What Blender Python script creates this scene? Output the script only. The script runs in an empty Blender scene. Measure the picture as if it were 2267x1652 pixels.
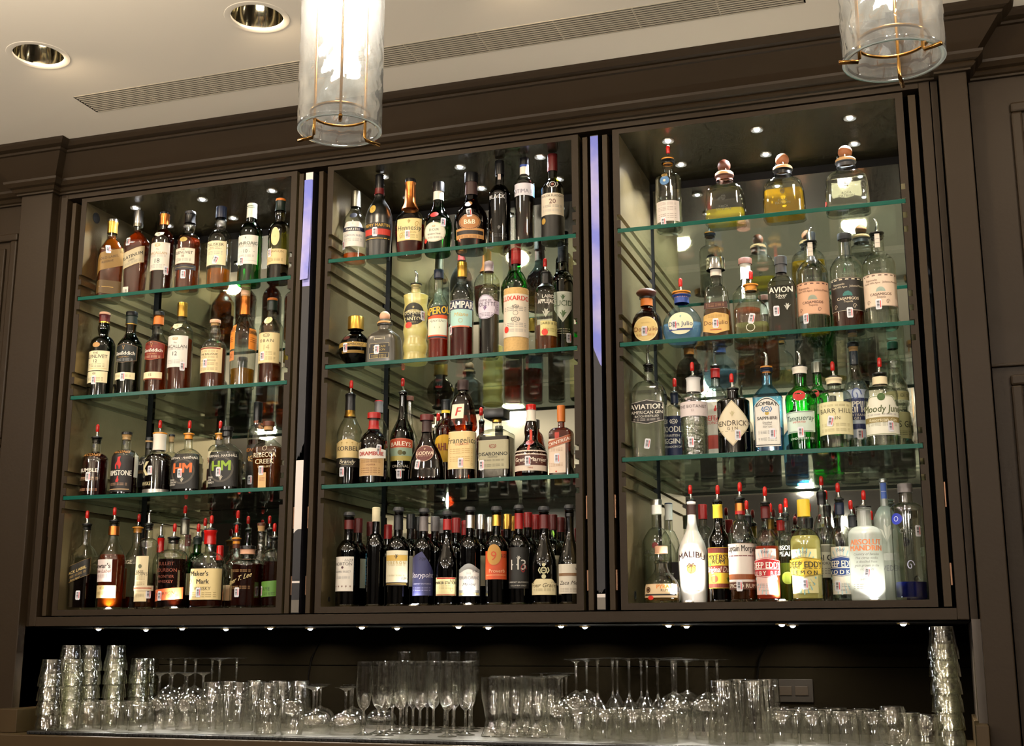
import bpy, bmesh, math, random
from mathutils import Vector, Matrix
random.seed(7)
PI = math.pi
sc = bpy.context.scene
col = sc.collection

# ------------------------------------------------------------ camera
cd = bpy.data.cameras.new('camera'); cam = bpy.data.objects.new('camera', cd); col.objects.link(cam)
sc.camera = cam
cd.sensor_fit = 'HORIZONTAL'; cd.sensor_width = 36.0; cd.lens = 36.0 * 2809.375 / 2267
cd.clip_start = 0.05; cd.clip_end = 60
_r, _u, _f = ((0.948835, 0.315769, -0.00128), (0.067607, -0.199184, 0.977627), (-0.308449, 0.927694, 0.210341))
M = Matrix.Identity(4)
for i in range(3):
    M[i][0] = _r[i]; M[i][1] = _u[i]; M[i][2] = -_f[i]; M[i][3] = (2.91154, -3.64262, 1.23183)[i]
cam.matrix_world = M

# ------------------------------------------------------------ render look
sc.view_settings.view_transform = 'Standard'; sc.view_settings.look = 'None'
sc.view_settings.gamma = 1.0; sc.view_settings.use_curve_mapping = False
sc.view_settings.exposure = 0.0
cy = sc.cycles
cy.max_bounces = 9; cy.diffuse_bounces = 2; cy.glossy_bounces = 4; cy.transmission_bounces = 6
cy.transparent_max_bounces = 32
cy.caustics_reflective = False; cy.caustics_refractive = False
cy.sample_clamp_indirect = 4.0; cy.sample_clamp_direct = 0
cy.use_adaptive_sampling = True; cy.adaptive_threshold = 0.05; cy.adaptive_min_samples = 12; cy.light_sampling_threshold = 0.02
cy.use_denoising = True
try: cy.denoiser = 'OPENIMAGEDENOISE'
except Exception: pass
w = bpy.data.worlds.new('world'); sc.world = w; w.use_nodes = True
w.node_tree.nodes['Background'].inputs[0].default_value = (1.0, .8, .6, 1)
w.node_tree.nodes['Background'].inputs[1].default_value = 0.0

P_WASH = 4.5
P_ROOM = 12
P_PUCK = 4.2
P_UP = 1.0
P_UNDER = 2.6
P_LENS = 60
P_BULB = 60
P_PEND = 18
P_FAR = 40
FLOORP = []
Z0 = 1.33            # height of the display opening's lower edge above the floor
CEIL = Z0 + 1.66
COUNTER = Z0 - 0.372

# ------------------------------------------------------------ materials
def lin(h):
    if isinstance(h, (tuple, list)): return tuple(h[:3])
    h = h.lstrip('#'); c = [int(h[i:i+2], 16) / 255 for i in (0, 2, 4)]
    return tuple(x / 12.92 if x <= .04045 else ((x + .055) / 1.055) ** 2.4 for x in c)
_mc = {}
def newmat(key):
    m = bpy.data.materials.new(key); m.use_nodes = True
    nt = m.node_tree
    for n in list(nt.nodes): nt.nodes.remove(n)
    out = nt.nodes.new('ShaderNodeOutputMaterial')
    return m, nt, out
def paint(h, rough=.5, metal=0.0, bump=0.0, bscale=60, spec=.5, emit=None, var=0.0, vscale=8, sub=0.0, coat=0.0):
    k = ('p', h, rough, metal, bump, bscale, spec, emit, var, vscale, sub, coat)
    if k in _mc: return _mc[k]
    m, nt, out = newmat('paint'); N = nt.nodes; L = nt.links
    b = N.new('ShaderNodeBsdfPrincipled'); c = lin(h)
    b.inputs['Base Color'].default_value = (*c, 1); b.inputs['Roughness'].default_value = rough
    b.inputs['Metallic'].default_value = metal; b.inputs['Specular IOR Level'].default_value = spec
    if coat: b.inputs['Coat Weight'].default_value = coat
    if sub: b.inputs['Subsurface Weight'].default_value = sub
    if emit: b.inputs['Emission Color'].default_value = (*c, 1); b.inputs['Emission Strength'].default_value = emit
    if var or bump:
        tc = N.new('ShaderNodeTexCoord'); nz = N.new('ShaderNodeTexNoise'); nz.inputs['Scale'].default_value = vscale if var else bscale
        nz.inputs['Detail'].default_value = 4
        L.new(tc.outputs['Object'], nz.inputs['Vector'])
        if var:
            mx = N.new('ShaderNodeMix'); mx.data_type = 'RGBA'; mx.inputs[6].default_value = (*[x * (1 - var) for x in c], 1)
            mx.inputs[7].default_value = (*[min(1, x * (1 + var)) for x in c], 1)
            L.new(nz.outputs[0], mx.inputs[0]); L.new(mx.outputs[2], b.inputs['Base Color'])
        if bump:
            nb = N.new('ShaderNodeTexNoise'); nb.inputs['Scale'].default_value = bscale; L.new(tc.outputs['Object'], nb.inputs['Vector'])
            bp = N.new('ShaderNodeBump'); bp.inputs['Strength'].default_value = bump; bp.inputs['Distance'].default_value = .002
            L.new(nb.outputs[0], bp.inputs['Height']); L.new(bp.outputs[0], b.inputs['Normal'])
    L.new(b.outputs[0], out.inputs[0]); _mc[k] = m
    return m
def emission(h, s):
    k = ('e', h, s)
    if k in _mc: return _mc[k]
    m, nt, out = newmat('light_source'); e = nt.nodes.new('ShaderNodeEmission')
    e.inputs[0].default_value = (*lin(h), 1); e.inputs[1].default_value = s
    nt.links.new(e.outputs[0], out.inputs[0]); _mc[k] = m
    return m
def thin(tint, edge=None, rough=.045, bump=0.0, bscale=30, refl=.075, power=4.0, milk=0.0, milkcol='#ffffff', wave=None):
    """thin-walled glass: clear through the middle, mirror-like and denser towards the rim"""
    k = ('t', tint, edge, rough, bump, bscale, refl, power, milk, milkcol, wave)
    if k in _mc: return _mc[k]
    m, nt, out = newmat('glass'); N = nt.nodes; L = nt.links
    t = lin(tint); e = lin(edge) if edge else tuple(x ** 2.2 for x in t)
    lw = N.new('ShaderNodeLayerWeight'); lw.inputs['Blend'].default_value = .5
    pw = N.new('ShaderNodeMath'); pw.operation = 'POWER'; pw.inputs[1].default_value = power; L.new(lw.outputs['Facing'], pw.inputs[0])
    ma = N.new('ShaderNodeMath'); ma.operation = 'MULTIPLY_ADD'; ma.inputs[1].default_value = .8; ma.inputs[2].default_value = refl; ma.use_clamp = True
    L.new(pw.outputs[0], ma.inputs[0])
    mx = N.new('ShaderNodeMix'); mx.data_type = 'RGBA'; mx.inputs[6].default_value = (*t, 1); mx.inputs[7].default_value = (*e, 1)
    p2 = N.new('ShaderNodeMath'); p2.operation = 'POWER'; p2.inputs[1].default_value = 2.5; L.new(lw.outputs['Facing'], p2.inputs[0])
    L.new(p2.outputs[0], mx.inputs[0])
    tr = N.new('ShaderNodeBsdfTransparent'); L.new(mx.outputs[2], tr.inputs[0])
    gl = N.new('ShaderNodeBsdfGlossy'); gl.inputs['Roughness'].default_value = rough; gl.inputs[0].default_value = (1, 1, 1, 1)
    ms = N.new('ShaderNodeMixShader'); L.new(ma.outputs[0], ms.inputs[0])
    base = tr
    if milk:
        df = N.new('ShaderNodeBsdfDiffuse'); df.inputs[0].default_value = (*lin(milkcol), 1)
        tl = N.new('ShaderNodeBsdfTranslucent'); tl.inputs[0].default_value = (*lin(milkcol), 1)
        m1 = N.new('ShaderNodeMixShader'); m1.inputs[0].default_value = .5; L.new(df.outputs[0], m1.inputs[1]); L.new(tl.outputs[0], m1.inputs[2])
        m2 = N.new('ShaderNodeMixShader'); m2.inputs[0].default_value = milk; L.new(tr.outputs[0], m2.inputs[1]); L.new(m1.outputs[0], m2.inputs[2]); base = m2
    L.new(base.outputs[0], ms.inputs[1]); L.new(gl.outputs[0], ms.inputs[2])
    if bump:
        tc = N.new('ShaderNodeTexCoord'); bp = N.new('ShaderNodeBump'); bp.inputs['Strength'].default_value = bump; bp.inputs['Distance'].default_value = .002
        if wave:
            nz = N.new('ShaderNodeTexVoronoi'); nz.feature = 'SMOOTH_F1'; nz.inputs['Scale'].default_value = bscale
        else:
            nz = N.new('ShaderNodeTexNoise'); nz.inputs['Scale'].default_value = bscale; nz.inputs['Detail'].default_value = 1
        L.new(tc.outputs['Object'], nz.inputs['Vector']); L.new(nz.outputs[0], bp.inputs['Height'])
        L.new(bp.outputs[0], gl.inputs['Normal'])
    L.new(ms.outputs[0], out.inputs[0]); _mc[k] = m
    return m
def liquid(h, dens=.5, milk=.25, glow='#ffffff'):
    """a body of tinted drink: lets light through with a tint, bends it, and is a little turbid"""
    k = ('l', h, dens, milk)
    if k in _mc: return _mc[k]
    m, nt, out = newmat('drink'); N = nt.nodes; L = nt.links; c = lin(h); c1 = tuple(x ** .62 for x in c)
    rf = N.new('ShaderNodeBsdfRefraction'); rf.inputs['IOR'].default_value = 1.33; rf.inputs[0].default_value = (*c1, 1); rf.inputs['Roughness'].default_value = .0
    tr = N.new('ShaderNodeBsdfTransparent'); tr.inputs[0].default_value = (*c1, 1)
    m0 = N.new('ShaderNodeMixShader'); m0.inputs[0].default_value = dens; L.new(tr.outputs[0], m0.inputs[1]); L.new(rf.outputs[0], m0.inputs[2])
    df = N.new('ShaderNodeBsdfDiffuse'); df.inputs[0].default_value = (*c, 1)
    tl = N.new('ShaderNodeBsdfTranslucent'); tl.inputs[0].default_value = (*c, 1)
    m1 = N.new('ShaderNodeMixShader'); m1.inputs[0].default_value = .6; L.new(df.outputs[0], m1.inputs[1]); L.new(tl.outputs[0], m1.inputs[2])
    m2 = N.new('ShaderNodeMixShader'); m2.inputs[0].default_value = milk; L.new(m0.outputs[0], m2.inputs[1]); L.new(m1.outputs[0], m2.inputs[2])
    gl = N.new('ShaderNodeBsdfGlossy'); gl.inputs['Roughness'].default_value = .04
    m3 = N.new('ShaderNodeMixShader'); m3.inputs[0].default_value = .06; L.new(m2.outputs[0], m3.inputs[1]); L.new(gl.outputs[0], m3.inputs[2])
    L.new(m3.outputs[0], out.inputs[0]); _mc[k] = m
    return m

# ------------------------------------------------------------ mesh helpers
def obj(name, bm, mats, parent=None, smooth=False, auto=None):
    me = bpy.data.meshes.new(name)
    bmesh.ops.recalc_face_normals(bm, faces=bm.faces[:]) if auto else None
    bm.to_mesh(me); bm.free()
    if not isinstance(mats, (list, tuple)): mats = [mats]
    for m in mats: me.materials.append(m)
    if smooth:
        for p in me.polygons: p.use_smooth = True
        if smooth != 'all':
            me.set_sharp_from_angle(angle=math.radians(38))
    o = bpy.data.objects.new(name, me); col.objects.link(o)
    if parent: o.parent = parent
    return o
def tag(o, label=None, cat=None, group=None, kind=None):
    if label: o['label'] = label
    if cat: o['category'] = cat
    if group: o['group'] = group
    if kind: o['kind'] = kind
    return o
def empty(name, loc, rz=0):
    o = bpy.data.objects.new(name, None); col.objects.link(o); o.location = loc; o.rotation_euler = (0, 0, rz); o.empty_display_size = .02
    return o
def box(bm, x0, x1, y0, y1, z0, z1, mi=0, bev=0):
    r = bmesh.ops.create_cube(bm, size=1)
    for v in r['verts']:
        v.co = Vector(((x0 + x1) / 2 + v.co.x * (x1 - x0), (y0 + y1) / 2 + v.co.y * (y1 - y0), (z0 + z1) / 2 + v.co.z * (z1 - z0)))
    fs = {f for v in r['verts'] for f in v.link_faces}
    for f in fs: f.material_index = mi
    if bev:
        es = {e for f in fs for e in f.edges}
        bmesh.ops.bevel(bm, geom=list(es), offset=bev, segments=2, affect='EDGES', profile=.5)
def lathe(bm, prof, seg=32, c=(0, 0, 0), mi=0, close=True):
    rings = []
    for r, z in prof:
        if r < 1e-5: rings.append([bm.verts.new((c[0], c[1], c[2] + z))])
        else: rings.append([bm.verts.new((c[0] + r * math.cos(2 * PI * i / seg), c[1] + r * math.sin(2 * PI * i / seg), c[2] + z)) for i in range(seg)])
    for a, b in zip(rings, rings[1:]):
        for i in range(seg):
            j = (i + 1) % seg
            vs = [a[i % len(a)], a[j % len(a)], b[j % len(b)], b[i % len(b)]]
            vs = list(dict.fromkeys(vs))
            if len(vs) > 2:
                try: bm.faces.new(vs).material_index = mi
                except ValueError: pass
    return rings
def tube(bm, pts, r, seg=8, mi=0, closed=False):
    pts = [Vector(p) for p in pts]; rings = []
    n = len(pts)
    for i, p in enumerate(pts):
        a = pts[(i - 1) % n] if (i > 0 or closed) else p; b = pts[(i + 1) % n] if (i < n - 1 or closed) else p
        t = (b - a).normalized(); up = Vector((0, 0, 1)) if abs(t.z) < .9 else Vector((1, 0, 0))
        s = t.cross(up).normalized(); q = s.cross(t)
        rr = r[i] if isinstance(r, (list, tuple)) else r
        rings.append([bm.verts.new(p + (s * math.cos(2 * PI * k / seg) + q * math.sin(2 * PI * k / seg)) * rr) for k in range(seg)])
    m = n if closed else n - 1
    for i in range(m):
        A = rings[i]; B = rings[(i + 1) % n]
        for k in range(seg):
            f = bm.faces.new([A[k], A[(k + 1) % seg], B[(k + 1) % seg], B[k]]); f.material_index = mi
    if not closed:
        bm.faces.new(rings[0][::-1]).material_index = mi; bm.faces.new(rings[-1]).material_index = mi
def sweep(bm, prof, path, mi=0):
    """prof: (outward, z) points; path: plan points; outward is to the right-hand side of travel (-Y when going +X)"""
    P = [Vector((x, y)) for x, y in path]; n = len(P); rings = []
    nrm = []
    for a, b in zip(P, P[1:]):
        d = (b - a).normalized(); nrm.append(Vector((d.y, -d.x)))
    for i in range(n):
        if i == 0: m = nrm[0]
        elif i == n - 1: m = nrm[-1]
        else:
            m = (nrm[i - 1] + nrm[i]); m = m / max(1e-6, m.dot(nrm[i]))
        rings.append([bm.verts.new((P[i].x + m.x * o, P[i].y + m.y * o, z)) for o, z in prof])
    for A, B in zip(rings, rings[1:]):
        for k in range(len(prof) - 1):
            bm.faces.new([A[k], B[k], B[k + 1], A[k + 1]]).material_index = mi

# ------------------------------------------------------------ writing
_tc = {}
def text_shape(s, bold=0.0, shear=0.0, track=1.0):
    k = (s, bold, shear, track)
    if k in _tc: return _tc[k]
    cu = bpy.data.curves.new('t', 'FONT'); cu.body = s; cu.align_x = 'CENTER'; cu.size = 1.0; cu.resolution_u = 2
    cu.shear = shear; cu.space_character = track
    o = bpy.data.objects.new('t', cu); col.objects.link(o)
    dg = bpy.context.evaluated_depsgraph_get(); me = o.evaluated_get(dg).to_mesh()
    vs = [(v.co.x, v.co.y) for v in me.vertices]; fs = [tuple(p.vertices) for p in me.polygons]
    o.evaluated_get(dg).to_mesh_clear(); bpy.data.objects.remove(o); bpy.data.curves.remove(cu)
    if bold > .011 and vs:      # heavier strokes: the same outlines laid side by side
        n0 = len(vs); b = bold * 1.1; base = list(vs); bf = list(fs); vs = []; fs = []
        for q in (-1, 0, 1):
            k = len(vs); vs += [(x + q * b, y) for x, y in base]; fs += [tuple(i + k for i in f) for f in bf]
    if vs:
        ys = [v[1] for v in vs]; y0, y1 = min(ys), max(ys); h = .72
        vs = [(x, (y - .36)) for x, y in vs]
        wd = max(v[0] for v in vs) - min(v[0] for v in vs)
    else: wd = 1
    _tc[k] = (vs, fs, wd); return _tc[k]

# ------------------------------------------------------------ bottles
def sect(th, n):
    c, s = math.cos(th), math.sin(th)
    if n == 2: return c, s
    return math.copysign(abs(c) ** (2 / n), c), math.copysign(abs(s) ** (2 / n), s)
class Surf:
    """outer surface of a bottle: profile radius by height, superellipse in plan"""
    def __init__(s, prof, H, R, n, dr):
        s.p = prof; s.H = H; s.R = R; s.n = n; s.dr = dr
        N = 240; s.th = [-PI / 2 + 2 * PI * i / N for i in range(-N // 2, N // 2 + 1)]
        pts = [(sect(t, n)[0], sect(t, n)[1] * dr) for t in s.th]
        L = [0]
        for a, b in zip(pts, pts[1:]): L.append(L[-1] + math.hypot(b[0] - a[0], b[1] - a[1]))
        mid = L[N // 2]; s.L = [x - mid for x in L]
    def r(s, z):
        f = z / s.H; p = s.p
        if f <= p[0][0]: return p[0][1]
        for (a, ra), (b, rb) in zip(p, p[1:]):
            if f <= b: return ra + (rb - ra) * (f - a) / max(1e-9, b - a)
        return p[-1][1]
    def nn(s, rr):   # neck turns round
        return s.n if rr > .62 else (2 if rr < .45 else 2 + (s.n - 2) * (rr - .45) / .17)
    def pt(s, arc, z, off=.0005):
        rr = s.r(z); u = arc / (s.R * rr)
        L = s.L; lo, hi = 0, len(L) - 1
        u = max(L[0], min(L[-1], u))
        while hi - lo > 1:
            m = (lo + hi) // 2
            if L[m] <= u: lo = m
            else: hi = m
        k = (u - L[lo]) / max(1e-9, L[hi] - L[lo]); n = s.nn(rr)
        a, b = sect(s.th[lo], n), sect(s.th[hi], n)      # along the chord, so flat faces stay flat
        x, y = (a[0] + (b[0] - a[0]) * k) * s.R * rr, (a[1] + (b[1] - a[1]) * k) * s.R * rr * s.dr
        l = math.hypot(x, y) or 1
        return Vector((x * (1 + off / l), y * (1 + off / l), z))
def skin(surf, zs, shrink=0.0, seg=36, capb=True, capt=False, zoff=0.0):
    bm = bmesh.new(); rings = []
    for z in zs:
        rr = surf.r(z); n = surf.nn(rr); ring = []
        for i in range(seg):
            c, q = sect(2 * PI * (i + .5) / seg, n); x, y = c * surf.R * rr, q * surf.R * rr * surf.dr
            l = math.hypot(x, y) or 1; k = max(.05, 1 - shrink / l)
            ring.append(bm.verts.new((x * k, y * k, z + zoff)))
        rings.append(ring)
    for A, B in zip(rings, rings[1:]):
        for i in range(seg):
            j = (i + 1) % seg; bm.faces.new([A[i], A[j], B[j], B[i]])
    if capb: bm.faces.new(rings[0][::-1])
    if capt: bm.faces.new(rings[-1])
    return bm
def profile(zb, zn, nr, style, base=.97, taper=1.0, bulge=None, lip=None):
    p = [(0, base * taper - .06), (.006, base * taper - .015), (.02, taper)]
    m = 10
    if taper != 1.0: p += [(zb * .5, (1 + taper) / 2)]
    for i in range(m + 1):
        t = i / m; z = zb + (zn - zb) * t
        if style == 'o': k = (1 - t ** 2.2) ** .62 if t < 1 else 0
        elif style == 'c': k = .5 + .5 * math.cos(PI * t)
        elif style == 'h': k = .55 * ((1 - t ** 2.5) ** .5) + .45 * (.5 + .5 * math.cos(PI * t))
        elif style == 'f': k = (1 - t ** 4) ** .8 if t < 1 else 0
        else: k = 1 - t
        p.append((z, nr + (1 - nr) * k))
    q = [z for z in (zn + (1 - zn) * i / 10 for i in range(1, 10))]
    for z in q: p.append((z, nr * (1 - .06 * (z - zn) / (1 - zn))))
    if bulge:
        zc, wd, am = bulge
        p = [(z, r + am * math.exp(-((z - zc) / wd) ** 2)) if z >= zb else (z, r) for z, r in p]
    l = lip if lip is not None else nr * 1.12
    p += [(.965, nr * .95), (.972, l), (.995, l), (1, l * .9)]
    return sorted(p)
PROF = {
 'scotch': lambda: (profile(.66, .80, .40, 'h'), 2, 1),
 'scotchbulb': lambda: (profile(.60, .74, .38, 'o', bulge=(.83, .05, .12)), 2, 1),
 'tallneck': lambda: (profile(.56, .82, .36, 'c', taper=.93), 2, 1),
 'wine': lambda: (profile(.62, .745, .39, 'h'), 2, 1),
 'burgundy': lambda: (profile(.42, .76, .37, 'c'), 2, 1),
 'round': lambda: (profile(.72, .84, .40, 'o'), 2, 1),
 'roundlong': lambda: (profile(.60, .74, .36, 'h'), 2, 1),
 'vodka': lambda: (profile(.70, .80, .42, 'o'), 2, 1),
 'slim': lambda: (profile(.60, .78, .42, 'c'), 2, 1),
 'squat': lambda: (profile(.58, .80, .30, 'o', lip=.34), 2, 1),
 'squatwide': lambda: (profile(.56, .76, .29, 'h', lip=.33), 3, .72),
 'square': lambda: (profile(.62, .77, .40, 's'), 7, 1),
 'squarer': lambda: (profile(.66, .76, .42, 'h'), 6, 1),
 'flatsq': lambda: (profile(.66, .80, .40, 'h'), 6, .62),
 'platinum': lambda: (profile(.66, .78, .36, 's', taper=.86), 4, .8),
 'patron': lambda: ([(0, .93), (.02, 1), (.3, .985), (.54, .94), (.61, .89), (.67, .76), (.73, .54), (.77, .42), (.86, .39), (.88, .47), (.93, .47), (.95, .39), (1, .39)], 5, .72),
 'balc': lambda: (profile(.60, .75, .36, 'o', lip=.40), 2, 1),
 'tx': lambda: (profile(.54, .69, .42, 'o', lip=.44), 2, 1),
 'sphere': lambda: ([(0, .50), (.02, .58), (.06, .60), (.09, .52), (.12, .60), (.2, .82), (.3, .95), (.4, 1), (.5, .98), (.6, .88), (.68, .72), (.75, .5), (.79, .36), (.84, .32), (.9, .32), (.95, .34), (1, .3)], 2, 1),
 'pyrat': lambda: ([(0, .85), (.02, .92), (.08, 1), (.18, 1), (.28, .97), (.4, .86), (.5, .66), (.58, .46), (.66, .36), (.72, .34), (.75, .33), (.76, .40), (.8, .40), (.82, .33), (.95, .3), (.97, .35), (1, .33)], 2, .9),
 'cognac': lambda: ([(0, .7), (.02, .76), (.15, .84), (.35, .97), (.45, 1), (.52, .99), (.58, .93), (.63, .80), (.68, .6), (.72, .45), (.78, .36), (.85, .32), (.97, .30), (.98, .34), (1, .32)], 2, .7),
 'hennessy': lambda: ([(0, .78), (.02, .82), (.15, .9), (.33, .99), (.42, 1), (.49, .95), (.55, .82), (.6, .62), (.64, .44), (.68, .34), (.75, .30), (.97, .28), (.98, .32), (1, .3)], 2, .72),
 'dom': lambda: ([(0, .84), (.02, .9), (.2, .96), (.35, 1), (.45, .97), (.52, .86), (.58, .68), (.63, .5), (.68, .40), (.74, .34), (.82, .32), (.97, .30), (.98, .35), (1, .33)], 2, 1),
 'godiva': lambda: ([(0, .92), (.02, .98), (.08, 1), (.22, .98), (.35, .9), (.46, .76), (.56, .58), (.64, .42), (.70, .32), (.76, .27), (.82, .24), (.97, .24), (.98, .28), (1, .26)], 2, .6),
 'marnier': lambda: ([(0, .9), (.02, .97), (.06, 1), (.25, 1), (.34, .97), (.41, .86), (.46, .68), (.49, .5), (.53, .40), (.58, .38), (.64, .41), (.70, .40), (.78, .30), (.85, .26), (.97, .25), (.98, .29), (1, .27)], 2, 1),
 'drambuie': lambda: ([(0, .90), (.02, .97), (.3, .97), (.5, 1), (.58, 1), (.64, .96), (.70, .84), (.75, .66), (.79, .46), (.83, .36), (.88, .34), (.97, .33), (.98, .38), (1, .36)], 2, 1),
 'frangelico': lambda: ([(0, .92), (.02, .98), (.3, .97), (.50, .93), (.515, .84), (.53, .93), (.56, 1), (.60, .98), (.70, .88), (.80, .74), (.87, .58), (.90, .38), (.93, .33), (.99, .32), (1, .3)], 3, .85),
 'baileys': lambda: ([(0, .82), (.02, .88), (.2, .94), (.42, 1), (.5, .98), (.58, .85), (.65, .62), (.71, .42), (.77, .33), (.85, .29), (.97, .28), (.98, .32), (1, .3)], 2, 1),
 'canton': lambda: ([(0, .86), (.01, .92), (.03, 1), (.06, .97), (.125, .88), (.19, .97), (.215, 1), (.24, .97), (.31, .88), (.38, .97), (.41, 1), (.44, .97), (.52, .88), (.60, .97), (.63, 1), (.66, .97), (.74, .90), (.82, .97), (.855, 1), (.87, .8), (.88, .42), (.90, .38), (.97, .37), (.98, .42), (1, .4)], 2, 1),
 'maker': lambda: (profile(.46, .72, .30, 'o', lip=.33), 3.2, .8),
 'cutround': lambda: ([(0, .5), (.02, .55), (.1, .8), (.25, .98), (.35, 1), (.48, .92), (.58, .72), (.66, .45), (.70, .34), (.8, .3), (.97, .3), (.98, .35), (1, .33)], 2, .8),
 'juliotall': lambda: ([(0, .88), (.02, .97), (.05, 1), (.3, .92), (.55, .82), (.66, .76), (.70, .68), (.73, .50), (.76, .38), (.9, .36), (.97, .36), (.98, .4), (1, .38)], 5, .9),
 'julioround': lambda: ([(0, .5), (.015, .56), (.06, .72), (.16, .91), (.28, 1), (.40, 1), (.52, .92), (.62, .76), (.70, .54), (.75, .38), (.8, .33), (.92, .32), (.94, .42), (.98, .42), (1, .36)], 2, .62),
 'julioflat': lambda: ([(0, .93), (.02, 1), (.3, 1), (.44, .96), (.56, .86), (.64, .70), (.70, .48), (.74, .36), (.8, .34), (.95, .34), (.97, .4), (1, .38)], 3, .7),
 'captain': lambda: (profile(.60, .80, .36, 'h', bulge=(.585, .01, .03)), 2, 1),
 'cointreau': lambda: (profile(.64, .74, .30, 'o', lip=.32), 7, .8),
 'disaronno': lambda: (profile(.72, .82, .30, 'h', lip=.32), 8, .8),
 'bombay': lambda: (profile(.66, .80, .36, 's', taper=.95), 5, .8),
 'tanq': lambda: ([(0, .80), (.02, .86), (.3, .92), (.58, 1), (.62, 1), (.66, .96), (.70, .86), (.73, .66), (.76, .48), (.80, .40), (.97, .38), (.98, .43), (1, .4)], 2, 1),
 'hendricks': lambda: (profile(.80, .86, .36, 'o', lip=.38), 2, 1),
 'aviation': lambda: (profile(.66, .84, .30, 'o', lip=.33), 8, .8),
 'fords': lambda: ([(0, .9), (.02, 1), (.36, 1), (.38, .9), (.42, .9), (.44, 1), (.56, 1), (.58, .94), (.62, .92), (.66, .78), (.70, .6), (.73, .52), (.8, .5), (.86, .52), (.90, .42), (.97, .38), (1, .38)], 2, 1),
 'belvedere': lambda: (profile(.66, .78, .34, 'h'), 2, 1),
 'ciroc': lambda: (profile(.80, .86, .42, 'o'), 2, 1),
 'jug': lambda: (profile(.5, .72, .28, 'o', lip=.32), 2, .75),
 'triangle': lambda: ([(0, .80), (.02, .86), (.3, .93), (.55, 1), (.62, .98), (.70, .78), (.76, .5), (.8, .36), (.86, .3), (.97, .3), (1, .3)], 4, .6),
 'lucid': lambda: (profile(.66, .79, .40, 'o'), 2, 1),
 'remy': lambda: ([(0, .80), (.02, .86), (.2, .92), (.42, 1), (.52, .97), (.60, .84), (.66, .66), (.71, .46), (.76, .34), (.82, .29), (.97, .28), (1, .28)], 2, .85),
}
GL = {
 'clear': ('#f3f6f1', '#6f7d74'), 'green': ('#2f9a4a', '#0a4018'), 'dgreen': ('#1f5c2c', '#06200c'), 'olive': ('#8a8a2c', '#38380a'),
 'brown': ('#6a3416', '#1a0a04'), 'wineglass': ('#243014', '#0a0f06'), 'wineblack': ('#14160f', '#050505'),
 'blue': ('#9ed8f4', '#2c86b8'), 'black': ('#060606', '#030303'), 'smoke': ('#dcdcd8', '#8a8a84'), 'tanq': ('#3fcf5c', '#0c6a22'), 'lightblue': ('#e4f2f8', '#8cb4c8'),
 'amberglass': ('#a85a14', '#3c1a04'),
}
def glass_mat(g):
    if g == 'frost': return thin('#e8ece6', '#b8c0b8', rough=.25, milk=.55, milkcol='#e6eae2')
    if g == 'frostgreen': return thin('#0e2410', '#040a04', rough=.3, milk=.25, milkcol='#141a0c')
    if g == 'greydim': return thin('#6a665a', '#3a382f', rough=.3, milk=.72, milkcol='#5c574b')
    if g == 'white': return paint('#f2f0ea', .25, coat=.3)
    if g == 'cream': return thin('#fff6d0', '#c8b878', rough=.3, milk=.75, milkcol='#e6d78a')
    if g == 'wicker': return thin('#3fcf5c', '#0c6a22')
    if g == 'cut': return thin('#f3f6f1', '#6f7d74', bump=1.0, bscale=110, wave=True, refl=.12)
    if g == 'ciroc': return thin('#f3f6f1', '#6f7d74')
    a, b = GL[g]; return thin(a, b, bump=.04 if g in ('clear', 'green', 'tanq') else 0, bscale=25)
CAPM = {
 'gold': ('#c9a04a', .3, 1), 'copper': ('#c8783c', .3, 1), 'silver': ('#c8c8c8', .28, 1), 'dgold': ('#8a6a30', .35, 1), 'pewter': ('#8a887c', .35, 1), 'chrome': ('#dedede', .12, 1),
 'black': ('#0c0c0e', .35, 0), 'navy': ('#16213a', .4, 0), 'white': ('#e2dccf', .45, 0), 'red': ('#a01818', .35, 0), 'dred': ('#5c1414', .4, 0), 'orange': ('#d0742a', .45, 0),
 'cork': ('#c49a68', .8, 0), 'wood': ('#9a5e38', .6, 0), 'dwood': ('#5a2c18', .5, 0), 'pinkwood': ('#dba98a', .6, 0), 'yellow': ('#f0cc3a', .45, 0), 'green': ('#14503a', .4, 0), 'dgreen': ('#16241e', .4, 0),
 'grey': ('#787272', .45, .2), 'brown': ('#3a2420', .5, 0), 'cream': ('#e6d8b4', .6, 0), 'wax': ('#b41410', .2, 0), 'blue': ('#2c4a9a', .45, 0), 'marble': ('#dcdad8', .4, 0),
 'amberrub': ('#e0922a', .4, 0), 'lilac': ('#b8a8ac', .4, 0), 'slate': ('#3c3c40', .45, 0),
}
def capmat(c): h, r, m = CAPM[c]; return paint(h, r, m)

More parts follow.
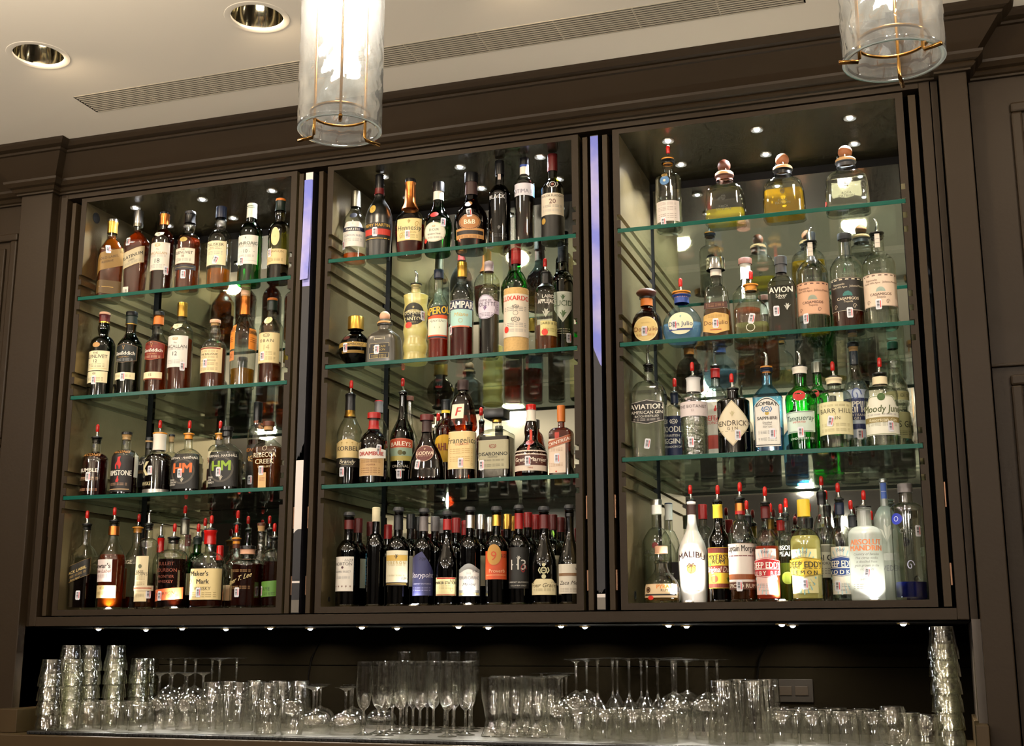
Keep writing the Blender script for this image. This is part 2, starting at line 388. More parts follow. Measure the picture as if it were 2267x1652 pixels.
def add_writing(parent, surf, lines, zc_of, arcw, tilt, th_off, off, names=('lettering', 'lettering')):
    by = {}
    for ln in lines:
        by.setdefault(ln[3] if len(ln) > 3 else '#1a1a1a', []).append(ln)
    for colr, lns in by.items():
        bm = bmesh.new()
        for ln in lns:
            s, zc, size = ln[0], ln[1], ln[2]; opt = ln[4] if len(ln) > 4 else {}
            dx = opt.get('dx', 0) * arcw
            if s.startswith('#'):      # drawn marks: line, disc, ring, crown ...
                marks(bm, s, surf, zc * surf.H, size * surf.H, arcw, dx, tilt, th_off, off); continue
            vs, fs, wd = text_shape(s, opt.get('b', .01), opt.get('i', 0), opt.get('t', 1.0))
            h = size * surf.H / .72; fx = min(1.0, arcw * opt.get('w', .94) / (wd * h)) if wd else 1
            vert = opt.get('v', 0); arch = opt.get('arc', 0); sl = opt.get('sl', tilt)
            new = []
            for x, y in vs:
                if vert: a, z = -y * h, zc * surf.H + x * h
                else:
                    a = x * h * fx
                    z = zc * surf.H + y * h + sl * (a + dx) - arch * (a / (arcw / 2)) ** 2 * surf.H
                a += dx
                new.append(bm.verts.new(surf.pt(a + th_off, z, off)))
            for f in fs:
                try: bm.faces.new([new[i] for i in f])
                except ValueError: pass
        if len(bm.verts) == 0: bm.free(); continue
        obj('lettering', bm, paint(colr, .5), parent)
def marks(bm, s, surf, zc, size, arcw, dx, tilt, th, off):
    def P(a, z): return bm.verts.new(surf.pt(a + dx + th, z + tilt * (a + dx), off))
    def poly(pts):
        vs = [P(a, z) for a, z in pts]
        if len(vs) > 2: bm.faces.new(vs)
    def strip(pts, t):
        for (a, z), (b, y) in zip(pts, pts[1:]):
            d = Vector((b - a, y - z)); n = Vector((-d.y, d.x)).normalized() * t / 2
            poly([(a - n.x, z - n.y), (b - n.x, y - n.y), (b + n.x, y + n.y), (a + n.x, z + n.y)])
    k = s[1:]
    if k == 'line': strip([(-arcw * .42 + arcw * .84 * i / 6, zc) for i in range(7)], size)
    elif k == 'short': strip([(-arcw * .2 + arcw * .4 * i / 4, zc) for i in range(5)], size)
    elif k == 'small':       # rows of unreadably small print
        for r in range(3):
            for j in range(8):
                a = -arcw * .36 + arcw * .09 * j; strip([(a, zc + (1 - r) * size * .5), (a + arcw * (.05 + .02 * ((j * 7 + r * 3) % 3)), zc + (1 - r) * size * .5)], size * .14)
    elif k == 'disc': poly([(size * math.cos(2 * PI * i / 18), zc + size * math.sin(2 * PI * i / 18)) for i in range(18)])
    elif k == 'ring': strip([(size * math.cos(2 * PI * i / 20), zc + size * math.sin(2 * PI * i / 20)) for i in range(21)], size * .16)
    elif k == 'crest':
        strip([(size * math.cos(2 * PI * i / 12), zc + size * math.sin(2 * PI * i / 12)) for i in range(13)], size * .3)
        for q in (-1, 1): strip([(q * size * 1.1, zc - size), (q * size * 1.8, zc), (q * size * 1.3, zc + size)], size * .35)
        strip([(-size * .5, zc), (size * .5, zc)], size * .3)
    elif k == 'stag':
        poly([(-size * .25, zc - size), (size * .25, zc - size), (size * .18, zc + size * .1), (-size * .18, zc + size * .1)])
        for q in (-1, 1): strip([(0, zc), (q * size * .5, zc + size * .35), (q * size * .6, zc + size), (q * size * .3, zc + size * 1.2)], size * .16)
    elif k == 'sun':
        for i in range(13):
            t = PI * i / 12; poly([(0, zc), (size * math.cos(t - .06), zc + size * math.sin(t - .06)), (size * 1.15 * math.cos(t), zc + size * 1.15 * math.sin(t)), (size * math.cos(t + .06), zc + size * math.sin(t + .06))])
    elif k == 'rays':
        for i in range(20):
            t = 2 * PI * i / 20; c, q = math.cos, math.sin
            poly([(size * .5 * c(t), zc + size * .9 * q(t)), (size * 1.0 * c(t - .05), zc + size * 1.8 * q(t - .05)), (size * 1.0 * c(t + .05), zc + size * 1.8 * q(t + .05))])
    elif k == 'palm':
        strip([(-size * .1, zc - size), (size * .05, zc - size * .3), (0, zc + size * .3)], size * .14)
        for i in range(7):
            t = PI * (i / 6 * 1.3 - .15); strip([(0, zc + size * .3), (size * .5 * math.cos(t), zc + size * .3 + size * .55 * math.sin(t)), (size * .85 * math.cos(t), zc + size * (.15) + size * .5 * math.sin(t))], size * .13)
    elif k == 'swirl':
        strip([(size * (1 - i / 14) * math.cos(i * .6), zc + size * (1.4 - i / 12) * math.sin(i * .6)) for i in range(14)], size * .22)
    elif k == 'trees':
        for j in range(5):
            a = -arcw * .36 + arcw * .18 * j; strip([(a, zc - size), (a, zc)], size * .15); poly([(a + size * .6 * math.cos(2 * PI * i / 8), zc + size * .3 + size * .4 * math.sin(2 * PI * i / 8)) for i in range(8)])
    elif k == 'tri': poly([(-size, zc + size), (0, zc - size * 1.4), (size, zc + size)])
    elif k == 'bar': strip([(-arcw * .46 + arcw * .92 * i / 14, zc) for i in range(15)], size)
    elif k == 'figure':     # a standing man in coat and hat, one boot up
        c = zc
        poly([(-size * .35, c - size * .1), (size * .35, c - size * .1), (size * .3, c + size * .55), (0, c + size * .68), (-size * .3, c + size * .55)])
        poly([(size * .14 * math.cos(2 * PI * i / 10), c + size * .78 + size * .12 * math.sin(2 * PI * i / 10)) for i in range(10)])
        strip([(-size * .3, c + size * .88), (0, c + size * .98), (size * .3, c + size * .88)], size * .12)
        strip([(-size * .18, c - size * .1), (-size * .2, c - size * .9)], size * .2)
        strip([(size * .12, c - size * .1), (size * .4, c - size * .35), (size * .38, c - size * .75)], size * .2)
        strip([(-size * .32, c + size * .5), (-size * .6, c + size * .1)], size * .16); strip([(size * .32, c + size * .5), (size * .6, c + size * .2), (size * .4, c)], size * .16)
    elif k == 'flame':
        poly([(-size * .5, zc - size), (size * .3, zc - size), (size * .5, zc - size * .2), (size * .25, zc + size * .4), (size * .35, zc + size), (-size * .1, zc + size * .9), (-size * .2, zc + size * .2), (-size * .55, zc - size * .3)])
    elif k == 'bee':
        for q in (-.6, -.1, .4): strip([(-size * .5, zc + q * size), (size * .5, zc + q * size)], size * .22)
        strip([(size * .6 * math.cos(2 * PI * i / 12), zc + size * .9 * math.sin(2 * PI * i / 12)) for i in range(13)], size * .12)
    elif k == 'leaf':
        for t in (.5, 1.1, 1.7, 2.5): poly([(0, zc - size), (size * .6 * math.cos(t) + size * .15, zc + size * .7 * math.sin(t) - size * .2), (size * 1.1 * math.cos(t), zc + size * 1.1 * math.sin(t) - size * .2), (size * .6 * math.cos(t) - size * .15, zc + size * .7 * math.sin(t) - size * .1)])
def label_patch(parent, surf, L, name='label'):
    shape, hw, z0, z1, colr = L[:5]; opt = L[6] if len(L) > 6 else {}
    lines = L[5] if len(L) > 5 else []
    # hw: half width as a fraction of the body's quarter girth; th: turn round the bottle in the same unit
    quarter = surf.L[-1] * surf.R * surf.r((z0 + z1) / 2 * surf.H) / 2
    W = hw * quarter; th = opt.get('th', 0) * quarter; H = surf.H; off = opt.get('off', .0006)
    if colr:
        bm = bmesh.new(); nu, nv = 20, max(2, int((z1 - z0) * 16))
        def span(u):
            if shape == 'o': k = math.sqrt(max(0, 1 - u * u)); return -k, k
            if shape == 'd': k = 1 - abs(u); return -k - .001, k + .001
            if shape == 'a': return -1, 1 - .35 * u * u
            if shape == 'v': return -1 + .9 * abs(u), 1
            if shape == 'h': return -.72 - .28 * (1 - abs(u)), .72 + .28 * (1 - abs(u))
            if shape == 'p': return -1, 1 - (.5 if abs(u) > .55 else 0) * (1 if abs(u) > .8 else (abs(u) - .55) / .25)
            if shape == 'x': return -1, 1 - .9 * max(0, u) ** 1.0 if u > 0 else 1 + .3 * u
            if shape == 'w': return -1, 1 - .18 * (1 - math.cos(u * PI)) 
            return -1, 1
        sl = opt.get('sl', 0); rows = []; zc, zh = (z0 + z1) / 2 * H, (z1 - z0) / 2 * H
        for i in range(nu + 1):
            u = -1 + 2 * i / nu
            if shape == 'o': u = math.sin(u * PI / 2)
            lo, hi = span(u); a = u * W
            rows.append([bm.verts.new(surf.pt(a + th, zc + zh * (lo + (hi - lo) * j / nv) + sl * a, off)) for j in range(nv + 1)])
        for A, B in zip(rows, rows[1:]):
            for j in range(nv):
                try: bm.faces.new([A[j], B[j], B[j + 1], A[j + 1]])
                except ValueError: pass
        bmesh.ops.remove_doubles(bm, verts=bm.verts[:], dist=1e-6)
        m = paint(colr, opt.get('rough', .5), opt.get('metal', 0))
        lb = obj(name, bm, m, parent, smooth='all')
        if opt.get('border'):
            bc, bw = opt['border']; bm = bmesh.new(); ring = []
            us = [-1 + 2 * i / 24 for i in range(25)]
            up = [(u, span(u)[1]) for u in us]; dn = [(u, span(u)[0]) for u in us[::-1]]
            path = up + dn
            k = 1 - bw; k2 = k - bw * .9; n = len(path)
            def Q(u, v, s): 
                return bm.verts.new(surf.pt(u * W * s + th, zc + zh * v * s + sl * u * W * s, off + .0003))
            a = [Q(u, v, k) for u, v in path]; b = [Q(u, v, k2) for u, v in path]
            for i in range(n): 
                try: bm.faces.new([a[i], a[(i + 1) % n], b[(i + 1) % n], b[i]])
                except ValueError: pass
            obj('border', bm, paint(bc, .4), lb)
        par = lb
    else: par = parent
    if lines: add_writing(par, surf, lines, None, 2 * W, opt.get('sl', 0), th, off + .0006)
def price_sticker(parent, surf, th, zc, tilt, hw=.0085, hh=.0155):
    bm = bmesh.new(); W = surf.H * zc
    def P(a, z, o=.0016):
        c, s = math.cos(tilt), math.sin(tilt); return bm.verts.new(surf.pt(th + a * c - z * s, W + a * s + z * c, o))
    def quad(a0, a1, z0, z1, mi, o, n=4):
        rows = [[P(a0 + (a1 - a0) * i / n, z, o) for z in (z0, z1)] for i in range(n + 1)]
        for A, B in zip(rows, rows[1:]): bm.faces.new([A[0], B[0], B[1], A[1]]).material_index = mi
    quad(-hw, hw, -hh * .86, hh * .86, 0, .0016); quad(-hw * .82, hw * .82, -hh, hh, 0, .0015)
    for i in range(7):
        z = -hh * .62 + i * hh * .2; quad(-hw * .55, hw * .25, z, z + hh * (.07 + .05 * (i % 3)), 1, .002, 2)
    quad(hw * .45, hw * .72, -hh * .65, hh * .65, 2, .002, 2)
    obj('price_sticker', bm, [paint('#dcdce4', .5), paint('#55555c', .5), paint('#d84a48', .5)], parent, smooth='all')

def pour_spout(parent, z, rn, kind, colr):
    """rubber bung with a metal pourer; kind R has a red dust cap, M is bare and bent"""
    bm = bmesh.new()
    pr = [(rn * .9, -.016), (rn * .9, -.001), (rn * 1.16, 0), (rn * 1.16, .004), (rn * .7, .006), (0, .006)]
    if colr == 'black':
        pr = [(rn * .75, -.018), (rn * .95, -.016), (rn * .75, -.013), (rn * .95, -.011), (rn * .75, -.008), (rn * .95, -.006), (rn * .8, -.003), (rn * 1.12, 0), (rn * 1.12, .003), (rn * .7, .005), (0, .005)]
    lathe(bm, pr, 20, (0, 0, z)); bung = obj('bung', bm, paint('#101010', .35) if colr == 'black' else paint('#e0922a', .4), parent, smooth=True)
    bm = bmesh.new(); rt = .0042
    if kind == 'R':
        dx = random.choice((-.002, .001, .002))
        tube(bm, [(0, 0, z + .004), (0, 0, z + .012), (dx * .5, 0, z + .02), (dx, 0, z + .03)], [.007, .0045, rt * .9, rt * .8], 10)
        lathe(bm, [(.0105, z + .004), (.0085, z + .0075), (.004, z + .009)], 14)
    else:
        q = random.choice((-1, 1)) * .004
        tube(bm, [(0, 0, z + .004), (q * .3, 0, z + .016), (q * .6, 0, z + .030), (q * .2, 0, z + .040), (-q * .5, 0, z + .046), (-q * 1.6, 0, z + .0475)], [.007, .0052, .0045, .004, .0036, .003], 10)
        lathe(bm, [(.0105, z + .004), (.0085, z + .0075), (.004, z + .009)], 14)
    sp = obj('pour_spout', bm, paint('#cfcfd2', .15, 1), parent, smooth=True)
    if kind == 'R':
        bm = bmesh.new(); lathe(bm, [(rt * 1.15, .022), (rt * 1.45, .024), (rt * 1.5, .042), (rt * 1.2, .047), (rt * .6, .0495), (0, .05)], 12, (dx, 0, z))
        obj('dust_cap', bm, paint('#c01c14', .3), sp, smooth=True)

def bottle(name, label, group, loc, H, R, shape, glass, liq, clos, labs, stick=None, rot=0.0, cat='bottle'):
    """H is the height of the glass; clos lists what closes it, from the top down"""
    prof, n, dr = PROF[shape]()
    root = empty(name, loc, rot); tag(root, label, cat, group)
    rr = random.Random(label); S = Surf(prof, H, R, n, dr)
    zs = sorted({z * H for z, _ in prof} | {H * i / 30 for i in range(31)})
    gm = glass_mat(glass)
    obj('glass_body', skin(S, zs), gm, root, smooth=True)
    if liq:
        c, lvl, mk = liq; zl = lvl * H
        z2 = [z for z in zs if .014 < z < zl] + [zl]; z2 = [.010] + z2
        obj('drink', skin(S, z2, shrink=.0034, capt=True), liquid(c, .6, mk), root, smooth=True)
    if glass == 'wicker':
        bm = bmesh.new()
        zz = [H * (0.02 + .60 * i / 60) for i in range(61)]
        T = Surf(prof, H, R, n, dr); rows = []
        for i, z in enumerate(zz):
            rows.append([bm.verts.new(S.pt(a, z, .0022 + .0009 * (i % 2))) for a in [S.L[0] * S.R * S.r(z) * (1 - 2 * j / 36) * .9999 for j in range(37)]])
        for A, B in zip(rows, rows[1:]):
            for j in range(36): bm.faces.new([A[j], A[j + 1], B[j + 1], B[j]])
        obj('straw_wrap', bm, paint('#c8a468', .7, var=.25, vscale=160), root, smooth='all')
    rn = S.R * S.r(H * .985)
    zt = H
    if clos:
        if clos[0] in ('R', 'M'):
            pour_spout(root, H, rn, clos[0], clos[1]); rest = clos[2:]
            z = H - .001
            for c, ln, k in rest:
                bm = bmesh.new(); q = [(S.R * S.r(z - ln * t) * k + .0007, z - ln * t) for t in (0, .05, .25, .5, .75, 1)]
                lathe(bm, [(q[0][0] * .9, q[0][1])] + q, 24)
                if c: obj('neck_wrap', bm, capmat(c), root, smooth=True)
                else: bm.free()
                z -= ln
        else:
            z = H + clos[0][1] * clos[0][3] if len(clos[0]) > 3 else H + .002
            first = True
            for it in clos:
                c, ln, k = it[:3]
                if c is None: z -= ln; continue
                bm = bmesh.new(); nm = 'cap' if first else 'neck_wrap'
                if c.startswith('ball'):
                    c = c[5:]; r0 = rn * k; lathe(bm, [(0, z)] + [(r0 * math.sin(PI * i / 10), z - ln / 2 + ln / 2 * math.cos(PI * i / 10)) for i in range(1, 9)] + [(rn * .8, z - ln)], 22); nm = 'stopper'
                elif c.startswith('block'):
                    c = c[6:]; r0 = rn * k; box(bm, -r0, r0, -r0, r0, z - ln, z, bev=.003)
                elif c.startswith('bung'):
                    c = c[5:]; lathe(bm, [(0, z), (rn * .9 * k, z), (rn * 1.1 * k, z - ln * .2), (rn * 1.15 * k, z - ln * .45), (rn * .7 * k, z - ln * .55), (rn * .7 * k, z - ln)], 20); nm = 'stopper'
                elif first:
                    rb = rn * k; lathe(bm, [(0, z), (rb * .82, z), (rb * .97, z - .0012), (rb, z - .003), (rb, z - ln)], 24)
                else:
                    q = [(max(S.R * S.r(min(H, z - ln * t)), .0) * k + .0007, z - ln * t) for t in (0, .1, .3, .5, .75, 1)]
                    lathe(bm, q, 24)
                obj(nm, bm, capmat(c), root, smooth=True); z -= ln; first = False
    for L in labs: label_patch(root, S, L)
    if stick:
        th, zc, tl = stick; price_sticker(root, S, th * surf_q(S, zc), zc, tl)
    return root
def surf_q(S, zc): return S.L[-1] * S.R * S.r(zc * S.H) / 2
# ------------------------------------------------------------ lights of the room
def area(name, loc, target, size, power, colr, spread=PI, shape='DISK', sy=None):
    l = bpy.data.lights.new(name, 'AREA'); l.shape = shape; l.size = size
    if sy: l.size_y = sy
    l.energy = power; l.color = colr; l.spread = spread
    o = bpy.data.objects.new(name, l); col.objects.link(o); o.location = loc
    d = Vector(target) - Vector(loc); o.rotation_euler = d.to_track_quat('-Z', 'Y').to_euler(); return o
WARM = (1.0, .80, .56); COOL = (.92, .95, 1.0); LEDC = (1.0, .95, .84)
# washers in the ceiling over the bar (the first two are in the picture), then unseen area lights added behind the camera as warm fill
WASH = [(-.33, -.71), (.42, -.71), (1.17, -.71), (1.92, -.71), (2.67, -.71), (3.42, -.71)]
for x, y in WASH:
    area('washer_lamp', (x, y - .03, CEIL - .012), (x + .1, .25, Z0 + .1), .10, P_WASH, WARM, spread=math.radians(150))
for x in (0, 3.2):
    for y in (-4.2, -7.6):
        area('room_fill', (x, y, CEIL - .02), (x, y + .4, 0), .16, P_ROOM, WARM, spread=math.radians(150))

# ------------------------------------------------------------ room shell
BROWN = paint('#2b2115', .5, spec=.2, bump=.15, bscale=90, var=.06)
DARK = paint('#100d0a', .6, spec=.2)
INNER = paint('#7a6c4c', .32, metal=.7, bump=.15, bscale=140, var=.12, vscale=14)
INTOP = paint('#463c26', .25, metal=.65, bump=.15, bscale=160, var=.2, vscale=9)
CEILM = paint('#e2d6c2', .9, bump=.06, bscale=200)
STONE = paint('#3d2f1a', .5, spec=.3, var=.12, vscale=20)
def S1(name, bm, m, kind='structure', smooth=False, **k):
    o = obj(name, bm, m, smooth=smooth); o['kind'] = kind; return o
YB = .62     # room wall plane behind the bar
bm = bmesh.new(); box(bm, -6, 8, -10.6, .7, -.1, 0); S1('floor', bm, paint('#2a1f17', .4, var=.2))
# ceiling with round holes for the downlights in view and a slot for the grille
bm = bmesh.new(); CX0, CX1, CY0, CY1 = -6, 8, -10.6, .7
holes = [(.42, -.712), (1.17, -.707)]
GX0, GX1, GY0, GY1 = .333, 2.662, -.423, -.297
def plane_with_hole(cx, cyy, r, hw):
    n = 40; inner = []; outer = []
    for i in range(n):
        t = 2 * PI * i / n; c, s_ = math.cos(t), math.sin(t); k = hw / max(abs(c), abs(s_))
        inner.append(bm.verts.new((cx + r * c, cyy + r * s_, CEIL))); outer.append(bm.verts.new((cx + k * c, cyy + k * s_, CEIL)))
    for i in range(n):
        j = (i + 1) % n; bm.faces.new([outer[i], inner[i], inner[j], outer[j]])
def quad(x0, x1, y0, y1, z=CEIL):
    if x1 - x0 > 1e-6 and y1 - y0 > 1e-6: bm.faces.new([bm.verts.new(p) for p in ((x0, y0, z), (x0, y1, z), (x1, y1, z), (x1, y0, z))])
HW = .12; xs = CX0
for (hx, hy) in holes:
    quad(xs, hx - HW, -.84, -.58); 
    plane_with_hole(hx, hy, .0765, HW)
    quad(hx - HW, hx + HW, hy + HW, -.58); quad(hx - HW, hx + HW, -.84, hy - HW); xs = hx + HW
quad(xs, CX1, -.84, -.58)
quad(CX0, CX1, CY0, -.84); quad(CX0, CX1, -.58, GY0); quad(CX0, GX0, GY0, GY1); quad(GX1, CX1, GY0, GY1); quad(CX0, CX1, GY1, CY1)
S1('ceiling', bm, CEILM)
bm = bmesh.new(); box(bm, -6, 8, -10.7, -10.6, 0, CEIL); S1('wall_front', bm, paint('#2c2620', .6))
bm = bmesh.new(); box(bm, -6.1, -6, -10.6, .7, 0, CEIL); S1('wall_left', bm, paint('#3a3128', .6))
bm = bmesh.new(); box(bm, 8, 8.1, -10.6, .7, 0, CEIL); S1('wall_right', bm, paint('#3a3128', .6))
# back wall: everything round the display opening and the serving niche
XL, XR = -.0494, 3.0023          # face frame outer edges
bm = bmesh.new()
box(bm, -6, 8, .56, .66, 0, CEIL)
S1('wall_back', bm, DARK)
# panelled wall planes left and right of the pilasters
PY = .045
def panelled(name, x0, x1, rails):
    bm = bmesh.new()
    box(bm, x0, x1, PY, .56, COUNTER + .001, CEIL - .10)
    for (a, b, z0, z1) in rails:      # raised moulded frame round a sunk field
        t = .030
        for q in ((a, b, z0, z0 + t), (a, b, z1 - t, z1), (a, a + t, z0 + t, z1 - t), (b - t, b, z0 + t, z1 - t)):
            box(bm, q[0], q[1], PY - .016, PY + .01, q[2], q[3], bev=.006)
        box(bm, a + .055, b - .055, PY - .010, PY + .01, z0 + .055, z1 - .055, bev=.004)
    return S1(name, bm, BROWN)
panelled('wall_panelling_left', -6, -.19, [(-1.1, -.235, Z0 + .60, Z0 + 1.40), (-1.1, -.235, Z0 - .33, Z0 + .57)])
panelled('wall_panelling_right', 3.09, 8, [(3.196, 4.1, Z0 + .695, Z0 + 1.425), (3.135, 4.1, Z0 - .33, Z0 + .63)])
bm = bmesh.new(); box(bm, 3.088, 5, PY - .012, PY + .01, Z0 + .655, Z0 + .664, bev=.003); S1('trim_1', bm, BROWN)
# pilasters
PIL = .035
for nm, a, b in (('trim_2', -.175, -.040), ('trim_3', 3.007, 3.083)):
    bm = bmesh.new(); box(bm, a, b, -PIL, .56, COUNTER - .0 if nm == 'trim_2' else COUNTER, Z0 + 1.525, bev=.003); S1(nm, bm, BROWN)
# face frame round the three display boxes
bm = bmesh.new()
box(bm, XL, -.031, .004, .05, Z0 - .031, Z0 + 1.525); box(bm, -.028, 0, 0, .05, Z0 - .031, Z0 + 1.525, bev=.002)
box(bm, 2.9506, 2.981, 0, .05, Z0 - .031, Z0 + 1.525, bev=.002); box(bm, 2.984, XR, .004, .05, Z0 - .031, Z0 + 1.525)
box(bm, .0002, 2.9504, .0005, .045, Z0 - .031, Z0 - .0005, bev=.001); box(bm, .0002, 2.9504, .0005, .05, Z0 + 1.4914, Z0 + 1.525, bev=.001)
S1('trim_4', bm, BROWN)
# cabinet carcass: top, bottom, sides and back behind the frame
bm = bmesh.new()
box(bm, -.028, 2.981, .05, .55, Z0 - .036, Z0 + .002); box(bm, -.028, 2.981, .05, .55, Z0 + 1.4914, Z0 + 1.53)
box(bm, -.028, 0, .05, .55, Z0, Z0 + 1.49); box(bm, 2.9506, 2.981, .05, .55, Z0, Z0 + 1.49); box(bm, 0, 2.9506, .50, .55, Z0, Z0 + 1.49)
S1('trim_5', bm, DARK)
# mouldings, flared frieze and crown, run in one piece round the pilasters
path = [(-6, PY), (-.175, PY), (-.175, -PIL), (-.040, -PIL), (-.040, 0), (3.007, 0), (3.007, -PIL), (3.083, -PIL), (3.083, PY), (8, PY)]
z = Z0
bm = bmesh.new()
sweep(bm, [(0, z + 1.508), (.012, z + 1.508), (.012, z + 1.514), (.020, z + 1.517), (.026, z + 1.524), (.022, z + 1.530), (.034, z + 1.534), (.046, z + 1.545), (.048, z + 1.553), (.030, z + 1.556), (.026, z + 1.553)], path)
S1('trim_6', bm, BROWN)
bm = bmesh.new()
sweep(bm, [(.030, z + 1.5555), (.034, z + 1.560), (.095, z + 1.632)], path)
S1('trim_7', bm, BROWN)
bm = bmesh.new()
sweep(bm, [(.088, z + 1.626), (.100, z + 1.628), (.104, z + 1.634), (.100, z + 1.638), (.118, z + 1.642), (.128, z + 1.652), (.134, z + 1.6595), (.0, z + 1.6595)], path)
S1('trim_8', bm, BROWN)
# serving niche below
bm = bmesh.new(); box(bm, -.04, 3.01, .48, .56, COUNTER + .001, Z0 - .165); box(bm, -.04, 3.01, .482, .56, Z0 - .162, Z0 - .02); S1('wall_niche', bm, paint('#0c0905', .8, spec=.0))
bm = bmesh.new(); box(bm, -.075, -.04, -.0, .5, COUNTER, Z0 - .03); S1('trim_9', bm, DARK)
bm = bmesh.new(); box(bm, 2.985, 3.02, .0, .5, COUNTER, Z0 - .03); S1('trim_10', bm, paint('#463c32', .4))
# counter
ct = empty('counter', (1.4, -.17, COUNTER)); tag(ct, 'long brown stone back counter under the glassware', 'counter')
def pt(name, bm, m, par, smooth=False):
    """world-space mesh handed to a parent that sits elsewhere"""
    o = obj(name, bm, m, par, smooth=smooth); o.matrix_parent_inverse = Matrix.Translation(-Vector(par.location)); return o
bm = bmesh.new(); box(bm, -1.6, 4.2, -.17, .035, COUNTER - .04, COUNTER, bev=.003); box(bm, -.075, 3.02, .03, .5, COUNTER - .04, COUNTER); pt('worktop', bm, STONE, ct)
bm = bmesh.new(); box(bm, -1.6, 4.2, -.155, .03, .0, COUNTER - .04); pt('front_panel', bm, BROWN, ct)
for a, b, d in ((.005, .055, 0), (2.975, 3.006, 1)):
    bm = bmesh.new(); box(bm, a - .045 * (1 - d), b - .02 * (1 - d), -.10, .48, COUNTER + .0004, COUNTER + .075, bev=.002); tag(obj('splash_block', bm, STONE), 'low stone end block on the counter at the ' + ('left', 'right')[d] + ' end of the niche', 'splash block')
# drip mat
mt = empty('bar_mat', (1.5, .1, COUNTER)); tag(mt, 'long black rubber bar mat with stippled silver-grey top under the glasses', 'mat')
bm = bmesh.new(); box(bm, .115, 2.945, -.148, .44, COUNTER + .0005, COUNTER + .011, bev=.003)
for i in range(140):
    x = .12 + i * .0202; box(bm, x, x + .008, -.1505, -.146, COUNTER + .002, COUNTER + .008)
pt('mat_base', bm, paint('#0b0b0b', .45), mt)
bm = bmesh.new(); box(bm, .122, 2.938, -.140, .432, COUNTER + .0112, COUNTER + .0125)
m = paint('#2e2922', .42, metal=.35, bump=.9, bscale=260); pt('mat_mesh', bm, m, mt)
MATZ = COUNTER + .0127

# ------------------------------------------------------------ grille, downlights
gr = empty('air_grille', ((GX0 + GX1) / 2, (GY0 + GY1) / 2, CEIL)); tag(gr, 'long narrow slotted air grille set in the ceiling in front of the cabinet', 'vent')
bm = bmesh.new(); box(bm, GX0 - .0, GX1, GY0, GY1, CEIL + .02, CEIL + .03); box(bm, GX0 - .005, GX0, GY0, GY1, CEIL, CEIL + .03); box(bm, GX1, GX1 + .005, GY0, GY1, CEIL, CEIL + .03); pt('duct_box', bm, paint('#141210', .8), gr)
bm = bmesh.new(); n = 11
for i in range(n):
    y = GY0 + (GY1 - GY0) * i / (n - 1); box(bm, GX0, GX1, y - .0022, y + .0022, CEIL - .001, CEIL + .002)
for k in range(1, 10):
    x = GX0 + (GX1 - GX0) * k / 10; box(bm, x - .002, x + .002, GY0, GY1, CEIL + .001, CEIL + .006)
pt('slats', bm, paint('#b0a590', .6), gr)
for i, (hx, hy) in enumerate(WASH):
    if i not in (1, 2): continue
    t = empty('recessed_downlight', (hx, hy, CEIL)); tag(t, ('round recessed downlight with mirrored cup at the far left of the ceiling', 'round recessed downlight with mirrored cup left of the hanging glass lamp')[i - 1], 'ceiling light', 'recessed downlights')
    bm = bmesh.new(); lathe(bm, [(.0765, .0), (.074, .02), (.066, .05), (.055, .08), (.045, .10), (.0, .10)], 40); obj('reflector_cup', bm, paint('#d2ccb8', .08, 1, bump=.3, bscale=12), t, smooth=True)
    bm = bmesh.new(); lathe(bm, [(.0745, .006), (.0745, -.0008), (.076, -.0014), (.092, -.0014), (.0935, .0003)], 40); obj('trim_ring', bm, CEILM, t, smooth=True)
    bm = bmesh.new(); lathe(bm, [(.0, .0), (.016, .0), (.016, .03), (0, .03)], 16); b = obj('lamp', bm, emission('#fff0d8', 30), t); b.location = (0, -.022, .045)

# ------------------------------------------------------------ display boxes, mirrors, shelves, LEDs
BAYS = {'A': (.0841, .9093), 'B': (1.068, 1.8995), 'C': (2.0539, 2.8832)}
SH = {'A': (1.110, .751, .4005), 'B': (1.152, .792, .3995), 'C': (1.1525, .7915, .441)}
SLOT = {'A': ((1.19, 1.153, 1.110, 1.062), (.835, .793, .751, .0), (.485, .443, .4005, .357)),
        'B': ((1.237, 1.195, 1.152, 1.108, 1.065), (.876, .834, .792, .748), (.485, .443, .3995, .356)),
        'C': ((1.196, 1.1525, 1.110, 1.068), (.877, .835, .7915, .748), (.484, .441, .397, .353))}
WHICH = {'A': 'left', 'B': 'middle', 'C': 'right'}
T = .0215; ZT = 1.470; ZB = .0225; MIRY = .470
teal = thin('#f6fbf9', '#e6f3ee', refl=.05, power=5)
edge = paint('#034c40', .3, spec=.2)
mirm = paint('#c2c5ba', .02, 1.0)
led_lens = emission('#eef2ff', P_LENS)
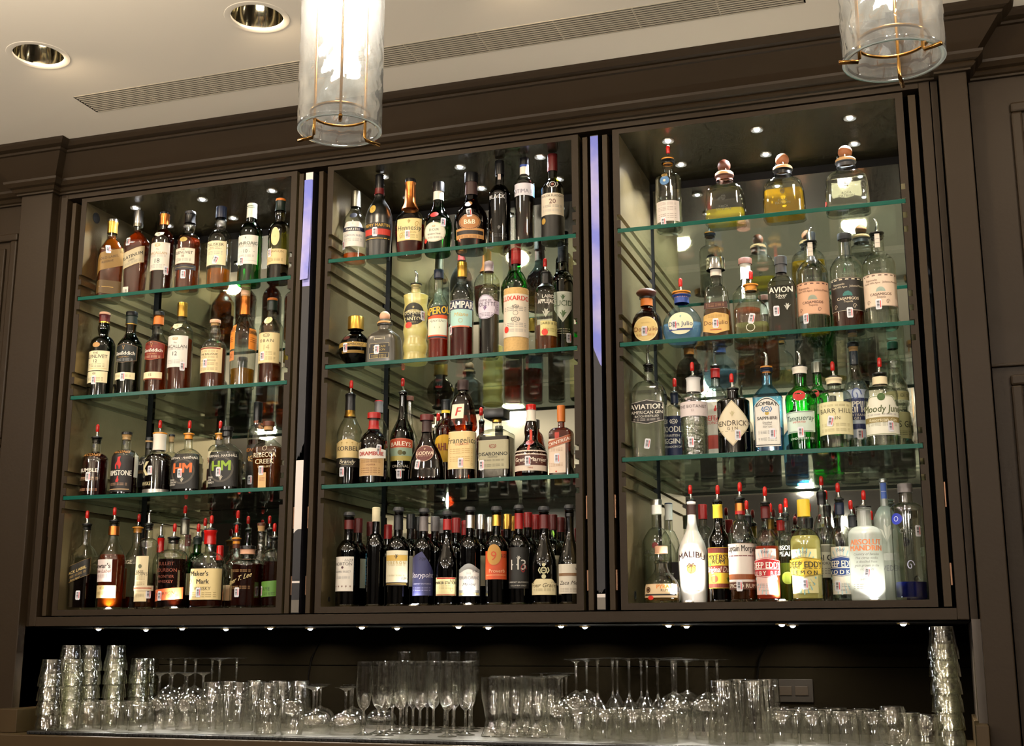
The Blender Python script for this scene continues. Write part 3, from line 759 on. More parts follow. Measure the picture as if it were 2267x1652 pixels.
for k, (x0, x1) in BAYS.items():
    cab = empty('display_box', ((x0 + x1) / 2, 0, Z0)); tag(cab, f'dark brown open display box of the {WHICH[k]} bay holding glass shelves', 'cabinet', 'display boxes')
    for side in (0, 1):      # side panels with routed shelf grooves
        bm = bmesh.new(); xi = x0 if side == 0 else x1; xo = xi - T if side == 0 else xi + T; xm = xi - .012 if side == 0 else xi + .012
        a, b = sorted((xm, xo)); box(bm, a, b, .0015, .445, Z0 + .003, Z0 + 1.4855)
        slots = sorted([s for g in SLOT[k] for s in g if s > 0]); zc = Z0 + .003
        a, b = sorted((xi, xm))
        for s in slots + [None]:
            ze = Z0 + s - .0088 if s else Z0 + 1.4855
            box(bm, a, b, .0015, .445, zc, ze, bev=0); zc = Z0 + s + .0088 if s else 0
        pt('side_panel', bm, [INNER], cab)
        bm = bmesh.new(); zc = Z0 + .003          # painted front edge band
        a, b = sorted((xm, xo)); box(bm, a, b, 0, .0015, zc, Z0 + 1.4855); a, b = sorted((xi, xm))
        for s in slots + [None]:
            ze = Z0 + s - .0088 if s else Z0 + 1.4855
            box(bm, a, b, 0, .0015, zc, ze); zc = Z0 + s + .0088 if s else 0
        pt('edge_band', bm, [BROWN], cab)
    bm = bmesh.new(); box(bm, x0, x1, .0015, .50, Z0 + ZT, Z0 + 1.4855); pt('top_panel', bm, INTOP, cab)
    bm = bmesh.new(); box(bm, x0, x1, .0015, .50, Z0 + .003, Z0 + ZB); pt('bottom_panel', bm, INNER, cab)
    bm = bmesh.new(); box(bm, x0, x1, 0, .0015, Z0 + ZT, Z0 + 1.4855); box(bm, x0, x1, 0, .0015, Z0 + .003, Z0 + ZB); pt('front_rail', bm, BROWN, cab)
    bm = bmesh.new(); box(bm, x0 - .02, x1 + .02, .474, .499, Z0 + .003, Z0 + 1.4855); pt('back_panel', bm, DARK, cab)
    bm = bmesh.new(); box(bm, x0 + .006, x1 - .006, MIRY, MIRY + .004, Z0 + ZB + .002, Z0 + ZT - .028)
    mr = pt('mirror', bm, mirm, cab); mr['label'] = 'mirror lining the back'
    for i, s in enumerate(SH[k]):
        g = empty('glass_shelf', ((x0 + x1) / 2, .0, Z0 + s)); tag(g, f'clear green-edged glass shelf, {("highest", "second highest", "third highest")[i]} in the {WHICH[k]} bay', 'shelf', 'glass shelves')
        bm = bmesh.new(); box(bm, x0 - .010, x1 + .010, .0035, .448, Z0 + s - .0064, Z0 + s + .0064)
        pt('pane', bm, teal, g)
        bm = bmesh.new(); box(bm, x0 - .010, x1 + .010, .0012, .0034, Z0 + s - .0063, Z0 + s + .0063, bev=.0008)
        pt('polished_edge', bm, edge, g)
    xc = (x0 + x1) / 2
    for r_, y in enumerate((.105, .318)):
        for c_, dx in enumerate((-.28, 0, .28)):
            g = empty('puck_light', (xc + dx, y, Z0 + ZT)); tag(g, f'tiny round puck light in the {WHICH[k]} bay ceiling, {("left", "centre", "right")[c_]} of the {("front", "rear")[r_]} row', 'light', 'puck lights in the display boxes')
            bm = bmesh.new(); lathe(bm, [(0, -.0012), (.012, -.0015), (.0185, -.004), (.0195, -.0002)], 20); obj('rim', bm, paint('#c4c0b4', .3, .8), g, smooth=True)
            bm = bmesh.new(); lathe(bm, [(0, -.0062), (.005, -.0055), (.0075, -.0035), (.0085, -.001)], 16); obj('lens', bm, led_lens, g, smooth=True)
            area('puck_lamp', (xc + dx, y, Z0 + ZT - .010), (xc + dx, y, 0), .02, P_PUCK * (1.6 if k == 'C' else 1.0 if k == 'B' else .8), COOL, spread=math.radians(120))
    # uplights in the floor of the box
    for (xx, yy) in {'A': ((.265, .03), (.52, .03)), 'B': ((1.37, .03), (1.55, .03)), 'C': ((2.225, .028), (2.49, .028), (2.74, .028))}[k]:
        g = empty('floor_puck_light', (xx, yy, Z0 + ZB)); tag(g, f'tiny round uplight in the {WHICH[k]} bay floor near x{int(xx*100)}', 'light', 'puck lights in the display boxes')
        FLOORP.append((g, k))
        bm = bmesh.new(); lathe(bm, [(.016, .0002), (.015, .003), (.010, .004), (0, .004)], 18); obj('rim', bm, paint('#c4c0b4', .3, .8), g, smooth=True)
        bm = bmesh.new(); lathe(bm, [(.009, .004), (.007, .0062), (0, .007)], 14); obj('lens', bm, led_lens, g, smooth=True)
        area('puck_lamp', (xx, yy, Z0 + ZB + .0085), (xx, yy + .10, Z0 + 2), .02, P_UP * {'A': 1.0, 'B': .25, 'C': 1.8}[k], LEDC, spread=math.radians(140))
    bm = bmesh.new(); lathe(bm, [(.0, .0), (.013, .0), (.013, .004), (.010, .004)], 18)
for k_, x_, y_, z_, r_ in (('A', .0841, 0.0585, 2.7593, .020), ('C', 2.0539, 0.0892, 1.3784, .013), ('B', 1.068, 0.0554, 1.3776, .008)):
    bm = bmesh.new(); lathe(bm, [(0, 0), (r_, 0), (r_, .0012), (r_ * .8, .0014), (r_ * .78, .0006), (0, .0006)], 24); bmesh.ops.rotate(bm, verts=bm.verts, matrix=Matrix.Rotation(PI / 2, 3, 'Y')); bmesh.ops.translate(bm, verts=bm.verts, vec=(x_ + .0002, y_, z_))
    cab_ = [o for o in bpy.data.objects if o.get('category') == 'cabinet' and WHICH[k_] + ' bay' in o['label']][0]
    pt('cable_hole', bm, paint('#050403', .6), cab_)
cnt = {}
for g, k in FLOORP:
    i = cnt.get(k, 0); cnt[k] = i + 1
    g['label'] = f'tiny round uplight in the floor of the {WHICH[k]} bay, {("leftmost", "second from left", "third from left")[i]}'

# retracted pocket doors seen edge-on, with the strips of poster tucked between
DOORS = [(.020, .036, 'left of the left bay'), (.9375, .954, 'just right of the left bay'), (1.012, 1.028, 'just left of the middle bay'), (1.934, 1.950, 'just right of the middle bay'), (1.9985, 2.015, 'just left of the right bay'), (2.919, 2.940, 'right of the right bay')]
doorm = paint('#332819', .5, spec=.2)
for x0, x1, wh_ in DOORS:
    d = empty('pocket_door', ((x0 + x1) / 2, 0, Z0)); tag(d, f'slim brown cabinet door pushed back into its pocket, {wh_}', 'cabinet door', 'pocket doors seen edge-on')
    bm = bmesh.new(); box(bm, x0, x1, .004, .44, Z0 + .003, Z0 + 1.475, bev=.001); pt('door_panel', bm, doorm, d)
    bm = bmesh.new(); s_ = 1 if x0 > 1.95 or .93 < x0 < .95 else -1
    xx = x1 if s_ > 0 else x0 - .006
    box(bm, xx, xx + .006, .010, .03, Z0 + .06, Z0 + .12, bev=.001); box(bm, xx, xx + .005, .010, .03, Z0 + .27, Z0 + .34, bev=.001); pt('hinge', bm, paint('#7a5c48', .3, .9), d)
sky = None
def sky_paper():
    m, nt, out = newmat('printed_paper'); N = nt.nodes; L = nt.links
    b = N.new('ShaderNodeBsdfPrincipled'); b.inputs['Roughness'].default_value = .55
    tc = N.new('ShaderNodeTexCoord'); nz = N.new('ShaderNodeTexNoise'); nz.inputs['Scale'].default_value = 6; nz.inputs['Detail'].default_value = 5
    cr = N.new('ShaderNodeValToRGB'); cr.color_ramp.elements[0].position = .42; cr.color_ramp.elements[0].color = (*lin('#6a74d0'), 1)
    cr.color_ramp.elements[1].position = .72; cr.color_ramp.elements[1].color = (*lin('#b2aad0'), 1)
    L.new(tc.outputs['Object'], nz.inputs['Vector']); L.new(nz.outputs[0], cr.inputs[0]); L.new(cr.outputs[0], b.inputs['Base Color']); L.new(b.outputs[0], out.inputs[0]); return m
SKY = sky_paper(); PWHITE = paint('#d8d0cc', .6); PBLACK = paint('#16141a', .5)
def jag(bm, x0, x1, z0, z1, mi, y, j0=None, j1=None):
    n = 8; lo = j0 or [0] * (n + 1); hi = j1 or [0] * (n + 1)
    B_ = [bm.verts.new((x0 + (x1 - x0) * i / n, y, z0 + lo[i])) for i in range(n + 1)]; T_ = [bm.verts.new((x0 + (x1 - x0) * i / n, y, z1 + hi[i])) for i in range(n + 1)]
    for i in range(n): bm.faces.new([B_[i], B_[i + 1], T_[i + 1], T_[i]]).material_index = mi
def strip(label, x0, x1, segs, tear=None):
    g = empty('poster_strip', ((x0 + x1) / 2, 0, Z0)); tag(g, label, 'poster', 'poster strips in the cabinet gaps')
    bm = bmesh.new(); box(bm, x0, x1, .006, .30, Z0 + .004, Z0 + 1.478); pt('backing_board', bm, PBLACK, g)
    bm = bmesh.new()
    for z0, z1, mi, j0, j1 in segs: jag(bm, x0, x1, Z0 + z0, Z0 + z1, mi, .0045, j0, j1)
    pt('printed_face', bm, [SKY, PWHITE, PBLACK, paint('#6a645c', .35, .5)], g)
    if tear:
        bm = bmesh.new(); z0, z1 = tear; n = 10
        for a, b in ((0, 1),):
            vs = [[bm.verts.new((x0 - .004 + (x1 - x0 + .002) * i / 4, .0035 - .010 * (1 - j / n) ** 2, Z0 + z0 + (z1 - z0) * j / n + (.003 * i / 4 * (1 if j == 0 else 0)) )) for i in range(5)] for j in range(n + 1)]
            for A, C_ in zip(vs, vs[1:]):
                for i in range(4): bm.faces.new([A[i], A[i + 1], C_[i + 1], C_[i]])
        pt('torn_flap', bm, SKY, g)
jg = [0, .006, .018, .010, .030, .022, .045, .05, .058]
strip('narrow sky-blue, black and white poster strip between the left and middle bays', .962, .989,
      [(1.448, 1.476, 1, None, None), (1.075, 1.448, 0, None, None), (.49, 1.075, 2, None, None), (.255, .49, 1, [0, .004, .008, .01, .012, .013, .013, .013, .013], jg), (.11, .255, 2, None, [0, .004, .008, .01, .012, .013, .013, .013, .013]), (.098, .104, 1, None, None), (.045, .098, 2, None, None), (.006, .045, 3, None, None)], tear=(1.095, 1.45))
strip('narrow sky-blue poster strip fading to black between the middle and right bays', 1.960, 1.985,
      [(.73, 1.475, 0, [.06, .05, .042, .034, .026, .018, .010, .004, 0], None), (.05, .73, 2, None, [.06, .05, .042, .034, .026, .018, .010, .004, 0]), (.040, .05, 1, None, [.008, .012, .002, .006, .001, .004, .010, .014, .016]), (.006, .040, 3, None, None)])

# LEDs under the cabinet over the glasses
for i, (x, y) in enumerate([(0.1732, 0.11), (0.2124, 0.33), (0.502, 0.11), (0.537, 0.33), (0.8323, 0.11), (0.8646, 0.33), (1.1597, 0.11), (1.1858, 0.33), (1.488, 0.11), (1.5082, 0.33), (1.8186, 0.11), (1.8336, 0.33), (2.1474, 0.11), (2.1592, 0.33), (2.4757, 0.11), (2.4823, 0.33), (2.8084, 0.11)]):
    g = empty('undercabinet_light', (x, y, Z0 - .036)); n_ = ('first', 'second', 'third', 'fourth', 'fifth', 'sixth', 'seventh', 'eighth', 'ninth', 'tenth', 'eleventh', 'twelfth', 'thirteenth', 'fourteenth', 'fifteenth', 'sixteenth', 'seventeenth')[i]
    tag(g, f'tiny round light under the cabinet above the glasses, {n_} from the left', 'light', 'lights under the cabinet')
    bm = bmesh.new(); lathe(bm, [(0, -.001), (.013, -.0015), (.018, -.004), (.019, -.0002)], 18); obj('rim', bm, paint('#b89a60', .3, .9), g, smooth=True)
    bm = bmesh.new(); lathe(bm, [(0, -.0095), (.005, -.0085), (.008, -.005), (.010, -.001)], 14); obj('lens', bm, led_lens, g, smooth=True)
    area('undercabinet_lamp', (x, y, Z0 - .048), (x, y, 0), .02, P_UNDER, LEDC, spread=math.radians(150))

# socket plate and cables on the niche wall
g = empty('power_socket', (2.46, .48, Z0 - .235)); tag(g, 'dark power socket plate on the niche wall behind the tumblers', 'socket')
bm = bmesh.new(); box(bm, -.06, .06, -.006, 0, -.035, .035, bev=.002); obj('plate', bm, paint('#140f09', .6, spec=.1), g)
bm = bmesh.new(); box(bm, .005, .045, -.009, -.006, -.014, .014, bev=.001); box(bm, -.045, -.005, -.009, -.006, -.014, .014, bev=.001); obj('outlet', bm, paint('#1c150d', .5, spec=.1), g)
for i, (xa, lb) in enumerate(((.80, 'thin black cable hanging on the niche wall behind the pint glasses'), (2.36, 'thin black cable dropping to the power socket on the niche wall'))):
    bm = bmesh.new(); tube(bm, [(xa + .06, .474, Z0 - .04), (xa + .03, .47, Z0 - .08), (xa, .47, Z0 - .14), (xa - .01, .47, Z0 - .2), (xa - .005, .47, Z0 - .26), (xa, .476, Z0 - .35)], .0032, 8)
    tag(obj('cable', bm, paint('#060504', .8, spec=0.0), smooth='all'), lb, 'cable')

# ------------------------------------------------------------ hanging glass lamps
def pendant(label, x, y, zb, rad):
    g = empty('pendant_lamp', (x, y, zb)); tag(g, label, 'pendant lamp', 'hammered glass pendants'); Hc = .46
    bm = bmesh.new(); rr = random.Random(3); n = 72; m = 60; R0 = rad
    for ins, flip in ((0, 0), (.0075, 1)):
        rows = []
        for j in range(m + 1):
            z = Hc * j / m; row = []
            for i in range(n):
                t = 2 * PI * i / n
                d = .0011 * math.sin(t * 9 + 1.7 * math.sin(z * 40)) * math.sin(z * 95 + 2 * math.sin(t * 3)) + .0007 * math.sin(t * 17 + z * 130)
                k = min(1, z / .05); r = R0 - ins + d * k * (1.3 if flip else 1)
                row.append(bm.verts.new((r * math.cos(t), r * math.sin(t), z)))
            rows.append(row)
        for A, B_ in zip(rows, rows[1:]):
            for i in range(n):
                f = [A[i], A[(i + 1) % n], B_[(i + 1) % n], B_[i]]; bm.faces.new(f[::-1] if flip else f)
        if not flip: first = rows[0]
        else:
            for i in range(n): f = bm.faces.new([first[i], rows[0][i], rows[0][(i + 1) % n], first[(i + 1) % n]]); f.material_index = 1
    obj('glass_cylinder', bm, [thin('#f2f4f3', '#b4bcbc', refl=.12, power=2.2, bump=1.0, bscale=26, wave=True, milk=.09, milkcol='#ffffff'), thin('#c8dcd4', '#9ab8ae', refl=.25, milk=.8, milkcol='#f2fcf8')], g, smooth='all')
    brass = paint('#b98a4a', .22, 1); rc = R0 * .70
    a0 = {0: math.radians(-63), 1: math.radians(83)}[0 if x < 2.4 else 1]
    bm = bmesh.new(); tube(bm, [(rc * math.cos(2 * PI * i / 36), rc * math.sin(2 * PI * i / 36), .034) for i in range(36)], .0028, 8, closed=True); obj('ring', bm, brass, g, smooth='all')
    for q in range(3):
        a = a0 + 2 * PI * q / 3; c, s = math.cos(a), math.sin(a); bm = bmesh.new()
        tube(bm, [(rc * c, rc * s, Hc + .06), (rc * c, rc * s, .034), (rc * c, rc * s, .002), (rc * 1.06 * c, rc * 1.06 * s, -.004), ((R0 + .010) * c, (R0 + .010) * s, -.006)], [.0028, .0028, .0030, .0034, .0036], 10); obj('rod', bm, brass, g, smooth='all')
    bm = bmesh.new(); lathe(bm, [(0, .185), (.016, .188), (.028, .198), (.035, .215), (.037, .24), (.036, .27), (.030, .30), (.020, .335), (.014, .36)], 28); obj('bulb', bm, emission('#fff4e6', P_BULB), g, smooth='all')
    bm = bmesh.new(); lathe(bm, [(.016, .355), (.018, .36), (.018, .42), (.006, .43), (.006, CEIL - zb)], 20); obj('lamp_holder', bm, brass, g, smooth=True)
    bm = bmesh.new(); lathe(bm, [(0, Hc + .04), (rc + .006, Hc + .04), (rc + .006, Hc + .06), (0, Hc + .06)], 30); obj('top_plate', bm, brass, g, smooth=True)
    bm = bmesh.new(); lathe(bm, [(0, CEIL - zb - .025), (.05, CEIL - zb - .025), (.055, CEIL - zb - .001), (0, CEIL - zb - .001)], 30); obj('ceiling_rose', bm, brass, g, smooth=True)
    l = bpy.data.lights.new('pendant_or_fill_glow', 'POINT'); l.energy = P_PEND; l.color = (1, .93, .84); l.shadow_soft_size = .03
    o = bpy.data.objects.new('pendant_or_fill_glow', l); col.objects.link(o); o.location = (x, y, zb + .26)
pendant('hammered glass cylinder pendant with brass cage, hanging left of centre', 1.8859, -1.5961, 2.1913, 0.08)
pendant('hammered glass cylinder pendant with brass cage, cut off at the top right', 2.8989, -1.671, 2.1438, 0.08)
# bare point lights out of view, added to brighten the ceiling and mirrors
def glow(x, y, k):
    l = bpy.data.lights.new('pendant_or_fill_glow', 'POINT'); l.energy = P_FAR * k; l.color = (1, .90, .78); l.shadow_soft_size = .05
    o = bpy.data.objects.new('pendant_or_fill_glow', l); col.objects.link(o); o.location = (x, y, Z0 + 1.08)
for x, y, k in ((-.6, -1.63, .75), (.87, -1.63, .7), (3.93, -1.63, 1.0), (-1.2, -3.2, .8), (-.9, -5.2, 2.2), (2.0, -5.2, 2.2), (4.9, -5.2, 2.2), (-.9, -8.3, 3.0), (2.0, -8.3, 3.0), (4.9, -8.3, 3.0)): glow(x, y, k)

# ------------------------------------------------------------ every bottle: name, label, group, place, glass height, radius, shape, glass, drink, closure, labels, price sticker, turn
BOTTLES = [
 ('whisky_bottle','dark whisky bottle with copper capsule and tall white label marked 18','bottles on the top shelf of the left bay',(0.3643,0.075,2.4466),0.3022,0.0401,'scotch','clear',('#5a1a06',0.84,0.1),[('black',0.01,1.06,0.7),('copper',0.04,1.05)],[('r',0.72,0.27,0.61,'#d8d0c4',[('#crest',0.575,0.018,'#b89a4a'),('The',0.525,0.018,'#666666',{'i': 0.3}),('MACALLAN',0.48,0.032,'#b0946a',{'b': 0.012}),('#small',0.445,0.02,'#999999'),('18',0.385,0.055,'#1a1a1a'),('#small',0.32,0.03,'#888888')],{'border': ('#c0a058',0.01),'th': 0.06}),('v',0.3,0.68,0.74,'#e0d8c8',[('18',0.715,0.02,'#1a1a1a')],{'th': 0.06})],(0.61,0.27,0.0),0.0),
 ('whisky_bottle','amber whisky bottle with black cap,cream label marked 18 and dark band','bottles on the top shelf of the left bay',(0.4695,0.075,2.4466),0.2921,0.0422,'scotchbulb','clear',('#9a4408',0.66,0.2),[('slate',0.01,1.15,0.7),('black',0.036,1.12)],[('r',0.66,0.33,0.52,'#ddd2c0',[('THE',0.5,0.022,'#1a1a1a'),('GLENLIVET',0.465,0.036,'#1a1a1a',{'b': 0.01}),('18',0.42,0.034,'#5a3a28'),('#small',0.375,0.03,'#777777')],{'border': ('#b8a070',0.02),'th': 0.06}),('r',0.75,0.25,0.31,'#22222c',[('#line',0.28,0.006,'#887a50')],{'th': 0.06}),('o',0.22,0.6,0.66,'#b09a50',[('#ring',0.63,0.008,'#4a3a14')],{'th': 0.06})],(0.16,0.19,0.0),0.0),
 ('whisky_bottle','clear whisky bottle nearly empty with a navy cap and cream text label,low gold drink','bottles on the top shelf of the left bay',(0.5957,0.075,2.4466),0.29,0.0411,'scotchbulb','clear',('#c8800c',0.235,0.2),[('navy',0.042,1.15,0.3)],[('r',0.66,0.27,0.57,'#e8dcb4',[('TALISKER',0.525,0.038,'#1a1a1a',{'b': 0.01}),('SINGLE MALT',0.49,0.016,'#444444'),('SCOTCH WHISKY',0.47,0.016,'#444444'),('#small',0.42,0.03,'#888888'),('#leaf',0.35,0.03,'#8a8a70')],{'th': 0.06}),('r',0.66,0.255,0.268,'#2a2418',[],{'th': 0.06})],(0.16,0.33,-0.3),0.0),
 ('whisky_bottle','bright green whisky bottle with white capsule and large white label marked 10','bottles on the top shelf of the left bay',(0.7179,0.075,2.4466),0.2893,0.0407,'scotch','green',None,[('white',0.034,1.05,0.3),('white',0.02,1.05)],[('r',0.7,0.24,0.6,'#dcd8cc',[('#flame',0.57,0.014,'#5a7060'),('LAPHROAIG',0.5,0.04,'#2a3a30',{'b': 0.012}),('#small',0.465,0.02,'#777777'),('— 10 —',0.4,0.045,'#333333'),('#small',0.34,0.02,'#777777'),('#line',0.28,0.003,'#999999')],{'th': 0.06})],(-0.14,0.28,0.0),0.0),
 ('whisky_bottle','olive green whisky bottle with orange-topped black cap and an oval label above a tan one','bottles on the top shelf of the left bay',(0.8303,0.075,2.4466),0.2982,0.0381,'scotchbulb','olive',('#4a1408',0.22,0.1),[('orange',0.01,1.15,0.7),('dgreen',0.036,1.12)],[('r',0.72,0.2,0.38,'#d8c08c',[('LAGAVULIN',0.35,0.028,'#6a5030'),('16',0.31,0.035,'#b05a3a',{'dx': -0.2}),('#small',0.25,0.03,'#8a7448')],{'th': 0.06}),('o',0.26,0.42,0.64,'#dcc890',[('#ring',0.53,0.012,'#b09858')],{'th': 0.06})],(-0.29,0.34,0.05),0.0),
 ('whisky_bottle','square amber whisky bottle turned corner-on with a gold neck and dull gold slanted label','bottles on the top shelf of the left bay',(0.1385,0.085,2.4466),0.3048,0.0419,'square','clear',('#a85408',0.8,0.2),[('silver',0.01,1.05,0.5),('gold',0.045,1.08)],[('r',0.86,0.36,0.58,'#8a6a34',[('GOLD LABEL',0.5,0.03,'#3a2a10'),('RESERVE',0.45,0.025,'#3a2a10')],{'sl': 0.35,'th': -0.2}),('r',0.8,0.06,0.22,'#5a4420',[('#short',0.14,0.006,'#c8a050')],{'th': -0.2})],(-0.2,0.6,0.1),0.78),
 ('whisky_bottle','faceted amber whisky bottle with silver neck sleeve and a slanted silver-grey label','bottles on the top shelf of the left bay',(0.247,0.085,2.4466),0.3184,0.0417,'platinum','clear',('#8a3a08',0.8,0.2),[('silver',0.05,1.06,0.25),('pewter',0.012,1.1)],[('r',0.8,0.36,0.55,'#b8ac8c',[('PLATINUM',0.475,0.04,'#1a1a1a',{'b': 0.015}),('LABEL',0.43,0.022,'#444444'),('#small',0.395,0.02,'#777777')],{'sl': 0.3,'border': ('#d0a850',0.02),'th': 0.06}),('r',0.22,0.03,0.12,'#d8d2c4',[('18',0.075,0.035,'#1a1a1a')],{'th': -0.29})],(-0.24,0.65,0.1),0.0),
 ('whisky_bottle','dark green whisky bottle with dark red neck band and two stacked cream labels marked 12','bottles on the second shelf of the left bay',(0.1304,0.085,2.0876),0.3113,0.0443,'scotchbulb','dgreen',None,[('pinkwood',0.01,1.1,0.7),('dred',0.026,1.1),('gold',0.006,1.08)],[('r',0.72,0.31,0.54,'#e8dcb4',[('THE',0.515,0.024,'#1a1a1a'),('GLENLIVET',0.475,0.04,'#1a1a1a',{'b': 0.01}),('12',0.42,0.038,'#1a1a1a'),('#small',0.37,0.03,'#8a8060'),('#line',0.335,0.004,'#c0a860')],{'th': 0.06}),('r',0.68,0.17,0.3,'#e8dcb4',[('#crest',0.275,0.01,'#555555'),('#small',0.21,0.03,'#8a8060')],{'th': 0.06}),('o',0.2,0.58,0.64,'#b88a50',[],{'th': 0.06})],(0.06,0.2,0.0),0.0),
 ('whisky_bottle','dark green sloping whisky bottle with a black shield label and small cream strip','bottles on the second shelf of the left bay',(0.2447,0.085,2.0876),0.3026,0.0431,'slim','dgreen',None,[('black',0.016,1.12,0.5),('dgreen',0.03,1.1),('gold',0.003,1.1)],[('h',0.75,0.38,0.62,'#141c1c',[('#stag',0.565,0.022,'#b08a50'),('Glenfiddich',0.5,0.044,'#ece6da',{'b': 0.014}),('SINGLE MALT',0.455,0.016,'#b08a50'),('#small',0.42,0.02,'#aaaaaa')],{'border': ('#8a6a40',0.03),'w': 1,'th': 0.06}),('r',0.68,0.19,0.27,'#e8dcb4',[('#small',0.23,0.02,'#998a60')],{'th': 0.06})],(0.11,0.22,0.0),0.0),
 ('whisky_bottle','amber whisky bottle with orange neck sleeve,red shield label and strip marked 15','bottles on the second shelf of the left bay',(0.3575,0.085,2.0876),0.294,0.0396,'slim','clear',('#a8480c',0.6,0.2),[('black',0.014,1.12,0.5),('copper',0.008,1.05),('orange',0.026,1.08)],[('h',0.75,0.4,0.64,'#7a2014',[('#stag',0.585,0.022,'#c88a50'),('Glenfiddich',0.525,0.042,'#ece6da',{'b': 0.014}),('SINGLE MALT',0.48,0.016,'#d0a070'),('#small',0.445,0.02,'#e0c0a0')],{'border': ('#c07040',0.03),'th': 0.06}),('r',0.68,0.185,0.26,'#e8dcb4',[('15',0.225,0.032,'#4a3010')],{'th': 0.06}),('r',0.68,0.17,0.183,'#8a4020',[],{'th': 0.06})],None,0.0),
 ('whisky_bottle','half-full amber whisky bottle with gold capsule and plain white label marked 12','bottles on the second shelf of the left bay',(0.4523,0.085,2.0876),0.3204,0.0417,'scotch','clear',('#a8480c',0.6,0.2),[('gold',0.018,1.06,0.3),('gold',0.034,1.05)],[('r',0.7,0.27,0.62,'#e0dad2',[('#crest',0.585,0.016,'#b89a4a'),('The',0.54,0.018,'#666666',{'i': 0.3}),('MACALLAN',0.5,0.036,'#2a2a2a',{'b': 0.01}),('12',0.42,0.045,'#1a1a1a'),('#small',0.33,0.03,'#999999'),('#small',0.47,0.014,'#888888')],{'th': 0.06}),('v',0.3,0.69,0.76,'#e4dcb4',[('12',0.735,0.022,'#1a1a1a')],{'th': 0.06})],(0.51,0.28,0.0),0.0),
 ('whisky_bottle','short amber whisky bottle with pale cork,pinched neck and cream label edged red','bottles on the second shelf of the left bay',(0.5868,0.085,2.0876),0.2443,0.0428,'scotchbulb','clear',('#a8480c',0.6,0.2),[('pinkwood',0.012,1.1,0.7),('cork',0.01,0.9)],[('r',0.75,0.24,0.6,'#e2cfa0',[('#line',0.585,0.02,'#7a1c14'),('#small',0.545,0.02,'#998060'),('THE BALVENIE',0.5,0.03,'#2a2018',{'b': 0.01}),('#small',0.46,0.02,'#887050'),('DOUBLEWOOD',0.41,0.022,'#4a4030'),('#small',0.36,0.03,'#998060'),('#small',0.29,0.03,'#998060')],{'th': 0.06})],(-0.09,0.37,0.0),0.0),
 ('whisky_bottle','tall curved clear whisky bottle with exposed cork,copper sleeve and orange labels','bottles on the second shelf of the left bay',(0.7014,0.085,2.0876),0.3317,0.0448,'tallneck','clear',('#d09810',0.2,0.2),[('pinkwood',0.028,1.0,0.8),('copper',0.066,1.04)],[('r',0.33,0.4,0.66,'#e0872e',[('GLENMORANGIE',0.6,0.03,'#1a1a1a',{'w': 0.9}),('#small',0.5,0.04,'#7a3a10')],{'th': -0.44}),('r',0.33,0.4,0.62,'#e0872e',[('ORIGINAL',0.58,0.03,'#1a1a1a'),('#small',0.5,0.04,'#7a3a10')],{'th': 0.91}),('r',0.3,0.28,0.38,'#c47a48',[('#small',0.33,0.03,'#7a3a10')],{'th': -0.44})],None,0.0),
 ('whisky_bottle','whisky bottle low on drink with oval neck seal and cream label marked 14','bottles on the second shelf of the left bay',(0.8072,0.085,2.0876),0.3037,0.0399,'scotch','clear',('#8a3a0a',0.28,0.2),[('orange',0.01,1.1,0.7),('dgreen',0.034,1.08)],[('r',0.78,0.25,0.6,'#e2cf9c',[('#crest',0.565,0.02,'#7a7050'),('OBAN',0.505,0.036,'#1a1a1a',{'t': 1.4,'b': 0.01}),('14',0.43,0.06,'#b0a070'),('#small',0.36,0.03,'#998a60'),('#small',0.3,0.03,'#998a60')],{'border': ('#8a6a3c',0.015),'th': 0.06}),('o',0.3,0.7,0.79,'#e6d6a4',[('#ring',0.745,0.01,'#a89058')],{'th': 0.06})],(-0.14,0.33,0.0),0.0),
 ('whisky_bottle','square-shouldered bottle of dark red whisky with a red pour cap,white printed lettering','bottles on the third shelf of the left bay',(0.132,0.085,1.7371),0.2117,0.0459,'balc','clear',('#6a0c08',0.77,0.15),('R','black'),[(None,0.75,0.1,0.7,None,[('BALCONES',0.7,0.05,'#c88a40',{'b': 0.01}),('RUMBLE',0.44,0.065,'#ece6da',{'b': 0.02}),('#small',0.3,0.04,'#c8a080'),('#small',0.12,0.03,'#c89070')],{'th': 0.06}),('o',0.2,0.82,0.9,'#18181a',[],{'th': 0.06})],(0.11,0.33,0.0),0.0),
 ('whisky_bottle','dark whisky bottle with flat black stopper and black label bearing a red flame','bottles on the third shelf of the left bay',(0.2556,0.085,1.7371),0.2178,0.0455,'balc','clear',('#4a0a06',0.62,0.15),[('black',0.01,1.1,0.9),('cork',0.018,0.9)],[('r',0.7,0.06,0.75,'#18100e',[('BALCONES',0.7,0.045,'#c88a40',{'b': 0.01}),('#flame',0.52,0.1,'#c01810'),('BRIMSTONE',0.36,0.085,'#ece6da',{'b': 0.02}),('#flame',0.26,0.05,'#c01810'),('#small',0.18,0.03,'#c8a080'),('#line',0.1,0.012,'#d8b080')],{'th': 0.06}),('r',0.16,0.3,0.72,'#c8bfae',[],{'th': 1.01}),('o',0.2,0.82,0.9,'#18181a',[],{'th': 0.06})],None,0.0),
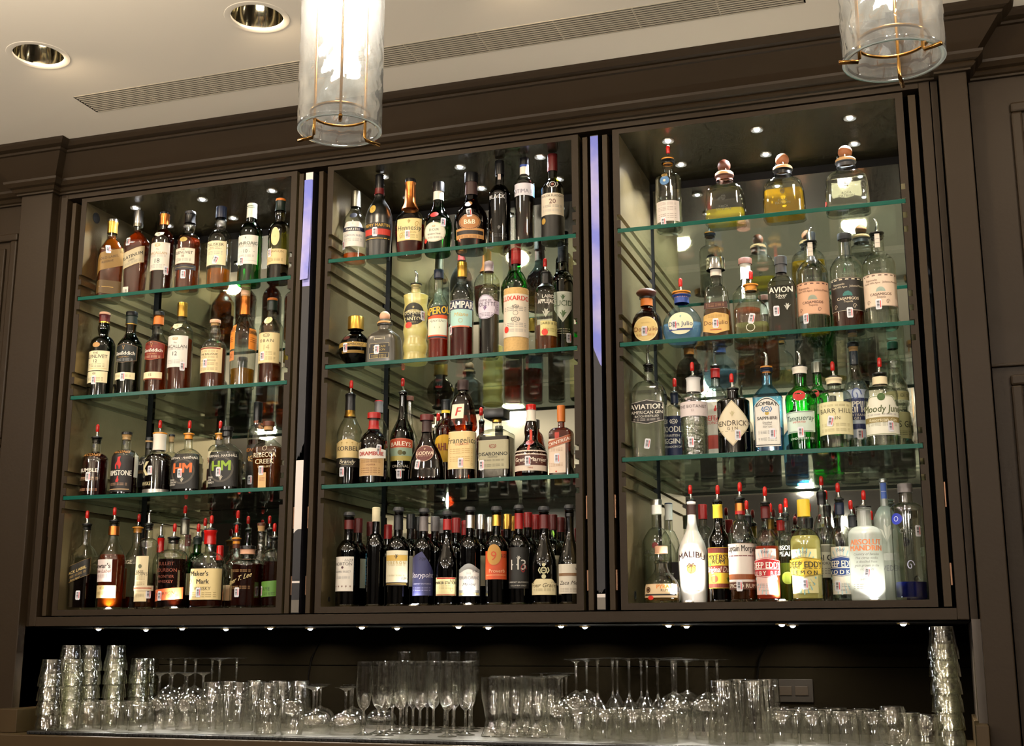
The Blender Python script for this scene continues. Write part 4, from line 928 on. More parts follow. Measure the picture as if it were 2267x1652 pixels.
 ('whisky_bottle','dark whisky bottle with a white leather neck collar,red pour cap and big cream letters','bottles on the third shelf of the left bay',(0.39,0.085,1.7371),0.2115,0.0481,'tx','clear',('#3a1006',0.66,0.1),('R','amber',('white',0.056,1.08)),[(None,0.4,0.1,0.7,None,[('T',0.66,0.16,'#d8cca0',{'b': 0.04,'dx': -0.55,'w': 2}),('X',0.42,0.24,'#d8cca0',{'b': 0.04,'dx': -0.6,'w': 2}),('WHISKEY',0.17,0.06,'#d8cca0',{'dx': -0.3})],{'th': 0.06}),('r',0.9,0.02,0.08,'#b0aaa4',[],{'metal': 0.8,'rough': 0.3,'th': 0.06})],(0.01,0.38,0.0),0.0),
 ('whisky_bottle','squat wide bottle with amber bung and black label carrying large orange initials','bottles on the third shelf of the left bay',(0.5051,0.085,1.7371),0.2038,0.0527,'squatwide','clear',('#3a0e04',0.5,0.1),('R','amber'),[('r',0.8,0.07,0.66,'#14120f',[('HERMAN · MARSHALL',0.585,0.04,'#ece6da',{'b': 0.01}),('HM',0.42,0.17,'#e06a28',{'b': 0.035}),('#ring',0.36,0.2,'#4a443c'),('TEXAS',0.22,0.03,'#ece6da',{'dx': -0.33,'w': 0.3}),('BOURBON',0.18,0.03,'#ece6da',{'dx': -0.33,'w': 0.3}),('WHISKEY',0.14,0.03,'#ece6da',{'dx': -0.33,'w': 0.3}),('#leaf',0.22,0.05,'#b8b0a0')],{'th': 0.06})],(-0.04,0.33,0.0),0.0),
 ('whisky_bottle','squat wide bottle with knobbed black stopper and black label carrying large green initials','bottles on the third shelf of the left bay',(0.6548,0.085,1.7371),0.2166,0.0549,'squatwide','clear',('#3a0e04',0.5,0.1),[('black',0.014,1.25,0.5),('black',0.02,1.1)],[('r',0.8,0.07,0.62,'#14120f',[('HERMAN · MARSHALL',0.55,0.038,'#ece6da',{'b': 0.01}),('HM',0.4,0.16,'#8aaa28',{'b': 0.035}),('#ring',0.34,0.19,'#4a443c'),('TEXAS',0.22,0.03,'#ece6da',{'dx': -0.33,'w': 0.3}),('RYE',0.18,0.03,'#ece6da',{'dx': -0.33,'w': 0.3}),('WHISKEY',0.14,0.03,'#ece6da',{'dx': -0.33,'w': 0.3}),('#leaf',0.21,0.05,'#b8b0a0')],{'th': 0.06})],(-0.04,0.3,0.0),0.0),
 ('whisky_bottle','broad-shouldered tapering bottle of golden whisky with a brown wooden stopper,right end of its shelf','bottles on the third shelf of the left bay',(0.8124,0.085,1.7371),0.2196,0.0517,'triangle','clear',('#a85a08',0.66,0.25),[('dwood',0.016,1.25,0.8),('cork',0.014,0.95)],[(None,0.6,0.2,0.7,None,[('#ring',0.63,0.035,'#e0d8b8'),('REBECCA',0.53,0.075,'#e8dfc0',{'b': 0.012}),('CREEK',0.43,0.075,'#e8dfc0',{'b': 0.012}),('DISTILLERY',0.35,0.03,'#d8c898')],{'th': 0.06}),('r',0.22,0.03,0.26,'#d8b078',[('#small',0.16,0.04,'#a84a30')],{'th': -0.04})],(-0.09,0.29,0.0),0.0),
 ('whisky_bottle','tall slim bottle with long black cap and clear shoulders,behind the triangular amber bottle','bottles on the third shelf of the left bay',(0.7086,0.19,1.7371),0.3054,0.0326,'vodka','clear',('#4a1808',0.62,0.15),[('black',0.052,1.1,0.35),('black',0.016,1.02)],[('r',0.8,0.06,0.56,'#241a10',[('MIDNIGHT',0.5,0.04,'#c8762c'),('#crest',0.4,0.03,'#c89a50'),('#bar',0.22,0.1,'#100c08')],{'th': 0.06}),(None,0.4,0.7,0.9,None,[('NIGHT',0.83,0.03,'#b85a28')],{'th': 0.06})],(-0.04,0.16,0.0),0.0),
 ('whisky_bottle','dark-labelled bottle with black stopper and taped cork,behind the leather-collared whisky bottle','bottles on the third shelf of the left bay',(0.2688,0.2,1.7371),0.214,0.0337,'balc','clear',('#3a1406',0.7,0.1),[('black',0.012,1.1,0.9),('cork',0.006,1.0),('black',0.022,0.95)],[('r',0.7,0.2,0.7,'#181418',[('BLAZE',0.6,0.06,'#ece6da'),('#small',0.45,0.04,'#c8a060')],{'th': 0.06})],None,0.0),
 ('whisky_bottle','slim bottle with cork and black-topped stopper,behind and right of the leather-collared whisky bottle','bottles on the third shelf of the left bay',(0.3614,0.2,1.7371),0.2236,0.0271,'balc','clear',('#3a1006',0.6,0.1),[('black',0.008,1.1,0.9),('cork',0.02,0.9)],[('r',0.6,0.2,0.6,'#1c1614',[],{'th': 0.06})],None,0.0),
 ('whisky_bottle','cream-labelled bottle with amber bung,half hidden behind the green-initialled squat bottle','bottles on the third shelf of the left bay',(0.5479,0.21,1.7371),0.2211,0.0363,'round','clear',('#6a2408',0.5,0.1),('R','amber'),[('r',0.75,0.15,0.72,'#d8c8a4',[('EVIL',0.58,0.09,'#7a1c14',{'b': 0.02,'dx': -0.2}),('#bar',0.35,0.18,'#3a1810')],{'th': 0.06})],(0.16,0.3,0.0),0.0),
 ('whisky_bottle','dim square whisky bottle with slanted black label,at the left end of the bottom shelf','bottles on the bottom level of the left bay',(0.1241,0.075,1.3528),0.291,0.0378,'square','clear',('#3c1a04',0.42,0.1),('R','black'),[('r',0.86,0.34,0.54,'#17130c',[('BLACK LABEL',0.45,0.034,'#d8bc78',{'b': 0.01}),('#small',0.4,0.02,'#a88a50'),('Extra Aged',0.36,0.02,'#c8a868',{'i': 0.3})],{'sl': 0.36,'border': ('#b08a40',0.02),'th': -0.1})],(0.15,0.17,0.0),0.0),
 ('whisky_bottle','glowing orange whisky bottle with a red neck band and wavy white label','bottles on the bottom level of the left bay',(0.2351,0.075,1.3528),0.2991,0.0454,'tallneck','clear',('#b0480a',0.62,0.35),('R','black',(None,0.016,1),('copper',0.03,1.1)),[('r',0.6,0.31,0.56,'#e2d2cc',[("Dewar's",0.49,0.055,'#3a2a28',{'b': 0.02}),('White Label',0.43,0.038,'#7a3a30',{'i': 0.2}),('#small',0.37,0.03,'#a08078')],{'th': -0.19}),('r',0.7,0.13,0.27,'#d8c08c',[('#crest',0.24,0.015,'#8a7440'),('#small',0.18,0.03,'#8a7440')],{'th': -0.04})],None,0.0),
 ('whisky_bottle','slim clear bottle wearing a long cream paper sash,with a bare metal pourer','bottles on the bottom level of the left bay',(0.3746,0.075,1.3528),0.2839,0.035,'round','clear',('#9a5410',0.22,0.2),('M','black'),[('r',0.5,0.09,0.62,'#d8c8a0',[('#disc',0.5,0.025,'#6a6a50'),('BASIL',0.44,0.034,'#4a4436'),("HAYDEN'S",0.41,0.034,'#4a4436'),('#small',0.36,0.03,'#8a7c5c'),('#small',0.3,0.03,'#8a7c5c'),('#small',0.16,0.03,'#8a7c5c')],{'th': -0.04,'off': 0.0015}),('r',0.78,0.215,0.275,'#d4c4a4',[('#line',0.245,0.012,'#b06040')],{'off': 0.003,'th': 0.06})],(0.56,0.18,0.0),0.0),
 ('whisky_bottle','dark amber flat-shouldered bottle with embossed letters and a bright orange band label','bottles on the bottom level of the left bay',(0.4747,0.075,1.3528),0.2353,0.0499,'round','clear',('#4c1406',0.7,0.15),('R','black'),[(None,0.75,0.3,0.66,None,[('BULLEIT',0.63,0.05,'#6a2c14'),('BOURBON',0.54,0.05,'#6a2c14'),('FRONTIER',0.45,0.04,'#6a2c14'),('WHISKEY',0.38,0.04,'#6a2c14')],{'th': 0.06}),('r',0.86,0.12,0.28,'#dc6a3a',[('BOURBON',0.21,0.045,'#5a2410',{'b': 0.01}),('#small',0.165,0.03,'#7a3418')],{'sl': 0.08,'border': ('#a84a28',0.02),'th': 0.06})],(-0.14,0.18,0.0),0.0),
 ('whisky_bottle','squat bottle with dripping red wax neck and large cream torn-edge label','bottles on the bottom level of the left bay',(0.6146,0.075,1.3528),0.2584,0.0549,'maker','clear',('#7a2c08',0.1,0.3),('R','black',('wax',0.046,1.22)),[('r',0.84,0.11,0.5,'#dcc890',[("Maker's",0.44,0.062,'#2a2018',{'b': 0.02,'dx': -0.1}),('Mark',0.34,0.062,'#2a2018',{'b': 0.02}),('#ring',0.34,0.03,'#4a3a20',{'dx': -0.36}),('WHISKY',0.25,0.045,'#3a2c18',{'b': 0.01}),('#small',0.17,0.05,'#8a7648')],{'th': 0.06})],(-0.09,0.2,0.0),0.0),
 ('whisky_bottle','rounded bottle of red-amber bourbon with wooden stopper and gold handwriting','bottles on the bottom level of the left bay',(0.7583,0.075,1.3528),0.1921,0.0533,'round','clear',('#6a1c06',0.74,0.25),[('black',0.012,1.2,0.9),('pinkwood',0.016,1.15)],[(None,0.6,0.3,0.6,None,[('Elmer T. Lee',0.5,0.085,'#dcc890',{'i': 0.35,'dx': -0.1,'sl': 0.35}),('#small',0.62,0.03,'#b08858'),('#small',0.34,0.04,'#b08858')],{'th': 0.06})],(-0.04,0.26,0.0),0.0),
 ('whisky_bottle','red-amber bottle with a green band label,against the right upright of the left bay','bottles on the bottom level of the left bay',(0.8509,0.085,1.3528),0.2257,0.0368,'round','clear',('#6a1c08',0.66,0.2),('R','black'),[('r',0.8,0.16,0.38,'#5a8a34',[('95 RYE',0.27,0.05,'#1c3010',{'b': 0.01,'dx': -0.2}),('#small',0.2,0.03,'#2c4418')],{'sl': 0.06,'th': 0.06})],(-0.54,0.24,0.0),0.0),
 ('whisky_bottle','wide-bodied clear bottle nearly empty with amber bung,left of the paper-sashed bottle','bottles on the bottom level of the left bay',(0.2701,0.162,1.3528),0.2823,0.0453,'tallneck','clear',('#4a2208',0.16,0.1),('R','amber'),[(None,0.7,0.3,0.6,None,[('BARGE',0.58,0.05,'#d8d0b8',{'b': 0.03,'dx': -0.2})],{'th': 0.06}),('r',0.2,0.14,0.5,'#5a3c1c',[('#leaf',0.36,0.03,'#1a1a1a')],{'th': -0.24})],None,0.0),
 ('whisky_bottle','round cut-glass jug with amber bung behind the signed bourbon bottle','bottles on the bottom level of the left bay',(0.6588,0.17,1.3528),0.2346,0.0437,'jug','cut',('#8a4c1c',0.2,0.2),('R','amber',('dwood',0.03,1.0)),[('r',0.6,0.12,0.34,'#c8a888',[],{'th': 0.06})],None,0.0),
 ('whisky_bottle','clear rear decanter with fluted neck and red-topped cork,behind the signed bourbon','bottles on the bottom level of the left bay',(0.7458,0.18,1.3528),0.2788,0.0381,'cutround','cut',('#5a1c08',0.45,0.2),[('dwood',0.01,1.1,0.9),('cork',0.018,0.95)],[],None,0.0),
 ('whisky_bottle','tallest rear whisky bottle on the bottom shelf with pewter sleeve and red pour cap','bottles on the bottom level of the left bay',(0.4346,0.2,1.3528),0.3104,0.0343,'vodka','clear',('#4a1e0a',0.4,0.15),('R','black',('pewter',0.05,1.06)),[('r',0.7,0.2,0.5,'#c8b890',[],{'th': 0.06})],None,0.0),
 ('whisky_bottle','rear bottle with a plain red wax cap,right of the front red-waxed bottle','bottles on the bottom level of the left bay',(0.5783,0.2,1.3528),0.21,0.0293,'maker','clear',('#5a2008',0.4,0.2),[('wax',0.05,1.25,0.15)],[],None,0.0),
 ('whisky_bottle','bottle with red wax neck and bare metal pourer,behind the paper-sashed bottle','bottles on the bottom level of the left bay',(0.3341,0.21,1.3528),0.2513,0.0236,'scotch','clear',('#5a1e08',0.5,0.2),('M','black',('wax',0.05,1.2)),[],None,0.0),
 ('whisky_bottle','rear green bottle with red pour cap and cream label,left of the red-waxed bottle','bottles on the bottom level of the left bay',(0.5045,0.174,1.3528),0.2422,0.0339,'scotch','green',None,('R','black',('dgreen',0.02,1.05)),[('r',0.7,0.2,0.5,'#d8d4a8',[],{'th': 0.06})],None,0.0),
 ('whisky_bottle','tall clear rear bottle with ribbed black bung and red pour cap,above the cut-glass jug','bottles on the bottom level of the left bay',(0.6059,0.26,1.3528),0.2932,0.043,'jug','cut',('#6a2c0c',0.25,0.2),('R','black'),[],None,0.0),
 ('whisky_bottle','rear bottle with black neck wrap and red pour cap,close behind the red-waxed bottle','bottles on the bottom level of the left bay',(0.4917,0.24,1.3528),0.2682,0.0297,'scotch','clear',('#3a1406',0.6,0.15),('R','black',('black',0.03,1.05)),[('r',0.8,0.2,0.52,'#e0b890',[],{'th': 0.06})],None,0.0),
 ('whisky_bottle','rear clear bottle with ribbed black bung near the right upright of the left bay','bottles on the bottom level of the left bay',(0.7382,0.252,1.3528),0.2698,0.0278,'scotch','clear',('#5a1c08',0.5,0.2),('R','black'),[],None,0.0),
 ('whisky_bottle','rear bottle with plain maroon cap,behind the orange-banded bottle','bottles on the bottom level of the left bay',(0.4106,0.26,1.3528),0.2561,0.0237,'scotch','clear',('#4a1e0a',0.5,0.15),[('dred',0.04,1.1,0.2)],[],None,0.0),
 ('whisky_bottle','dark rear bottle with red pour cap,between the cut-glass jug and the ribbed-neck bottle','bottles on the bottom level of the left bay',(0.6073,0.334,1.3528),0.2806,0.0269,'scotch','green',None,('R','black'),[],None,0.0),
 ('cognac_bottle','black frosted teardrop bottle with translucent green neck and gold medallion','bottles on the top shelf of the middle bay',(1.204,0.075,2.4886),0.2954,0.0474,'remy','frostgreen',None,[('black',0.05,1.1,0.2),('dred',0.022,1.1)],[('r',0.8,0.22,0.42,'#15120c',[('REMY MARTIN',0.39,0.035,'#c8a040',{'b': 0.015}),('#bar',0.31,0.07,'#b83020'),('#line',0.235,0.008,'#c8a040')],{'th': 0.16}),('o',0.2,0.54,0.64,'#c0a048',[('#swirl',0.59,0.012,'#7a5c18')],{'th': -0.14})],(0.06,0.31,0.0),0.0),
 ('cognac_bottle','clear cognac bottle with silver capsule,white label with dark banner,low amber drink','bottles on the top shelf of the middle bay',(1.1121,0.085,2.4886),0.2553,0.0421,'tallneck','clear',('#c86a0c',0.13,0.2),[('pewter',0.018,1.1,0.3),('pewter',0.04,1.08)],[('p',0.72,0.21,0.55,'#dcd8d0',[('#swirl',0.52,0.01,'#b09a50'),('#bar',0.445,0.055,'#141a34'),('MARTELL',0.445,0.035,'#ece6da',{'b': 0.02,'off': 1}),('CORDON BLEU',0.36,0.026,'#7a8090'),('#small',0.3,0.03,'#999999')],{'border': ('#b8b4aa',0.015),'th': 0.16}),('o',0.22,0.6,0.68,'#10121c',[],{'th': 0.16})],(-0.44,0.24,0.05),0.0),
 ('cognac_bottle','wide cognac decanter with long copper neck sleeve and cream grape-vine label','bottles on the top shelf of the middle bay',(1.313,0.085,2.4886),0.2725,0.0533,'hennessy','clear',('#7a1c06',0.42,0.15),[('black',0.014,1.08,0.6),('copper',0.095,1.1)],[('r',0.62,0.2,0.48,'#dcc88c',[('#leaf',0.44,0.03,'#a08a48'),('Hennessy',0.36,0.062,'#3a3a2c',{'i': 0.15}),('VERY SPECIAL',0.3,0.022,'#a08a48'),('#small',0.25,0.03,'#8a7a40'),('#swirl',0.4,0.03,'#a88a3c',{'dx': 0.3}),('#swirl',0.26,0.03,'#a88a3c',{'dx': -0.3})],{'border': ('#c0a050',0.02),'th': 0.16})],(0.11,0.27,0.0),0.0),
 ('liqueur_bottle','green bulbous liqueur bottle with round cream label and red wax seal','bottles on the top shelf of the middle bay',(1.4182,0.077,2.4886),0.2396,0.0478,'dom','green',None,[('black',0.034,1.15,0.4),('white',0.03,1.1)],[('o',0.55,0.14,0.42,'#dcd8c4',[('#crest',0.36,0.012,'#c08a40'),('D.O.M',0.31,0.035,'#444444'),('BENEDICTINE',0.25,0.022,'#555555'),('#small',0.2,0.02,'#777777')],{'border': ('#a8a488',0.04),'th': 0.04}),('o',0.24,0.5,0.58,'#a82418',[],{'th': 0.01}),('o',0.12,0.14,0.2,'#c82c20',[],{'th': -0.44})],(0.46,0.42,0.0),0.0),
 ('liqueur_bottle','dark brown bulbous liqueur bottle with bronze medallion and tan base label','bottles on the top shelf of the middle bay',(1.5313,0.085,2.4886),0.2614,0.0564,'dom','brown',None,[('black',0.034,1.15,0.4),('brown',0.045,1.08)],[('o',0.42,0.24,0.44,'#a8703c',[('B&B',0.34,0.06,'#e8dcc0',{'b': 0.02})],{'border': ('#3a1c0c',0.06),'th': 0.16}),('r',0.62,0.13,0.26,'#c08c50',[('#bar',0.205,0.05,'#1c120c'),('#small',0.15,0.02,'#6a4420')],{'th': 0.16}),('o',0.22,0.56,0.64,'#b08858',[],{'th': 0.06})],(0.14,0.46,0.2),0.0),
 ('port_bottle','tall black port bottle with grey printed lettering and paper strip over its neck','bottles on the top shelf of the middle bay',(1.6301,0.085,2.4886),0.2954,0.0361,'wine','wineblack',None,[('black',0.05,1.08,0.2)],[(None,0.7,0.3,0.7,None,[('ROYAL',0.62,0.022,'#8a8a8a'),('BLACK',0.58,0.045,'#c8c8c8',{'b': 0.02,'dx': -0.1}),('#leaf',0.22,0.03,'#5a5a5a'),('#small',0.13,0.03,'#4a4a4a')],{'th': 0.16}),('r',0.22,0.8,0.9,'#b8a8a0',[('#ring',0.84,0.012,'#7a6a64')],{'th': 0.16})],None,0.0),
 ('port_bottle','slender clear port bottle of dark ruby wine with a grey-and-blue shoulder label','bottles on the top shelf of the middle bay',(1.7152,0.085,2.4886),0.2976,0.0322,'vodka','clear',('#2c0406',0.72,0.1),[('black',0.026,1.1,0.3),('blue',0.008,1.08),('white',0.026,1.05)],[('r',0.78,0.56,0.7,'#d0ccd4',[('OTIMA 10',0.61,0.045,'#6a6a7c')],{'th': 0.16}),('r',0.18,0.56,0.7,'#4a7a9a',[],{'th': 1.01})],None,0.0),
 ('port_bottle','olive green port bottle with silver crest and cream label marked 20','bottles on the top shelf of the middle bay',(1.8114,0.085,2.4886),0.2934,0.0371,'wine','olive',None,[('dred',0.06,1.08,0.2)],[('r',0.8,0.3,0.55,'#d8ccb8',[('TAYLOR FLADGATE',0.52,0.026,'#4a4440',{'b': 0.01}),('20',0.455,0.055,'#5a2420',{'b': 0.01}),('#small',0.4,0.02,'#777777'),('#small',0.35,0.02,'#aaaaaa')],{'th': 0.16}),('r',1.2,0.01,0.3,'#0e0b07',[],{'th': 0.16}),('o',0.16,0.2,0.27,'#b8903c',[],{'th': -0.39,'off': 0.0016}),(None,0.5,0.5,0.7,None,[('#crest',0.65,0.035,'#a8a49c'),('#disc',0.65,0.018,'#8a3424')],{'th': 0.16})],None,0.0),
 ('liqueur_bottle','round black liqueur bottle like a royal orb with gold band and crown cap','bottles on the second shelf of the middle bay',(1.1241,0.085,2.1286),0.1548,0.0541,'sphere','wineblack',None,[('gold',0.045,1.6,0.5)],[('r',1.0,0.42,0.52,'#a8863c',[('CHAMBORD',0.47,0.06,'#1a1a1a',{'b': 0.01,'w': 0.8})],{'th': 0.16}),('r',0.5,0.28,0.34,'#8a6c30',[],{'th': 0.16}),('o',0.2,0.58,0.67,'#4a1410',[],{'th': -0.19})],(-0.14,0.4,0.0),0.0),
 ('tequila_bottle','grey bell-shaped bottle with pale cork ball and small black label','bottles on the second shelf of the middle bay',(1.236,0.069,2.1286),0.1547,0.0554,'patron','greydim',None,[('ball pinkwood',0.036,0.82,0.8),('cork',0.008,0.95)],[('r',0.42,0.1,0.44,'#14120f',[('XO CAFE',0.36,0.05,'#a89048'),('PATRON',0.29,0.05,'#a89048'),('#line',0.22,0.01,'#a89048'),('#small',0.15,0.05,'#c8b060')],{'border': ('#c8b890',0.04)}),('r',0.26,0.5,0.57,'#3a3428',[('#line',0.535,0.01,'#e0d8c0')],{'border': ('#d8ccac',0.08)})],(-0.1,0.3,0.0),0.0),
 ('liqueur_bottle','pale bamboo-shaped liqueur bottle with oval black label and metal pourer','bottles on the second shelf of the middle bay',(1.3391,0.085,2.1286),0.2689,0.0407,'canton','cream',None,('M','black'),[('o',0.62,0.46,0.74,'#1c1a12',[('DOMAINE',0.61,0.04,'#e0d8b0',{'b': 0.01}),('DE',0.575,0.015,'#e0d8b0'),('CANTON',0.54,0.045,'#e0d8b0',{'b': 0.015}),('#leaf',0.68,0.02,'#c8b880'),('#short',0.495,0.005,'#c8b880')],{'th': 0.11}),('o',0.2,0.42,0.5,'#d83020',[],{'th': -0.14,'off': 0.002})],(0.66,0.58,0.0),0.0),
 ('aperitif_bottle','clear bottle of orange aperitif with navy cap and dark banner in yellow letters','bottles on the second shelf of the middle bay',(1.4193,0.085,2.1286),0.3033,0.0345,'slim','clear',('#c03408',0.44,0.4),[('navy',0.03,1.08,0.3)],[('r',0.7,0.24,0.5,'#d8501c',[('#bar',0.37,0.18,'#d8dcc8',{}),('Aperitivo',0.44,0.035,'#5a5a4a',{'i': 0.3}),('#short',0.36,0.02,'#8a9a60'),('#bar',0.255,0.022,'#1c2030')],{'th': 0.16}),('r',0.9,0.5,0.6,'#14202c',[('APEROL',0.55,0.085,'#e8b428',{'b': 0.03})],{'sl': 0.12,'off': 0.0015,'th': 0.16})],None,0.0),
 ('aperitif_bottle','clear bottle of red bitter aperitif with gold cap,navy banner and pale blue label','bottles on the second shelf of the middle bay',(1.5008,0.085,2.1286),0.3246,0.038,'scotch','clear',('#8a0e06',0.4,0.3),[('gold',0.02,1.06,0.3),('gold',0.032,1.05)],[('r',0.9,0.5,0.6,'#1a2240',[('CAMPARI',0.55,0.075,'#ece6da',{'b': 0.03})],{'border': ('#d0d0c8',0.03),'th': 0.16}),('r',0.72,0.33,0.5,'#a8d0c8',[('Milano',0.45,0.04,'#c8a850',{'i': 0.3}),('#ring',0.385,0.02,'#b8903c')],{'th': 0.16}),('r',0.5,0.32,0.335,'#d87050',[],{'th': 0.16})],(-0.49,0.3,0.0),0.0),
 ('liqueur_bottle','round-shouldered bottle of black liqueur with mauve band and round lilac label','bottles on the second shelf of the middle bay',(1.5937,0.085,2.1286),0.3094,0.0326,'vodka','clear',('#120a0c',0.62,0.05),[('lilac',0.034,1.1,0.4)],[('r',1.1,0.46,0.6,'#9a8ca0',[('#small',0.53,0.05,'#6a5c70')],{'th': 0.16}),('o',0.72,0.4,0.66,'#d0c8d8',[('CREME DE',0.6,0.022,'#5a4a60'),('VIOLETTE',0.56,0.045,'#4a3a50',{'b': 0.01}),('#leaf',0.52,0.03,'#6a4a7a'),('#small',0.45,0.03,'#6a5c70')],{'border': ('#5a4a6a',0.04),'off': 0.0015,'th': -0.04})],None,0.0),
 ('liqueur_bottle','green-necked liqueur bottle wrapped in straw with a tall white label in red letters','bottles on the second shelf of the middle bay',(1.6867,0.085,2.1286),0.3519,0.0374,'scotch','wicker',None,[('red',0.02,1.1,0.3),('red',0.034,1.1)],[('r',0.85,0.16,0.56,'#ddd0bc',[('LUXARDO',0.52,0.046,'#c83828',{'b': 0.025}),('#crest',0.44,0.015,'#4a4a44'),('#ring',0.38,0.02,'#5a5a50'),('#small',0.42,0.03,'#777777'),('#crest',0.32,0.02,'#5a5a50'),('#small',0.27,0.03,'#888888'),('#small',0.22,0.02,'#999999')],{'off': 0.0036,'th': 0.16}),('o',0.15,0.2,0.26,'#e03020',[],{'th': -0.34,'off': 0.0045})],None,0.0),
 ('brandy_bottle','clear rounded bottle with black-sleeved neck,white lettering and low amber brandy','bottles on the second shelf of the middle bay',(1.786,0.085,2.1286),0.2664,0.0364,'round','clear',('#a8580c',0.34,0.2),('R','black',('black',0.048,1.04)),[(None,0.6,0.4,0.7,None,[("LAIRD'S",0.68,0.04,'#ece6da',{'dx': 0.2}),('APPLEJACK',0.62,0.055,'#ece6da',{'b': 0.02,'dx': 0.1}),('#leaf',0.48,0.06,'#c8c8b8')],{'th': 0.16}),('r',0.55,0.2,0.38,'#d8cc88',[('LAIRD & CO',0.35,0.03,'#3a3418'),('#small',0.27,0.03,'#8a7c40')],{'th': 0.41}),('o',0.17,0.2,0.28,'#e04030',[],{'th': 0.11,'off': 0.0015})],None,0.0),
 ('absinthe_bottle','dark green absinthe bottle with black neck and silver shield label,right end of its shelf','bottles on the second shelf of the middle bay',(1.8233,0.151,2.1286),0.3642,0.0347,'lucid','dgreen',None,[('black',0.055,1.1,0.15)],[('v',0.6,0.3,0.58,'#c8ccc0',[('LUCID',0.475,0.05,'#2c4a24',{'b': 0.01}),('#leaf',0.53,0.03,'#3a5a2c'),('#leaf',0.38,0.04,'#4a6a3c')],{'border': ('#e8e8e0',0.03),'th': 0.16}),(None,0.6,0.1,0.3,None,[('#small',0.22,0.04,'#a8a890')],{'th': 0.16})],(0.51,0.16,0.0),0.0),
 ('brandy_bottle','tall clear brandy bottle with black and gold neck,tan and black label,low dark drink','bottles on the third shelf of the middle bay',(1.1113,0.085,1.7361),0.3056,0.0413,'tallneck','clear',('#2c0a04',0.34,0.1),('R','black',('black',0.052,1.1),('dgold',0.022,1.05)),[('w',0.78,0.3,0.5,'#d0b880',[('#trees',0.455,0.018,'#a88c50'),('KORBEL',0.4,0.05,'#2c2418',{'b': 0.015})],{'th': 0.16}),('r',0.78,0.2,0.3,'#120e0a',[('Brandy',0.26,0.045,'#e0d8c0',{'i': 0.3}),('#short',0.225,0.006,'#8a8060')],{'th': 0.16})],(-0.09,0.15,0.0),0.0),
 ('liqueur_bottle','brown round-shouldered liqueur bottle with red stopper,white banner and kraft label','bottles on the third shelf of the middle bay',(1.203,0.073,1.7361),0.2246,0.046,'drambuie','brown',None,[('red',0.02,1.25,0.7),('brown',0.008,1.0),('red',0.028,1.02)],[('r',0.66,0.12,0.38,'#b89464',[('#small',0.33,0.03,'#7a5434'),('LIQUEUR',0.28,0.024,'#7a4a2c'),('#small',0.2,0.06,'#8a6440')],{'border': ('#e0d4c4',0.02),'th': 0.16}),('h',0.76,0.36,0.52,'#e0d8cc',[('DRAMBUIE',0.44,0.058,'#a82c20',{'b': 0.03})],{'off': 0.0015,'th': 0.16})],(0.51,0.5,-0.15),0.0),
 ('liqueur_bottle','wide teardrop chocolate-liqueur bottle with maroon stopper and oval label','bottles on the third shelf of the middle bay',(1.3836,0.085,1.7361),0.2092,0.0606,'godiva','brown',None,[('dred',0.02,1.35,0.7),('brown',0.01,1.0),('brown',0.028,1.05)],[('o',0.52,0.32,0.58,'#5c2420',[('GODIVA',0.455,0.06,'#e0c8b0',{'b': 0.02}),('#small',0.41,0.015,'#c8a890'),('#leaf',0.52,0.02,'#d0b090')],{'border': ('#d8b8a0',0.04),'th': 0.06})],(-0.22,0.28,-0.15),0.0),
 ('liqueur_bottle','amber monk-shaped liqueur bottle with dark stopper,cream label and red initial','bottles on the third shelf of the middle bay',(1.5068,0.085,1.7361),0.3151,0.0451,'frangelico','amberglass',None,[('brown',0.034,1.25,0.4)],[('r',0.8,0.12,0.5,'#e0c890',[('Frangelico',0.41,0.062,'#2c2818',{'b': 0.01}),('LIQUEUR',0.37,0.024,'#d08060'),('#small',0.3,0.04,'#c8a468'),('#small',0.22,0.04,'#c8a468'),('#ring',0.165,0.012,'#6a3420',{'dx': 0.3})],{'border': ('#efe4c0',0.02),'th': 0.16}),('r',0.34,0.63,0.78,'#e4d8c0',[('F',0.705,0.09,'#b82c20',{'b': 0.02,'i': 0.2})],{'th': -0.09})],(0.11,0.18,0.0),0.0),
 ('liqueur_bottle','square textured liqueur bottle with large black block cap and silvery label','bottles on the third shelf of the middle bay',(1.6218,0.085,1.7361),0.1992,0.0501,'disaronno','clear',('#340a06',0.68,0.1),[('block black',0.03,2.3,0.85),('gold',0.01,1.0)],[('r',0.62,0.16,0.62,'#a8a284',[('#crest',0.52,0.03,'#8a4430'),('DISARONNO',0.4,0.058,'#1c1c14',{'b': 0.015}),('ORIGINALE',0.35,0.022,'#4a4838'),('#small',0.3,0.02,'#5a5844'),('#small',0.22,0.03,'#6a6850')],{'border': ('#c8c4a4',0.015)})],(-0.42,0.23,0.0),0.0),
 ('liqueur_bottle','round brown orange-liqueur bottle with red ribbon and wax seal down its neck','bottles on the third shelf of the middle bay',(1.7347,0.085,1.7361),0.2298,0.052,'marnier','brown',None,[('wax',0.018,1.1,0.3),('white',0.036,1.08)],[('r',0.8,0.09,0.37,'#d8c8b8',[('#bar',0.235,0.14,'#4a2014'),('#ring',0.335,0.016,'#6a4a3a'),('Grand Marnier',0.245,0.058,'#e8dccc',{'b': 0.02}),('#line',0.2,0.006,'#e0c8b0'),('PARIS',0.13,0.02,'#a8502c')],{'th': 0.16}),('r',0.1,0.37,0.66,'#c83c24',[],{'off': 0.002,'th': 0.16}),('o',0.26,0.44,0.52,'#8a1c12',[],{'off': 0.003,'th': 0.11})],(0.06,0.22,0.0),0.0),
